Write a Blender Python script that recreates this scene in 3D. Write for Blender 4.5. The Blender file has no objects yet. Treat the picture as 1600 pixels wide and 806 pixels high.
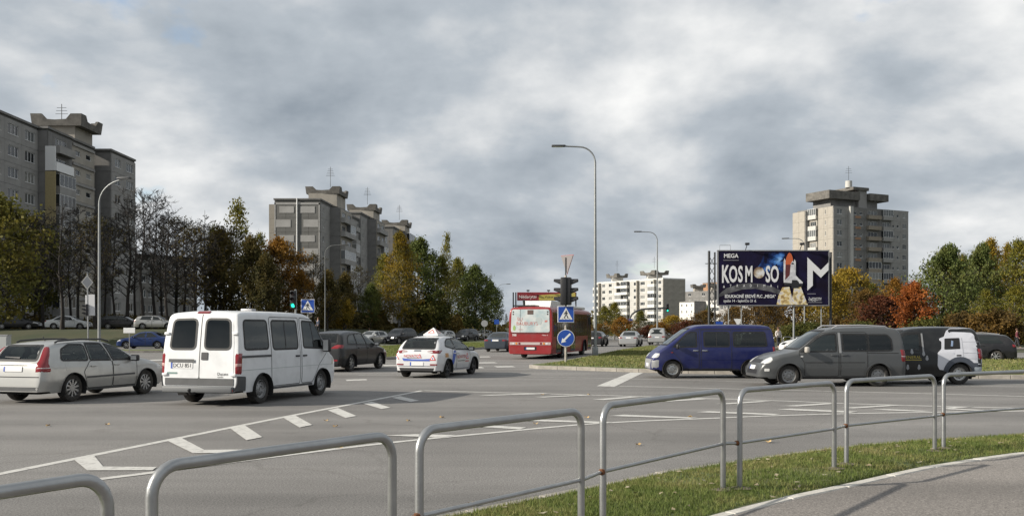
import bpy, bmesh, math, random
import numpy as np
from mathutils import Vector, Matrix
from mathutils.bvhtree import BVHTree

R = math.radians
scene = bpy.context.scene
COL = scene.collection
random.seed(7)

# ------------------------------------------------------------------ camera, sky, sun, exposure
F, HOR, CAMZ = 1450.0, 512.0, 1.75      # focal length and horizon in pixels of the 1600 px wide photograph, eye height
cam_data = bpy.data.cameras.new('camera')
cam_data.sensor_width = 36.0
cam_data.lens = 36.0 * F / 1600.0
cam_data.shift_y = (HOR - 403.0) / 1600.0
cam_data.clip_start = 0.1
cam_data.clip_end = 6000.0
cam = bpy.data.objects.new('camera', cam_data)
cam.location = (0, 0, CAMZ)
cam.rotation_euler = (R(90), 0, 0)
COL.objects.link(cam)
scene.camera = cam

SUN_EL = 25.5
SUN_TO = Vector((-0.97, -0.243, 0)).normalized()          # towards the sun, on the ground
world = bpy.data.worlds.new('World')
scene.world = world
world.use_nodes = True
wt = world.node_tree
for n in list(wt.nodes): wt.nodes.remove(n)
def wn(t, **k):
    n = wt.nodes.new(t)
    for a, b in k.items(): setattr(n, a, b)
    return n
def wmath(op, a, b=None, clamp=False):
    n = wn('ShaderNodeMath', operation=op, use_clamp=clamp)
    for i, s in enumerate((a, b)):
        if s is None: continue
        if isinstance(s, (int, float)): n.inputs[i].default_value = s
        else: wt.links.new(s, n.inputs[i])
    return n.outputs[0]
out = wn('ShaderNodeOutputWorld'); bg = wn('ShaderNodeBackground')
bg.inputs['Strength'].default_value = 0.1
sky = wn('ShaderNodeTexSky', sky_type='NISHITA', sun_disc=False, sun_elevation=R(SUN_EL),
         sun_rotation=math.atan2(SUN_TO.x, SUN_TO.y))
tc = wn('ShaderNodeTexCoord'); sp = wn('ShaderNodeSeparateXYZ')
wt.links.new(tc.outputs['Generated'], sp.inputs[0])
zz = wmath('ADD', wmath('MAXIMUM', sp.outputs[2], 0.0), 0.40)      # clouds lie on a flat layer: direction / height
cx = wn('ShaderNodeCombineXYZ')
wt.links.new(wmath('DIVIDE', sp.outputs[0], zz), cx.inputs[0])
wt.links.new(wmath('DIVIDE', sp.outputs[1], zz), cx.inputs[1])
def cnoise(scale, off, detail=8, rough=0.55, dist=0.0):
    mp = wn('ShaderNodeMapping'); mp.inputs['Location'].default_value = off
    wt.links.new(cx.outputs[0], mp.inputs['Vector'])
    nz = wn('ShaderNodeTexNoise')
    nz.inputs['Scale'].default_value = scale; nz.inputs['Detail'].default_value = detail
    nz.inputs['Roughness'].default_value = rough; nz.inputs['Distortion'].default_value = dist
    wt.links.new(mp.outputs[0], nz.inputs['Vector'])
    return nz.outputs['Fac']
OFF = Vector((5.3, 1.9, 0)); LIT = SUN_TO*0.12               # the same cloud field read a little nearer the sun gives its lit and shaded flanks
big = cnoise(0.9, (0.6, 3.4, 0), 3, 0.5)
mid = cnoise(1.7, OFF, 11, 0.52, 0.1)
mid2 = cnoise(1.7, OFF - LIT, 11, 0.52, 0.1)
puff = cnoise(5.2, (2.0, 8.0, 0), 8, 0.55, 0.1)
relief = wmath('MULTIPLY', wmath('SUBTRACT', mid, mid2), 1.35)
shade = wmath('ADD', wmath('ADD', wmath('MULTIPLY', big, 0.51), wmath('MULTIPLY', mid, 0.30)), wmath('ADD', relief, wmath('MULTIPLY', puff, 0.24)))
cr = wn('ShaderNodeValToRGB')
el = cr.color_ramp.elements
el[0].position = 0.26; el[0].color = (0.175, 0.202, 0.232, 1)
el[1].position = 0.80; el[1].color = (0.56, 0.56, 0.553, 1)
e = el.new(0.48); e.color = (0.275, 0.302, 0.33, 1)
e = el.new(0.58); e.color = (0.36, 0.377, 0.393, 1)
wt.links.new(shade, cr.inputs[0])
up = wn('ShaderNodeMix', data_type='RGBA', blend_type='MULTIPLY'); up.inputs['Factor'].default_value = 1.0
wt.links.new(cr.outputs[0], up.inputs[6]); up.inputs[7].default_value = (10, 10, 10, 1)
gap = cnoise(2.6, (4.4, 6.2, 0), 8, 0.55, 0.2)
gr = wn('ShaderNodeMapRange'); gr.inputs[1].default_value = 0.635; gr.inputs[2].default_value = 0.70
wt.links.new(gap, gr.inputs[0])
mx = wn('ShaderNodeMix', data_type='RGBA')
wt.links.new(wmath('MULTIPLY', gr.outputs[0], 0.7), mx.inputs['Factor'])
wt.links.new(up.outputs[2], mx.inputs[6]); wt.links.new(sky.outputs[0], mx.inputs[7])
wt.links.new(mx.outputs[2], bg.inputs['Color']); wt.links.new(bg.outputs[0], out.inputs[0])

sun_data = bpy.data.lights.new('sun', 'SUN')
sun_data.energy = 4.0; sun_data.angle = R(0.8); sun_data.color = (1.0, 0.93, 0.82)
sun = bpy.data.objects.new('sun', sun_data)
dirv = SUN_TO * math.cos(R(SUN_EL)) + Vector((0, 0, math.sin(R(SUN_EL))))
sun.rotation_euler = dirv.to_track_quat('Z', 'Y').to_euler()
sun.location = dirv * 60
COL.objects.link(sun)
vs = scene.view_settings
vs.view_transform = 'Standard'; vs.look = 'None'; vs.exposure = 0.8; vs.gamma = 1.0; vs.use_curve_mapping = False
scene.cycles.max_bounces = 6

# ------------------------------------------------------------------ helpers
def at(px, py, z=0.0):
    """Point of the plane of height z that the photograph shows at a pixel."""
    d = (CAMZ - z) * F / (py - HOR)
    return Vector(((px - 800.0) * d / F, d, z))
def dp(px, d, z=0.0):
    return Vector(((px - 800.0) * d / F, d, z))
def hz(py, d):
    return CAMZ + (HOR - py) * d / F

class G:
    def __init__(s): s.v = []; s.f = []; s.m = []
    def add(s, vs, fs, mi=0):
        o = len(s.v); s.v += [tuple(p) for p in vs]
        for q in fs: s.f.append(tuple(i + o for i in q)); s.m.append(mi)
        return s
    def box(s, x0, x1, y0, y1, z0, z1, mi=0):
        return s.add([(x0,y0,z0),(x1,y0,z0),(x1,y1,z0),(x0,y1,z0),(x0,y0,z1),(x1,y0,z1),(x1,y1,z1),(x0,y1,z1)],
              [(0,3,2,1),(4,5,6,7),(0,1,5,4),(1,2,6,5),(2,3,7,6),(3,0,4,7)], mi)
    def rbox(s, x0, x1, y0, y1, z0, z1, b, mi=0, seg=2):
        bm = bmesh.new(); bmesh.ops.create_cube(bm, size=1)
        for v in bm.verts:
            v.co = ((x0+x1)/2 + v.co.x*(x1-x0), (y0+y1)/2 + v.co.y*(y1-y0), (z0+z1)/2 + v.co.z*(z1-z0))
        bmesh.ops.bevel(bm, geom=bm.edges[:], offset=b, segments=seg, affect='EDGES', profile=0.5)
        bm.verts.index_update()
        s.add([v.co[:] for v in bm.verts], [[v.index for v in f.verts] for f in bm.faces], mi); bm.free(); return s
    def tube(s, pts, r, n=8, mi=0, caps=True):
        pts = [Vector(p) for p in pts]; k = len(pts)
        rs = r if isinstance(r, (list, tuple)) else [r] * k
        t0 = (pts[1] - pts[0]).normalized()
        a = Vector((0, 0, 1)) if abs(t0.z) < 0.9 else Vector((1, 0, 0))
        u = t0.cross(a).normalized(); vs = []
        for i, p in enumerate(pts):
            t = (pts[min(i+1, k-1)] - pts[max(i-1, 0)])
            t = t.normalized() if t.length > 1e-9 else t0
            u = (u - t * u.dot(t)); u = u.normalized() if u.length > 1e-6 else t.orthogonal().normalized()
            w = t.cross(u)
            for j in range(n):
                q = 2 * math.pi * j / n
                vs.append(p + (u * math.cos(q) + w * math.sin(q)) * rs[i])
        fs = [(i*n+j, i*n+(j+1)%n, (i+1)*n+(j+1)%n, (i+1)*n+j) for i in range(k-1) for j in range(n)]
        if caps: fs += [tuple(range(n-1, -1, -1)), tuple(range((k-1)*n, k*n))]
        return s.add(vs, fs, mi)
    def prism(s, pts, y0, y1, mi=0):
        """Polygon in x,z pushed along y."""
        n = len(pts)
        vs = [(x, y0, z) for x, z in pts] + [(x, y1, z) for x, z in pts]
        fs = [tuple(range(n)), tuple(range(2*n-1, n-1, -1))] + [(i, i+n, (i+1)%n+n, (i+1)%n) for i in range(n)]
        return s.add(vs, fs, mi)
    def slab(s, pts, z0, z1, mi=0):
        """Polygon in x,y pushed along z."""
        n = len(pts)
        vs = [(x, y, z0) for x, y in pts] + [(x, y, z1) for x, y in pts]
        fs = [tuple(range(n)), tuple(range(2*n-1, n-1, -1))] + [(i, i+n, (i+1)%n+n, (i+1)%n) for i in range(n)]
        return s.add(vs, fs, mi)
    def lathe(s, prof, n=24, axis='z', mi=0, c=(0,0,0)):
        k = len(prof); vs = []
        for j in range(n):
            q = 2*math.pi*j/n; cs, sn = math.cos(q), math.sin(q)
            for r_, h in prof:
                p = (r_*cs, r_*sn, h) if axis == 'z' else (r_*cs, h, r_*sn)
                vs.append((p[0]+c[0], p[1]+c[1], p[2]+c[2]))
        fs = [(j*k+i, ((j+1)%n)*k+i, ((j+1)%n)*k+i+1, j*k+i+1) for j in range(n) for i in range(k-1)]
        return s.add(vs, fs, mi)
    def mesh(s, name, mats, smooth=None, fix=True):
        me = bpy.data.meshes.new(name)
        me.from_pydata(s.v, [], s.f)
        for m in (mats if isinstance(mats, (list, tuple)) else [mats]): me.materials.append(m)
        if any(s.m): me.polygons.foreach_set('material_index', s.m)
        if fix:
            bm = bmesh.new(); bm.from_mesh(me)
            bmesh.ops.recalc_face_normals(bm, faces=bm.faces[:]); bm.to_mesh(me); bm.free()
        if smooth is not None:
            me.polygons.foreach_set('use_smooth', [True]*len(me.polygons)); me.set_sharp_from_angle(angle=R(smooth))
        me.update(); return me

def ob(name, me, parent=None, loc=(0,0,0), rz=0.0, rot=None):
    o = bpy.data.objects.new(name, me); COL.objects.link(o)
    o.location = loc; o.rotation_euler = rot if rot else (0, 0, rz)
    if parent: o.parent = parent
    return o
LABELS = {}
def tag(o, label=None, cat=None, group=None, kind=None):
    if label: o['label'] = label
    if cat: o['category'] = cat
    if group: o['group'] = group
    if kind: o['kind'] = kind
    return o
def thing(name, label, cat, loc=(0,0,0), rz=0.0, group=None):
    o = ob(name, None, None, loc, rz); o.empty_display_size = 0.2
    return tag(o, label, cat, group)
CACHE = {}
def cached(key, fn):
    if key not in CACHE: CACHE[key] = fn()
    return CACHE[key]
ORD = 'first second third fourth fifth sixth seventh eighth ninth tenth eleventh twelfth thirteenth fourteenth fifteenth sixteenth seventeenth eighteenth'.split()

# ------------------------------------------------------------------ materials
MATS = {}
def mat(name, col, rough=0.6, metal=0.0, var=0.0, vs=4.0, bump=0.0, bs=60.0, coat=0.0, ior=1.5, emit=None, es=0.0, col2=None, spec=None, alpha=None):
    if name in MATS: return MATS[name]
    m = bpy.data.materials.new(name); m.use_nodes = True; nt = m.node_tree
    b = nt.nodes['Principled BSDF']
    b.inputs['Base Color'].default_value = (*col, 1); b.inputs['Roughness'].default_value = rough
    b.inputs['Metallic'].default_value = metal; b.inputs['Coat Weight'].default_value = coat
    b.inputs['Coat Roughness'].default_value = 0.06; b.inputs['IOR'].default_value = ior
    if spec is not None: b.inputs['Specular IOR Level'].default_value = spec
    if emit: b.inputs['Emission Color'].default_value = (*emit, 1); b.inputs['Emission Strength'].default_value = es
    if var or col2 or bump:
        t = nt.nodes.new('ShaderNodeTexCoord')
    if var or col2:
        n = nt.nodes.new('ShaderNodeTexNoise'); n.inputs['Scale'].default_value = vs; n.inputs['Detail'].default_value = 6
        n.inputs['Roughness'].default_value = 0.65
        nt.links.new(t.outputs['Object'], n.inputs['Vector'])
        r = nt.nodes.new('ShaderNodeValToRGB')
        c2 = col2 if col2 else tuple(min(1, c*(1+var)) for c in col)
        c1 = col if col2 else tuple(c*(1-var) for c in col)
        r.color_ramp.elements[0].position = 0.36; r.color_ramp.elements[0].color = (*c1, 1)
        r.color_ramp.elements[1].position = 0.64; r.color_ramp.elements[1].color = (*c2, 1)
        nt.links.new(n.outputs['Fac'], r.inputs[0]); nt.links.new(r.outputs[0], b.inputs['Base Color'])
    if bump:
        n2 = nt.nodes.new('ShaderNodeTexNoise'); n2.inputs['Scale'].default_value = bs; n2.inputs['Detail'].default_value = 3
        nt.links.new(t.outputs['Object'], n2.inputs['Vector'])
        bp = nt.nodes.new('ShaderNodeBump'); bp.inputs['Strength'].default_value = bump; bp.inputs['Distance'].default_value = 0.02
        nt.links.new(n2.outputs['Fac'], bp.inputs['Height']); nt.links.new(bp.outputs[0], b.inputs['Normal'])
    MATS[name] = m; return m

def asphalt(name, c1, c2, speck):
    """Worn asphalt: broad patches, fine aggregate specks, tyre-polished streaks, small relief."""
    m = bpy.data.materials.new(name); m.use_nodes = True; nt = m.node_tree; L = nt.links
    b = nt.nodes['Principled BSDF']; b.inputs['Roughness'].default_value = 0.82
    t = nt.nodes.new('ShaderNodeTexCoord')
    def nz(scale, det, st=(1,1,1), rz=0):
        mp = nt.nodes.new('ShaderNodeMapping'); mp.inputs['Scale'].default_value = st; mp.inputs['Rotation'].default_value = (0,0,rz)
        L.new(t.outputs['Object'], mp.inputs['Vector'])
        n = nt.nodes.new('ShaderNodeTexNoise'); n.inputs['Scale'].default_value = scale; n.inputs['Detail'].default_value = det
        n.inputs['Roughness'].default_value = 0.6; L.new(mp.outputs[0], n.inputs['Vector']); return n.outputs['Fac']
    def ramp(f, a, b_, ca, cb):
        r = nt.nodes.new('ShaderNodeValToRGB'); e = r.color_ramp.elements
        e[0].position = a; e[0].color = (*ca, 1); e[1].position = b_; e[1].color = (*cb, 1); L.new(f, r.inputs[0]); return r.outputs[0]
    def mul(a, b_, f=1.0):
        x = nt.nodes.new('ShaderNodeMix'); x.data_type = 'RGBA'; x.blend_type = 'MULTIPLY'; x.inputs[0].default_value = f
        L.new(a, x.inputs[6]); L.new(b_, x.inputs[7]); return x.outputs[2]
    base = ramp(nz(0.22, 5), 0.35, 0.68, c1, c2)
    streak = ramp(nz(0.5, 4, (0.06, 1.0, 1), R(12)), 0.35, 0.65, (0.80,)*3, (1.10,)*3)
    fine = ramp(nz(45, 3), 0.34, 0.66, (1-speck,)*3, (1+speck,)*3)
    vfine = ramp(nz(95, 2), 0.34, 0.68, (1-speck,)*3, (1+speck*1.2,)*3)
    stain = ramp(nz(1.1, 6), 0.27, 0.4, (0.72, 0.71, 0.70), (1, 1, 1))
    # crack network and sealed seams: thin dark lines where a warped cell pattern meets, kept only in patches
    wn_ = nt.nodes.new('ShaderNodeTexNoise'); wn_.inputs['Scale'].default_value = 0.9; wn_.inputs['Detail'].default_value = 5; L.new(t.outputs['Object'], wn_.inputs['Vector'])
    va = nt.nodes.new('ShaderNodeVectorMath'); va.operation = 'MULTIPLY_ADD'; va.inputs[1].default_value = (1.6, 1.6, 0); L.new(wn_.outputs['Color'], va.inputs[0]); L.new(t.outputs['Object'], va.inputs[2])
    vo = nt.nodes.new('ShaderNodeTexVoronoi'); vo.feature = 'DISTANCE_TO_EDGE'; vo.inputs['Scale'].default_value = 0.28; L.new(va.outputs[0], vo.inputs['Vector'])
    crack = ramp(vo.outputs['Distance'], 0.0, 0.012, (0.80, 0.79, 0.78), (1, 1, 1))
    keep = ramp(nz(0.13, 3), 0.46, 0.54, (0, 0, 0), (1, 1, 1))
    ck = nt.nodes.new('ShaderNodeMix'); ck.data_type = 'RGBA'; ck.inputs[7].default_value = (1, 1, 1, 1); L.new(keep, ck.inputs[0]); L.new(crack, ck.inputs[6])
    wheel = ramp(nz(0.33, 3, (0.05, 1.0, 1), R(-16)), 0.42, 0.62, (0.86,)*3, (1.06,)*3)
    c_all = mul(mul(mul(mul(mul(base, streak), fine), vfine), stain, 0.7), ck.outputs[2])
    L.new(mul(c_all, wheel), b.inputs['Base Color'])
    bp = nt.nodes.new('ShaderNodeBump'); bp.inputs['Strength'].default_value = 0.35; bp.inputs['Distance'].default_value = 0.01
    L.new(nz(90, 2), bp.inputs['Height']); L.new(bp.outputs[0], b.inputs['Normal'])
    MATS[name] = m; return m
M_ROAD = asphalt('asphalt', (0.156, 0.148, 0.139), (0.204, 0.195, 0.184), 0.42)
M_PATH = asphalt('footpath_asphalt', (0.19, 0.172, 0.155), (0.225, 0.205, 0.186), 0.36)
M_GRASS = mat('grass', (0.062, 0.088, 0.022), 0.9, col2=(0.115, 0.118, 0.035), vs=1.3, bump=0.8, bs=25)
M_GRASSFAR = mat('grass_field', (0.028, 0.038, 0.012), 0.95, col2=(0.05, 0.05, 0.02), vs=0.25, bump=0.6, bs=6)
M_SOIL = mat('soil', (0.14, 0.115, 0.085), 0.95, var=0.3, vs=9, bump=0.6)
def paint_mat():
    m = bpy.data.materials.new('road_paint'); m.use_nodes = True; nt = m.node_tree; L = nt.links
    b = nt.nodes['Principled BSDF']; b.inputs['Roughness'].default_value = 0.7
    t = nt.nodes.new('ShaderNodeTexCoord'); n = nt.nodes.new('ShaderNodeTexNoise'); n.inputs['Scale'].default_value = 7
    n.inputs['Detail'].default_value = 8; n.inputs['Roughness'].default_value = 0.75; L.new(t.outputs['Object'], n.inputs[0])
    r = nt.nodes.new('ShaderNodeValToRGB'); r.color_ramp.elements[0].position = 0.30; r.color_ramp.elements[0].color = (0.22, 0.21, 0.2, 1)
    r.color_ramp.elements[1].position = 0.5; r.color_ramp.elements[1].color = (0.50, 0.49, 0.46, 1)
    L.new(n.outputs['Fac'], r.inputs[0]); L.new(r.outputs[0], b.inputs['Base Color']); return m
M_PAINT = paint_mat()
M_KERB = mat('kerb_concrete', (0.27, 0.25, 0.22), 0.9, var=0.22, vs=3, bump=0.4, bs=40)
M_EDGE = mat('edging_concrete', (0.46, 0.44, 0.40), 0.85, var=0.18, vs=5, bump=0.3, bs=40)
M_GALV = mat('galvanised_steel', (0.34, 0.345, 0.345), 0.36, 0.8, var=0.10, vs=5, bump=0.05, bs=70)
M_POLE = mat('grey_steel_pole', (0.25, 0.26, 0.26), 0.5, 0.5, var=0.1, vs=4)
M_DARKSTEEL = mat('dark_steel', (0.05, 0.052, 0.055), 0.55, 0.4)
M_RUST = mat('rust', (0.20, 0.07, 0.02), 0.9, col2=(0.08, 0.04, 0.02), vs=60)
M_BLACK = mat('black_plastic', (0.018, 0.018, 0.02), 0.5)
M_WHITE = mat('white_paint', (0.75, 0.75, 0.74), 0.5)
M_GREYBACK = mat('sign_back_grey', (0.36, 0.36, 0.37), 0.5, 0.3)
M_BLUE = mat('sign_blue', (0.015, 0.07, 0.36), 0.4)
M_GREENLAMP = mat('green_lamp', (0.05, 0.5, 0.3), 0.4, emit=(0.02, 0.75, 0.42), es=1.6)
M_LENS = mat('unlit_lens', (0.05, 0.03, 0.03), 0.25)
M_REDLENS = mat('red_unlit_lens', (0.16, 0.015, 0.02), 0.25)
M_LEAF_DRY = mat('dry_leaf', (0.34, 0.19, 0.06), 0.8, col2=(0.52, 0.38, 0.18), vs=30)
M_LITTER = mat('leaf_litter', (0.20, 0.15, 0.08), 0.85, col2=(0.34, 0.30, 0.22), vs=9)
# ------------------------------------------------------------------ terrain, roads, islands
def sstep(a, b, x):
    t = min(1, max(0, (x - a) / (b - a))); return t*t*(3-2*t)
def gz(x, y):
    """Height of the grassed terrain: a low bank on the left, flat elsewhere."""
    k = sstep(85, 95, y + 0.10*(x + 40)) * sstep(-14, -26, x - 0.27*(y - 90))
    return -0.06 + 1.66*k + 0.25*sstep(110, 200, y)*0
def build_ground():
    xs = [-3000, -1500, -700, -350, -220] + [-160 + 4*i for i in range(61)] + [110, 160, 260, 500, 1000, 1800, 3000]
    ys = [-200, -60] + [-20 + 4*i for i in range(51)] + [200, 240, 320, 450, 700, 1100, 1700, 2600, 4500]
    g = G(); nx = len(xs)
    vs = [(x, y, gz(x, y)) for y in ys for x in xs]
    fs = [(j*nx+i, j*nx+i+1, (j+1)*nx+i+1, (j+1)*nx+i) for j in range(len(ys)-1) for i in range(nx-1)]
    g.add(vs, fs)
    tag(ob('ground', g.mesh('ground', M_GRASSFAR, 60)), kind='structure')
build_ground()

KERB_NEAR = [(120,21),(60,20),(25,18.5),(15,16.6),(10.5,15.2),(7.85,14.2),(6.1,13.5),(4.5,12.7),(2.6,11.2),(1.72,10.5),
             (.925,9.6),(0,8.65),(-.95,7.6),(-1.9,6.5),(-2.9,5.2),(-3.9,3.6),(-4.8,1.5),(-8,-2),(-9,-12)]
PATH_EDGE = [(16.5,15.2),(12,14.1),(9,13.1),(7.6,12.45),(6.6,11.96),(6.12,11.66),(4.87,10.8),(3.24,9.35),(2.22,8.47),(1.68,7.89),
             (.8,7.0),(-.3,6.0),(-1.5,4.6),(-2.6,2.6),(-3.2,0),(-3.4,-6)]
def sheet(name, pts, z, m, kind='structure'):
    bm = bmesh.new(); vs = [bm.verts.new((x, y, z)) for x, y in pts]; bm.faces.new(vs)
    bmesh.ops.triangulate(bm, faces=bm.faces[:]); bmesh.ops.recalc_face_normals(bm, faces=bm.faces[:])
    if bm.faces[0].normal.z < 0: bmesh.ops.reverse_faces(bm, faces=bm.faces[:])
    me = bpy.data.meshes.new(name); bm.to_mesh(me); bm.free(); me.materials.append(m)
    return tag(ob(name, me), kind=kind)
sd = lambda d: 12.4 + 0.27*(d - 84.6)
sheet('road', KERB_NEAR + [(-110,-12),(-130,84),(-20,84),(-17,100),(-7,140),(38,320),(130,660),(150,660),(sd(320)+7,320),(sd(140)+4,140),
      (sd(100)+3,100),(sd(84.6)+5,76),(22,68),(45,64),(130,60)], 0.0, M_ROAD)

def smooth_line(pts, n=4):
    """Catmull-Rom through the points."""
    P = [Vector((*p, 0)) if len(p) == 2 else Vector(p) for p in pts]; o = []
    for i in range(len(P)-1):
        a, b, c, d = P[max(i-1,0)], P[i], P[i+1], P[min(i+2,len(P)-1)]
        for k in range(n):
            t = k/n
            o.append(0.5*((2*b) + (c-a)*t + (2*a-5*b+4*c-d)*t*t + (3*b-a-3*c+d)*t**3))
    o.append(P[-1]); return o
def walk(pts, step):
    """Points every `step` along a polyline, with direction."""
    P = smooth_line(pts); res = []; acc = 0.0; nxt = 0.0
    for a, b in zip(P, P[1:]):
        l = (b-a).length
        if l < 1e-6: continue
        u = (b-a)/l
        while nxt <= acc + l:
            res.append((a + u*(nxt-acc), u)); nxt += step
        acc += l
    return res
def kerb_run(parent, pts, z0, z1, w, m, side=1, name='kerb_stone', step=1.0, gap=0.012, limit=300, jitter=0.004):
    rnd = random.Random(len(pts)); ww = walk(pts, step)
    def mk():
        g = G(); g.rbox(-(step-gap)/2, (step-gap)/2, 0, w, 0, z1-z0, 0.012, seg=1); return g.mesh(name, m)
    me = cached(('kerb', step, gap, w, z1-z0, m.name), mk)
    for (p, u), (q, _) in list(zip(ww, ww[1:]))[:limit]:
        c = (p+q)/2; dv = q-p
        n = Vector((-dv.y, dv.x, 0)).normalized()*side
        a = math.atan2(dv.y, dv.x)
        o = ob(name, me, parent, (c.x, c.y, z0 + rnd.uniform(-jitter, jitter)), a)
        if side < 0: o.location += n*w*1.0
        o.rotation_euler[0] = rnd.uniform(-0.01, 0.01)
def inset(pts, w):
    """Move a closed outline inwards by w (counter-clockwise or clockwise)."""
    n = len(pts); A = sum(pts[i][0]*pts[(i+1)%n][1] - pts[(i+1)%n][0]*pts[i][1] for i in range(n)); sg = 1 if A > 0 else -1
    o = []
    for i in range(n):
        a, b, c = Vector(pts[i-1]), Vector(pts[i]), Vector(pts[(i+1)%n])
        u = (b-a).normalized(); v = (c-b).normalized()
        nn = (Vector((-u.y, u.x)) + Vector((-v.y, v.x)))*sg
        o.append(tuple(b + nn.normalized()*w))
    return o
def island(name, front, back, kerbs=True, m=M_GRASS):
    """A raised grass island. front: the edge the camera sees, left to right; back: the rest, right to left."""
    outline = [(p.x, p.y) for p in smooth_line(front)] + list(back)
    g = G(); g.slab(inset(outline, 0.14), -0.05, 0.15)
    o = tag(ob(name, g.mesh(name, m)), kind='structure')
    if kerbs: kerb_run(o, front, -0.05, 0.145, 0.15, M_KERB)
    return o
I_RIGHT = island('median_island', [(7.9,68.6),(5.2,57.0),(2.9,47.5),(1.3,42.2),(0.75,40.6),(1.1,39.6),(2.2,38.8),(5.25,36.3),(10,34.3),(17.3,31.7),(35,27),(70,20)],
       [(70,44),(30,47.5),(19,52),(15,62),(13.2,75),(12.4,84.6)])
I_LEFT = island('street_median', [(-10,54),(-8.4,51.2),(-7.0,50.75),(-6.2,53.5),(-4.8,64),(-2.3,78),(3.4,100),(12.5,135)], [(2,135),(-8.4,100),(-12.5,80),(-12,62)])
I_VERGE = island('roadside_verge', [(-75,63.2),(-45,64.4),(-26,65.6),(-21.5,66.9)], [(-21,68.0),(-24,69.2),(-100,67)])

# footpath and the grass strip on the camera's side of the road
strip = [(p.x, p.y) for p in smooth_line(KERB_NEAR)]
pe = [(p.x, p.y) for p in smooth_line(PATH_EDGE)]
foot = sheet('footpath', pe + [(-3.4,-20),(45,-20),(45,15.2)], 0.150, M_PATH)
def strip_mesh():
    A = [p for p in strip if p[0] < 22]; g = G()
    # ruled sheet between kerb and path edge, slightly domed
    from_path = walk(PATH_EDGE, 0.25); vs = []; fs = []; row = 7
    kp = [Vector((*p, 0)) for p in strip]
    def near(q):
        best = None
        for a, b in zip(kp, kp[1:]):
            d = b-a; t = max(0, min(1, (q-a).dot(d)/max(1e-9, d.length_squared))); c = a+d*t
            if best is None or (c-q).length < best[0]: best = ((c-q).length, c)
        return best[1]
    for p, u in from_path:
        k = near(p); dirn = (k - p); dirn = dirn - dirn.normalized()*0.07
        for i in range(row):
            t = i/(row-1); q = p + dirn*t
            vs.append((q.x, q.y, 0.146 - 0.02*t + 0.035*math.sin(math.pi*t) + 0.008*math.sin(q.x*9+q.y*5)*math.sin(math.pi*t)))
    n = len(from_path)
    fs = [(j*row+i, (j+1)*row+i, (j+1)*row+i+1, j*row+i+1) for j in range(n-1) for i in range(row-1)]
    g.add(vs, fs); return g, vs, row, n
gs, STRIP_V, SROW, SN = strip_mesh()
verge = tag(ob('grass_strip', gs.mesh('grass_strip', M_GRASS, 60)), kind='structure')
kerb_run(verge, [p for p in KERB_NEAR if p[0] <= 25 and p[1] > 2], -0.05, 0.112, 0.12, M_KERB, side=-1)
def edge_run():
    kerb_run(foot, PATH_EDGE[1:], -0.05, 0.159, 0.125, M_EDGE, side=1, name='edging_stone', gap=0.008, jitter=0.002)
edge_run()
# skirt below the strip so that nothing is hollow
g = G(); g.slab(strip[20:-4] + [(-3.4,-6)] + pe[::-1][2:], -0.055, 0.09); tag(ob('strip_soil', g.mesh('strip_soil', M_SOIL)), kind='structure')

# ------------------------------------------------------------------ painted markings
def gl(p, z=0.004):
    q = at(*p) if len(p) == 2 else Vector(p); return (q.x, q.y)
MARKS = tag(ob('road_markings', None), kind='structure')
def mark(name, pts, z=0.004):
    o = sheet(name, pts, z, M_PAINT); o.parent = MARKS
    del o['kind']; return o
def ribbon(name, pts, w, z=0.004):
    P = smooth_line([(p[0], p[1]) for p in pts], 6); a = []; b = []
    for i, p in enumerate(P):
        t = (P[min(i+1,len(P)-1)] - P[max(i-1,0)]).normalized(); n = Vector((-t.y, t.x, 0))*w/2
        a.append(p+n); b.append(p-n)
    g = G(); k = len(P)
    g.add([(q.x,q.y,z) for q in a] + [(q.x,q.y,z) for q in b], [(i, i+k, i+k+1, i+1) for i in range(k-1)])
    return ob(name, g.mesh(name, M_PAINT), MARKS)
A_ = [gl(p) for p in ((-260,790),(0,740),(210,698),(420,656),(540,633),(660,610))]
ribbon('edge_line', A_, 0.15)
ribbon('edge_line', [gl(p) for p in ((660,610),(800,613.6),(982,618.6),(1220,626),(1302,629.5),(1450,634),(1600,637.7),(1900,646))], 0.15)
ribbon('edge_line', [gl(p) for p in ((-40,774),(168,747),(224,740),(400,717),(596,693),(759,677),(940,661),(1122,653),(1220,649),(1333,646),(1455,644),(1600,642),(1900,641))], 0.15, 0.006)
ribbon('lane_line', [gl(p) for p in ((968,603),(1220,609),(1400,613.5),(1600,619),(1900,628))], 0.13)
ribbon('lane_line', [gl(p) for p in ((560,586),(700,586.5),(800,588),(960,591),(1122,595),(1300,599),(1600,604))], 0.09)
mark('stop_line', [gl(p) for p in ((932,603),(960,604),(1005,582.2),(985,581.8))])
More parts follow.
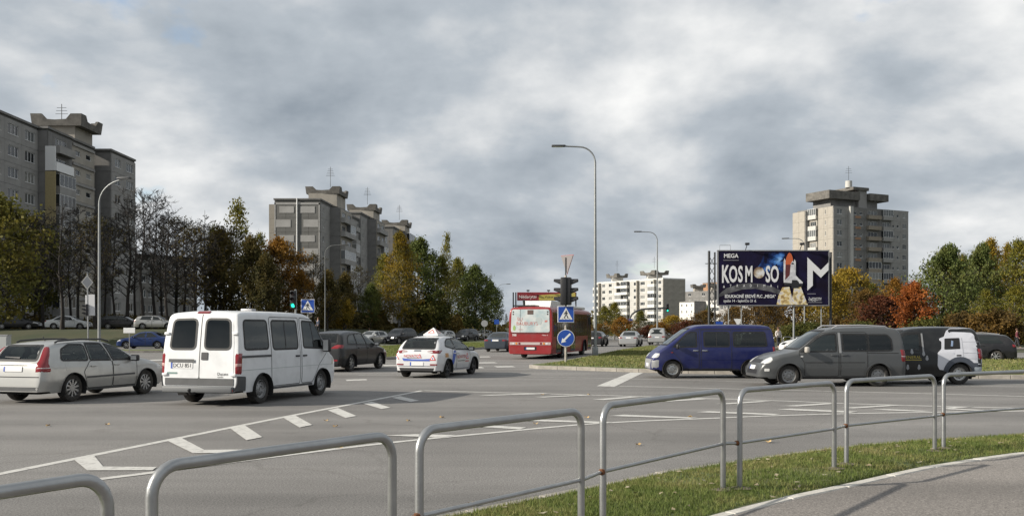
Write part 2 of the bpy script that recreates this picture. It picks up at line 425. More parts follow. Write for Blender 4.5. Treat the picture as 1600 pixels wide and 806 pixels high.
CH = [((115,718),(147,712),(161,729),(136,735)), ((136,735.2),(160,729.2),(245,730),(238,735)),
      ((262,689),(284,684.6),(319,703),(301,708)), ((301,708.2),(317,703.2),(380,702.5),(355,708)),
      ((360,669.5),(383,665),(410,683),(385,688)), ((443,653),(462,649.5),(488,664),(468,668)),
      ((512,641),(528,637.5),(557,650),(540,653)), ((567,630.5),(581,627.5),(610,637),(596,639)),
      ((612,621.5),(625,619),(655,626),(642,628)),
      ((600,680.5),(650,678.5),(712,680),(690,684)), ((711,665),(735,663),(822,668),(812,671)), ((814,657.5),(838,655.5),(957,659.5),(945,661.5)),
      ((951,650),(975,648),(1090,652.5),(1078,654)), ((1088,644),(1108,642.5),(1220,647),(1208,648.6)), ((1215,640),(1235,638.5),(1340,643),(1328,645)),
      ((748,617.5),(762,618.2),(862,615.2),(848,614.2)), ((834,620.3),(850,621),(925,617.5),(910,617)), ((926,624.3),(945,625),(1000,620.2),(985,619.6)),
      ((1021,627),(1042,627.6),(1110,623.4),(1090,622.8)), ((1117,631),(1138,631.6),(1205,627.2),(1188,626.6)), ((1220,634.5),(1245,635),(1310,630.7),(1290,630)),
      ((1311,637.5),(1335,638.2),(1405,633.6),(1388,633)), ((1363,640.2),(1385,639),(1455,642.5),(1440,643.2)), ((1464,637.8),(1485,638.4),(1520,635.8),(1500,635.2)),
      ((1470,639),(1490,638),(1540,641),(1525,641.6)), ((1545,639.5),(1570,640.2),(1640,637),(1620,636.6))]
for i, q in enumerate(CH): mark('hatch_stroke', [gl(p) for p in q], 0.009)
# broken lines further into the junction
for q in (((690,567.5),(720,567),(725,568.5),(694,569.2)), ((742,566),(772,565.6),(778,567),(747,567.4)), ((720,573.5),(752,573),(757,574.8),(724,575.4)),
          ((772,572),(800,571.6),(806,573.2),(777,573.8)), ((700,558),(722,557.6),(725,558.8),(703,559.2)), ((742,557),(764,556.6),(767,557.8),(745,558.2)),
          ((232,562),(262,561),(262,562.6),(234,563.6)), ((150,560),(190,559.2),(192,560.6),(152,561.6)), ((598,570),(640,569.6),(642,571),(600,571.6)), ((540,593),(572,592),(574,593.6),(542,594.8))):
    mark('broken_line', [gl(p) for p in q])
# ------------------------------------------------------------------ foreground railings
def arc_hoop(L, h, r, rad, n=10):
    """Hoop outline in the x,z plane: up, round, along, round, down."""
    p = [(0,0,-0.35), (0,0,h-r)]
    for i in range(1, 7): a = math.pi/2*i/6; p.append((r-r*math.cos(a), 0, h-r+r*math.sin(a)))
    for i in range(1, 6): p.append((r+(L-2*r)*i/6, 0, h))
    for i in range(0, 7): a = math.pi/2*i/6; p.append((L-r+r*math.sin(a), 0, h-r+r*math.cos(a)))
    p.append((L,0,-0.35)); return p
POSTS = [((-2.66,2.27),(-1.683,3.86)), ((-1.588,4.09),(-.69,5.34)), ((-.557,5.57),(.515,6.91)), ((.716,7.31),(2.06,9.06)),
         ((2.24,9.13),(3.61,10.4)), ((3.87,10.74),(5.42,11.9)), ((5.65,12.15),(7.35,13.15))]
RLAB = ['galvanised railing hoop cut off by the left edge of the picture', 'large galvanised railing hoop standing in front of the white minibus',
        'galvanised railing hoop in front of the learner car, rust at its left post', 'galvanised railing hoop with grass behind its foot, below the traffic island',
        'galvanised railing hoop below the grey van, rust spot on its left post', 'galvanised railing hoop in front of the black van',
        'galvanised railing hoop cut off by the right edge of the picture']
ZR = 0.15
for i, (a, b) in enumerate(POSTS):
    a = Vector((*a, ZR)); b = Vector((*b, ZR)); L = (b-a).length; ang = math.atan2(b.y-a.y, b.x-a.x)
    t = thing('railing_hoop', RLAB[i], 'railing', a, ang, 'railing hoops along the footpath')
    g = G(); g.tube(arc_hoop(L, 0.985, 0.13, 0.03), 0.0275, 14); ob('hoop', g.mesh('hoop', M_GALV, 50), t)
    g = G(); g.tube([(0.028,0,0.47),(L-0.028,0,0.47)], 0.0155, 10); ob('lower_rail', g.mesh('lower_rail', M_GALV, 50), t)
    for x in (0, L):
        g = G(); n = 12; g.lathe([(0.0325,-0.02),(0.0335,-0.016),(0.0335,0.016),(0.0325,0.02)], 14, c=(x,0,0.47)); 
    if i + 1 < len(POSTS):
        c = Vector((*POSTS[i+1][0], ZR)) - a; rm = Matrix.Rotation(-ang, 3, 'Z'); c = rm @ c
        g = G(); g.tube([(L+0.025,0,0.47),(c.x-0.02*1,c.y,0.47)], 0.015, 10); ob('connecting_bar', g.mesh('connecting_bar', M_GALV, 50), t)
        g = G(); d = (c - Vector((L,0,0))); d.z = 0; d.normalize(); p = Vector((c.x,c.y,0.47)) - d*0.052
        g.tube([p, p+d*0.028], [0.021, 0.027], 10); g.tube([p+d*0.03, p+d*0.032], [0.03,0.012], 8); ob('rusty_weld', g.mesh('rusty_weld', M_RUST, 50), t)
    # earth spill round the two feet
    g = G(); rnd = random.Random(i)
    for x in (0, L):
        ring = [(x+ (0.10+0.05*rnd.random())*math.cos(q*math.pi/5), (0.08+0.05*rnd.random())*math.sin(q*math.pi/5), 0.028) for q in range(10)]
        g.add(ring + [(x,0,0.05)], [(q,(q+1)%10,10) for q in range(10)])
    tag(ob('foot_soil', g.mesh('foot_soil', M_SOIL, 60), t), kind='stuff')

# ------------------------------------------------------------------ blades of grass on the strip and stubble on the islands
def leafmat(name, cols, trans=0.35, scale=0.35, hi=9.0, rough=0.75):
    """Leaf or grass colour: broad patches and leaf-to-leaf variation, a little light passing through."""
    m = bpy.data.materials.new(name); m.use_nodes = True; nt = m.node_tree; L = nt.links
    b = nt.nodes['Principled BSDF']; b.inputs['Roughness'].default_value = rough; b.inputs['Specular IOR Level'].default_value = 0.25
    t = nt.nodes.new('ShaderNodeTexCoord'); oi = nt.nodes.new('ShaderNodeObjectInfo')
    def nz(s, d):
        n = nt.nodes.new('ShaderNodeTexNoise'); n.inputs['Scale'].default_value = s; n.inputs['Detail'].default_value = d
        L.new(t.outputs['Object'], n.inputs['Vector']); return n.outputs['Fac']
    def mth(op, a, c):
        n = nt.nodes.new('ShaderNodeMath'); n.operation = op
        for i, s in enumerate((a, c)):
            if isinstance(s, float): n.inputs[i].default_value = s
            else: L.new(s, n.inputs[i])
        return n.outputs[0]
    f = mth('ADD', mth('MULTIPLY', nz(scale, 3), 0.75), mth('MULTIPLY', nz(hi, 1), 0.55))
    f = mth('ADD', f, mth('MULTIPLY', oi.outputs['Random'], 0.10))
    f = mth('SUBTRACT', f, 0.20)
    r = nt.nodes.new('ShaderNodeValToRGB'); e = r.color_ramp.elements
    n = len(cols)
    e[0].position = 0.28; e[0].color = (*cols[0], 1); e[1].position = 0.72; e[1].color = (*cols[-1], 1)
    for i in range(1, n-1):
        q = e.new(0.28 + 0.44*i/(n-1)); q.color = (*cols[i], 1)
    L.new(f, r.inputs[0]); L.new(r.outputs[0], b.inputs['Base Color'])
    tr = nt.nodes.new('ShaderNodeBsdfTranslucent'); L.new(r.outputs[0], tr.inputs['Color'])
    mx = nt.nodes.new('ShaderNodeMixShader'); mx.inputs[0].default_value = trans
    L.new(b.outputs[0], mx.inputs[1]); L.new(tr.outputs[0], mx.inputs[2])
    L.new(mx.outputs[0], nt.nodes['Material Output'].inputs['Surface'])
    MATS[name] = m; return m
M_BLADE = leafmat('grass_blades', [(0.085,0.12,0.028),(0.135,0.17,0.045),(0.20,0.20,0.07),(0.30,0.25,0.13)], 0.3, 1.2, 14)
def raw_mesh(name, V, Fc, m):
    """Many small faces at once from numpy arrays; Fc has equal-sized rows."""
    me = bpy.data.meshes.new(name); n, k = Fc.shape
    me.vertices.add(len(V)); me.vertices.foreach_set('co', V.astype(np.float32).ravel())
    me.loops.add(n*k); me.loops.foreach_set('vertex_index', Fc.astype(np.int32).ravel())
    me.polygons.add(n); me.polygons.foreach_set('loop_start', np.arange(0, n*k, k, dtype=np.int32))
    me.materials.append(m); me.update(calc_edges=True); me.validate(); return me
def blades(P, hmin, hmax, w, rng, lean=0.5):
    n = len(P); a = rng.uniform(0, 2*np.pi, n); h = rng.uniform(hmin, hmax, n); ww = w*rng.uniform(0.6, 1.4, n)
    dx, dy = np.cos(a)*ww/2, np.sin(a)*ww/2; la = rng.uniform(0, 2*np.pi, n); ll = h*rng.uniform(0, lean, n)
    V = np.empty((n,3,3)); z = np.zeros(n)
    V[:,0] = P + np.stack([-dx,-dy,z],1); V[:,1] = P + np.stack([dx,dy,z],1)
    V[:,2] = P + np.stack([np.cos(la)*ll, np.sin(la)*ll, h],1)
    return V.reshape(-1,3), np.arange(3*n).reshape(n,3)
rng = np.random.default_rng(3)
def strip_blades():
    S = np.array(STRIP_V).reshape(SN, SROW, 3); n = 105000
    # thicker near the camera, thin far along
    rows = np.arange(SN-1); wgt = np.array([1.0/max(3.0, abs(S[r,0,1]))**1.1 if (S[r,0,1] > 4.2 and S[r,0,0] < 11.5) else 0 for r in rows]); wgt /= wgt.sum()
    r = rng.choice(rows, n, p=wgt); t = rng.uniform(0.12, SROW-1.001, n); u = rng.uniform(0,1,n); c = t.astype(int); f = t-c
    P = (S[r,c]*(1-f)[:,None]+S[r,c+1]*f[:,None])*(1-u)[:,None] + (S[r+1,c]*(1-f)[:,None]+S[r+1,c+1]*f[:,None])*u[:,None]
    # bald, trodden patches
    pat = np.sin(P[:,0]*2.1+1.0)*np.sin(P[:,1]*2.9+P[:,0]) + 0.5*np.sin(P[:,0]*6.3)*np.sin(P[:,1]*5.1)
    keep = rng.uniform(0,1,n) < np.clip(1.0 - 0.55*(pat > 0.75), 0, 1)
    P = P[keep]; P[:,2] -= 0.004
    V, Fc = blades(P, 0.018, 0.062, 0.009, rng, 0.9)
    tag(ob('grass_blades', raw_mesh('grass_blades', V, Fc, M_BLADE)), 'short mown grass growing between the road and the footpath', 'grass', kind='stuff')
strip_blades()
def inside(poly, x, y):
    c = np.zeros(len(x), bool); j = len(poly)-1
    for i in range(len(poly)):
        xi, yi = poly[i]; xj, yj = poly[j]
        k = ((yi > y) != (yj > y)) & (x < (xj-xi)*(y-yi)/(yj-yi+1e-12)+xi); c ^= k; j = i
    return c
def island_blades(name, poly, n, label):
    xs = [p[0] for p in poly]; ys = [p[1] for p in poly]
    x = rng.uniform(min(xs), max(xs), n*3); y = rng.uniform(min(ys), max(ys), n*3)
    k = inside(poly, x, y); x, y = x[k][:n], y[k][:n]
    P = np.stack([x, y, np.full(len(x), 0.148)], 1)
    V, Fc = blades(P, 0.03, 0.11, 0.045, rng, 0.9)
    tag(ob(name, raw_mesh(name, V, Fc, M_BLADE)), label, 'grass', kind='stuff')
island_blades('island_grass', [(1.4,40.4),(5.3,36.7),(17.3,32.1),(30,28.6),(33,46),(19,51.5),(14.8,62),(12.4,83),(8.1,68),(3.2,47)], 60000, 'rough green grass on the traffic island under the blue van')
island_blades('median_grass', [(-8.2,51.6),(-7,51.2),(-4.6,65),(-2.2,78.5),(3,99),(-8,99),(-12,80),(-11.6,62)], 30000, 'green grass on the street median behind the learner car')
# fallen leaves: on the asphalt one by one, in the grass as litter
def leaf_mesh(k):
    rnd = random.Random(k); g = G(); n = 9
    pts = []
    for i in range(n*2):
        a = math.pi*i/n; r_ = (0.05 if i % 2 == 0 else 0.028)*(0.8+0.4*rnd.random())
        pts.append((r_*math.cos(a)*1.25, r_*math.sin(a), 0.012 + 0.016*math.sin(a*2+k) + 0.01*rnd.random()))
    g.add(pts + [(0,0,0.006)], [(i,(i+1)%(2*n),2*n) for i in range(2*n)])
    return g.mesh('fallen_leaf', M_LEAF_DRY, 60)
LM = [leaf_mesh(k) for k in range(4)]
for i, (px, py) in enumerate(sorted([(75,666),(168,664),(524,667),(509,658),(638,658),(690,653),(530,700),(758,665),(837,663),(917,653),(848,617),(920,617),(1078,652),(1200,691),(672,670),(997,696),(737,790),(955,639)])):
    p = at(px, py, 0.0); o = ob('fallen_leaf', LM[i % 4], None, (p.x, p.y, 0.012), random.uniform(0,6)); o.scale = (0.9,)*3 if i != 13 else (0.9,)*3
    if px == 1200: o.scale = (1.6,)*3
    tag(o, f'dry brown fallen leaf on the asphalt, {ORD[i]} leaf from the left' if px != 1200 else 'largest orange brown fallen leaf on the road before the grass strip', 'leaf', 'dry leaves scattered on the road')
def litter():
    S = np.array(STRIP_V).reshape(SN, SROW, 3); n = 170
    ok = [r for r in range(SN-1) if S[r,0,1] > 5 and S[r,0,0] < 11]
    r = rng.choice(ok, n); c = rng.integers(0, SROW-1, n); u = rng.uniform(0,1,(n,1))
    P = S[r,c]*(1-u)+S[r+1,c+1]*u; P[:,2] += 0.03
    a = rng.uniform(0,6.28,n); s = rng.uniform(0.012,0.035,n); V = np.empty((n,4,3))
    for k in range(4):
        q = a + k*np.pi/2; V[:,k] = P + np.stack([np.cos(q)*s*(1.4 if k%2 else 0.8), np.sin(q)*s*(1.4 if k%2 else .8), rng.uniform(-0.008,0.014,n)],1)
    tag(ob('leaf_litter', raw_mesh('leaf_litter', V.reshape(-1,3), np.arange(4*n).reshape(n,4), M_LITTER)), 'small dry leaves lying in the mown grass', 'leaves', kind='stuff')
litter()
# ------------------------------------------------------------------ apartment blocks
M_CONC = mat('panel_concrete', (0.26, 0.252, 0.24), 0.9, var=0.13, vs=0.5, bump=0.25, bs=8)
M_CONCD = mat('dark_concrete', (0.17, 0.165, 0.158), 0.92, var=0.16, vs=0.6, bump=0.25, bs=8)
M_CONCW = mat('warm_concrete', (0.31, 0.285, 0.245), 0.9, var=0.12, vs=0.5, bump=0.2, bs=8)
M_CANOPY = mat('canopy_concrete', (0.125, 0.117, 0.105), 0.95, var=0.3, vs=0.9, bump=0.4, bs=5)
M_PALE = mat('pale_panel', (0.42, 0.41, 0.385), 0.88, var=0.10, vs=0.4)
M_PALEW = mat('white_render', (0.55, 0.54, 0.51), 0.85, var=0.08, vs=0.5)
M_JOINT = mat('panel_joint', (0.11, 0.108, 0.10), 0.95)
M_PATT = mat('pattern_light', (0.36, 0.35, 0.335), 0.9, var=0.1, vs=0.6)
M_PATTD = mat('pattern_dark', (0.15, 0.147, 0.138), 0.9, var=0.12, vs=0.6)
M_FRAME = mat('window_frame_white', (0.72, 0.72, 0.71), 0.5)
M_OCHRE = mat('ochre_panel', (0.33, 0.27, 0.14), 0.85, var=0.1)
M_BROWNP = mat('brown_brick', (0.30, 0.17, 0.10), 0.9, var=0.12, vs=1)
M_ROOF = mat('roof_felt', (0.06, 0.06, 0.062), 0.9)
M_PANES = [mat('pane_dark', (0.012, 0.014, 0.016), 0.08, spec=0.6), mat('pane_dim', (0.03, 0.034, 0.036), 0.12, spec=0.6),
           mat('pane_curtain', (0.20, 0.20, 0.19), 0.3, var=0.25, vs=3), mat('pane_blind', (0.11, 0.115, 0.115), 0.2, var=0.2, vs=2)]
brnd = random.Random(11)
DEP = 0.14
def panel_mesh(w, h, holes, m):
    """A wall panel with real openings; front at y=-DEP, back at y=0; a 3 cm joint is left round it."""
    j = 0.03; x0, x1, z0, z1 = j/2, w-j/2, j/2, h-j/2
    xs = sorted({x0, x1} | {a for q in holes for a in (q[0], q[1])}); zs = sorted({z0, z1} | {a for q in holes for a in (q[2], q[3])})
    g = G(); D = -DEP
    for a, b in zip(xs, xs[1:]):
        for c, d in zip(zs, zs[1:]):
            if any(q[0] <= a and b <= q[1] and q[2] <= c and d <= q[3] for q in holes): continue
            g.add([(a,D,c),(b,D,c),(b,D,d),(a,D,d)], [(0,1,2,3)])
    def ringq(a, b, c, d, flip):
        P = [(a,c),(b,c),(b,d),(a,d)]
        for i in range(4):
            p, q = P[i], P[(i+1)%4]; f = (0,1,2,3) if not flip else (3,2,1,0)
            g.add([(p[0],D,p[1]),(p[0],0,p[1]),(q[0],0,q[1]),(q[0],D,q[1])], [f])
    ringq(x0, x1, z0, z1, False)
    for q in holes: ringq(*q, True)
    return g.mesh('panel', m, fix=False)
def frame_mesh(w, h, mull, m):
    """Casement: outer frame and mullions, in front of the pane."""
    t = 0.055; g = G()
    g.box(0,w,0,0.05,0,t).box(0,w,0,0.05,h-t,h).box(0,t,0.001,0.049,t,h-t).box(w-t,w,0.001,0.049,t,h-t)
    for k in mull: g.box(w*k-t/2, w*k+t/2, 0.002, 0.048, t, h-t)
    g.box(-0.05, w+0.05, -0.12, 0.0, -0.05, -0.005)
    return g.mesh('window', m)
def pane_mesh(w, h): g = G(); g.box(0.02,w-0.02,0.052,0.06,0.02,h-0.02); return g
def add_window(b, base, rz, x, z, w, h, mull, y=-0.07, fm=M_FRAME, far=False):
    """base: origin of the facade in building coordinates; x,z along it."""
    c, s = math.cos(rz), math.sin(rz)
    def L(xx, yy, zz): return (base[0] + xx*c - yy*s, base[1] + xx*s + yy*c, base[2] + zz)
    me = cached(('frame', round(w,2), round(h,2), mull, fm.name), lambda: frame_mesh(w, h, mull, fm))
    o = ob('window', me, b, L(x, y, z), rz)
    pm = brnd.choices(M_PANES, (4, 3.2, 2.0, 2.4))[0]
    pme = cached(('pane', round(w,2), round(h,2), pm.name), lambda: pane_mesh(w, h).mesh('pane', pm))
    ob('pane', pme, o)
    return o
TYPES = {'w': [(0.28, 0.72, 0.32, 0.80)], 'v': [(0.2, 0.8, 0.32, 0.80)], 'n': [], 's': [(0.14, 0.36, 0.35, 0.62), (0.62, 0.84, 0.35, 0.62)],
         'd': [(0.12, 0.44, 0.32, 0.80), (0.58, 0.88, 0.32, 0.80)], 'o': [(0.38, 0.62, 0.35, 0.75)], 'b': [(0.15, 0.85, 0.04, 0.80)]}
MULL = {'w': (0.5,), 'v': (0.33, 0.66), 's': (), 'd': (0.5,), 'o': (), 'b': (0.3, 0.62)}
def balcony(b, base, rz, x, z, w, h, m, glazed, depth=1.1):
    c, s = math.cos(rz), math.sin(rz)
    def L(xx, yy, zz): return (base[0] + xx*c - yy*s, base[1] + xx*s + yy*c, base[2] + zz)
    def mk():
        g = G(); d0, d1 = -DEP-depth, -DEP
        g.box(0.03,w-0.03,d0,d1,0,0.14).box(0.03,w-0.03,d0,d0+0.08,0.142,1.05)
        g.box(0.03,0.11,d0+0.081,d1,0.142,1.05).box(w-0.11,w-0.03,d0+0.081,d1,0.142,1.05)
        return g.mesh('balcony', m)
    o = ob('balcony', cached(('balc', round(w,2), m.name, depth), mk), b, L(x, 0, z), rz)
    if glazed:
        gh = h - 1.05 - 0.02
        def mf():
            g = G(); d0 = -DEP-depth; n = 4; t = 0.06
            for k in range(n+1): xx = 0.03 + (w-0.06-t)*k/n; g.box(xx, xx+t, d0, d0+0.06, 1.055, 1.05+gh)
            g.box(0.03,w-0.03,d0+0.001,d0+0.059,1.052,1.11).box(0.03,w-0.03,d0+0.001,d0+0.059,1.05+gh-0.06,1.05+gh-0.001)
            g.box(0.03,0.09,d0+0.061,-DEP,1.05+gh-0.06,1.05+gh).box(w-0.09,w-0.03,d0+0.061,-DEP,1.05+gh-0.06,1.05+gh)
            return g.mesh('balcony_glazing', M_FRAME)
        f = ob('balcony_glazing', cached(('bgl', round(w,2), depth, round(h,2)), mf), b, L(x, 0, z), rz)
        pm = brnd.choice(M_PANES)
        def mp():
            g = G(); d0 = -DEP-depth; g.box(0.05,w-0.05,d0+0.03,d0+0.04,1.06,1.04+gh).box(0.05,0.06,d0+0.041,-DEP,1.06,1.04+gh).box(w-0.06,w-0.05,d0+0.041,-DEP,1.06,1.04+gh)
            return g.mesh('pane', pm)
        ob('pane', cached(('bgp', round(w,2), depth, round(h,2), pm.name), mp), f)
def facade(b, p0, p1, z0, rows, rh, cols, m, types=None, bal_m=None, glaze=0.5, rows_from=0, bdepth=1.1):
    """Panels and windows between ground points p0 -> p1 (building coordinates); outside is on the right of p0 -> p1."""
    dx, dy = p1[0]-p0[0], p1[1]-p0[1]; Ln = math.hypot(dx, dy); rz = math.atan2(dy, dx)
    tot = sum(c[1] if isinstance(c, tuple) else 1 for c in cols); u = Ln/tot; x = 0.0
    c_, s_ = math.cos(rz), math.sin(rz)
    for col in cols:
        ty, wf = col if isinstance(col, tuple) else (col, 1); w = u*wf
        for r_ in range(rows_from, rows):
            holes = [(a*w, b_*w, c*rh, d*rh) for a, b_, c, d in TYPES[ty[0]]]
            mm = m
            me = cached(('panel', ty[0], round(w,2), round(rh,2), mm.name), lambda: panel_mesh(w, rh, holes, mm))
            z = z0 + r_*rh
            ob('panel', me, b, (p0[0]+x*c_, p0[1]+x*s_, z), rz)
            for q in holes:
                add_window(b, (p0[0], p0[1], z), rz, x+q[0], q[2], q[1]-q[0], q[3]-q[2], MULL[ty[0]])
            if ty[0] == 'b': balcony(b, (p0[0], p0[1], z), rz, x, 0, w, rh, bal_m or m, brnd.random() < glaze, bdepth)
        x += w
def core(b, pts, z0, z1, m=M_JOINT, name='wall'):
    g = G(); g.slab(pts, z0, z1); return ob(name, g.mesh(name, m), b)
def roof_slab(b, pts, z, t=0.35, m=M_ROOF, over=0.18):
    g = G(); g.slab(inset(pts, -over), z, z+t); return ob('roof', g.mesh('roof', m), b)
def canopy(b, cx, cy, ux, lx, ly, z, hgt, m=M_CANOPY):
    """Concrete crown of a stair tower: slab with four flaring parapets, high at the corners and low between."""
    o = ob('roof_canopy', None, b, (cx, cy, z), ux)
    g = G(); g.box(-lx/2+.2, lx/2-.2, -ly/2+.2, ly/2-.2, 0.02, 0.35); ob('canopy_slab', g.mesh('canopy_slab', m), o)
    for k in range(4):
        L = lx if k % 2 == 0 else ly; D = ly if k % 2 == 0 else lx
        P = [(0,0),(L,0),(L+.18,hgt),(L*.80,hgt),(L*.70,hgt*.55),(L*.46,hgt*.5),(L*.30,hgt*.55),(L*.20,hgt),(-.18,hgt)]
        vs = [(x-L/2, (-D/2 - .18*z_/hgt) + (0.0 if j == 0 else .4), z_) for j in (0, 1) for x, z_ in P]; n = len(P)
        vs = [(x, y, z_) for x, y, z_ in vs]
        f = [tuple(range(n)), tuple(range(2*n-1, n-1, -1))] + [(i, i+n, (i+1)%n+n, (i+1)%n) for i in range(n)]
        g = G(); g.add(vs, f); pm = g.mesh('canopy_parapet', m)
        ob('canopy_parapet', pm, o, (0,0,0.002*k), k*math.pi/2)
    return o
def aerial(b, x, y, z, h=3.5, bars=5):
    g = G(); g.tube([(x,y,z),(x,y,z+h)], 0.05, 6)
    for k in range(bars): q = z+h*(0.55+0.42*k/bars); w = 0.9-0.1*k; g.tube([(x-w,y,q),(x+w,y,q)], 0.03, 4)
    ob('aerial', g.mesh('aerial', M_DARKSTEEL), b)

# --- the long grey block on the left; facade looks to +x, so it lies in shade
def left_block():
    b = thing('apartment_block', 'long grey panel apartment block with stair tower at the left edge', 'building', (-64, 100, 0.7))
    rh, n = 2.76, 10; H = rh*n
    P = lambda x, y: (x+64, y-100)
    def sect(x, y0, y1, cols, m, side_w, **k):
        core(b, [P(x-11,y0), P(x,y0), P(x,y1), P(x-11,y1)], 0, H+0.3)
        facade(b, P(x,y0), P(x,y1), 0, n, rh, cols, m, **k)
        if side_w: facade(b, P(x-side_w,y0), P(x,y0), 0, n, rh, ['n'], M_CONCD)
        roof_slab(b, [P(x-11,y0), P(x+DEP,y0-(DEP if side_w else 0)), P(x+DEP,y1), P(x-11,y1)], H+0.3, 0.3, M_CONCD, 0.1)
    sect(-64, 92, 125, ['d','v','w','v','w','v','v','v'][:8], M_CONC, 0)
    sect(-62.7, 125.2, 132, [('n',.25),('b',1.0),('n',.2)], M_CONCD, 1.4, bal_m=M_CONC, glaze=0.55, bdepth=1.0)
    sect(-62.9, 132.2, 139.5, ['s'], M_CONCW, 0)
    sect(-61, 141, 150, ['w','v'], M_CONC, 2.6)
    core(b, [P(-67.8,133.6), P(-62.95,133.6), P(-62.95,139.2), P(-67.8,139.2)], H+0.6, H+2.5, M_CONCW, 'stair_tower')
    # ledges across the stair strip
    for r_ in range(1, n+1):
        g = G(); g.box(0.02,0.20,132.4-100,139.3-100,r_*rh-0.5,r_*rh-0.12); ob('ledge', g.mesh('ledge', M_CONC), b, (-62.9+64+DEP,0,0))
    canopy(b, -65.3+64, 136.3-100, 0, 7.0, 6.6, H+2.4, 1.7)
    aerial(b, -66+64, 136-100, H+3.0, 3.2, 3)
    # ochre cheek and enclosed balcony at the bay
    g = G(); g.box(-62.9+64, -61.5+64, 125.02-100, 125.14-100, 5.4*rh, 8.02*rh); ob('ochre_cheek', g.mesh('ochre_cheek', M_OCHRE), b)
    g = G(); g.box(-62.9+64, -61.5+64, 125.02-100, 125.14-100, 8.06*rh, 9.25*rh); g.box(-61.52+64+.02, -61.44+64, 125.2-100, 130.2-100, 8.06*rh, 8.5*rh); ob('white_cladding', g.mesh('white_cladding', M_FRAME), b)
left_block()
def low_block():
    b = thing('apartment_block', 'low grey block behind the bare trees, right of the left street lamp', 'building', (-72, 172, 0.5))
    rh, n = 2.8, 5
    pts = [(0,0),(9.5,12),(-2,22),(-12,10)]
    core(b, pts, 0, rh*n+0.8)
    facade(b, pts[0], pts[1], 0.5, n, rh, ['w','d','w','w','d'], M_CONCD)
    facade(b, (-18,-6), pts[0], 0.5, n, rh, ['w','d','w','w','d','w'], M_CONCD); core(b, [(-18,-6),(0,-0.01),(-2,10),(-20,6)], 0, rh*n+0.7)
    roof_slab(b, pts, rh*n+0.8)
low_block()
def mid_block(px0, px1, d, top, ind, pattern, label, canopy_px, cz, depth=34):
    """Nine-storey block whose end wall faces the camera; its long side runs away on the right, in shade."""
    x0, x1 = dp(px0, d).x, dp(px1, d).x; w = x1-x0
    b = thing('apartment_block', label, 'building', (x0, d, 0.8))
    n = 9; H = hz(top, d) - 0.8; rh = (H-0.9)/n
    core(b, [(0,0),(w,0),(w+2.0,depth),(2.0,depth)], 0, H-0.3)
    roof_slab(b, [(0,0),(w,0),(w+2,depth),(2,depth)], H-0.3, 0.3, M_CONCD, 0.25)
    if pattern:
        # end wall: panels, pale bands standing proud of a darker field
        facade(b, (0,0), (w,0), 0, n, rh, ['n','n','n','n'], M_PATTD)
        Y0, Y1 = -DEP-0.05, -DEP-0.004
        def band(xa, xb, za, zb): 
            g = G(); g.box(xa*w, xb*w, Y0, Y1, za*rh, zb*rh); ob('wall_band', g.mesh('wall_band', M_PATT), b)
        for k in range(n-1, 0, -2):
            for s_ in (0, 1):
                f = (lambda a: a) if s_ == 0 else (lambda a: 1-a)
                def bb(a, c, za, zb): lo, hi = sorted((f(a), f(c))); band(lo, hi, za, zb)
                bb(0.11, 0.50-0.07, k+0.30, k+0.76); bb(0.035, 0.50-0.14, k-0.68, k-0.16)
                bb(0.0, 0.028, k-0.95, k+1.0)
        band(0.0, 1.0, n-0.12, n+0.02)
        g = G(); g.tube([(w*0.5,-DEP-0.12,0),(w*0.5,-DEP-0.12,H)], 0.10, 6); ob('drainpipe', g.mesh('drainpipe', M_FRAME), b)
        facade(b, (-1.6,2.0), (0.0,2.0), 0, n, rh, ['n'], M_CONCW, rows_from=2); core(b, [(-1.6,2.01),(0.02,2.01),(0.02,9),(-1.6,9)], 0, H-1.6, M_CONCW)
    else:
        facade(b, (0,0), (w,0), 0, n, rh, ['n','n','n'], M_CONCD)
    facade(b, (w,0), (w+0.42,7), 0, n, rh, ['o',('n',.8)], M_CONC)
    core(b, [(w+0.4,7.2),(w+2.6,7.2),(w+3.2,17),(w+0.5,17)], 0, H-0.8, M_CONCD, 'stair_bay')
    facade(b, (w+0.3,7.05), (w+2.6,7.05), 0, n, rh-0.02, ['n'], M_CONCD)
    facade(b, (w+2.62,7.2), (w+3.2,17), 0, n, rh-0.02, ['b','b'], M_CONCW, bal_m=M_CONC, glaze=0.45, bdepth=0.9)
    facade(b, (w+1.2,17.2), (w+2.0,depth), 0, n, rh, ['w','w','b','w'], M_CONC, bal_m=M_CONC)
    cx = dp(canopy_px, d+13).x - x0
    core(b, [(cx-3.4,9),(cx+2.4,9),(cx+2.8,16.5),(cx-3,16.5)], H-0.4, cz-0.8-1.8, M_CONCW, 'stair_tower')
    canopy(b, cx-0.3, 12.8, R(-3), 6.8, 7.6, cz-0.8-1.9, 1.5)
    aerial(b, cx+0.4, 12.5, cz-0.8, 4.2)
    return b
mid_block(429, 500, 181, 310, 0, True, 'grey apartment block with pale rectangular pattern on its end wall', 514, hz(293, 194))
mid_block(541, 563, 214, 331, 1, False, 'middle one of the three stepped grey apartment blocks above the yellow birch', 572, hz(320, 227), 26)
mid_block(598, 614, 246, 353, 2, False, 'farthest of the three stepped grey apartment blocks, mostly behind birch tops', 622, hz(344, 259), 26)

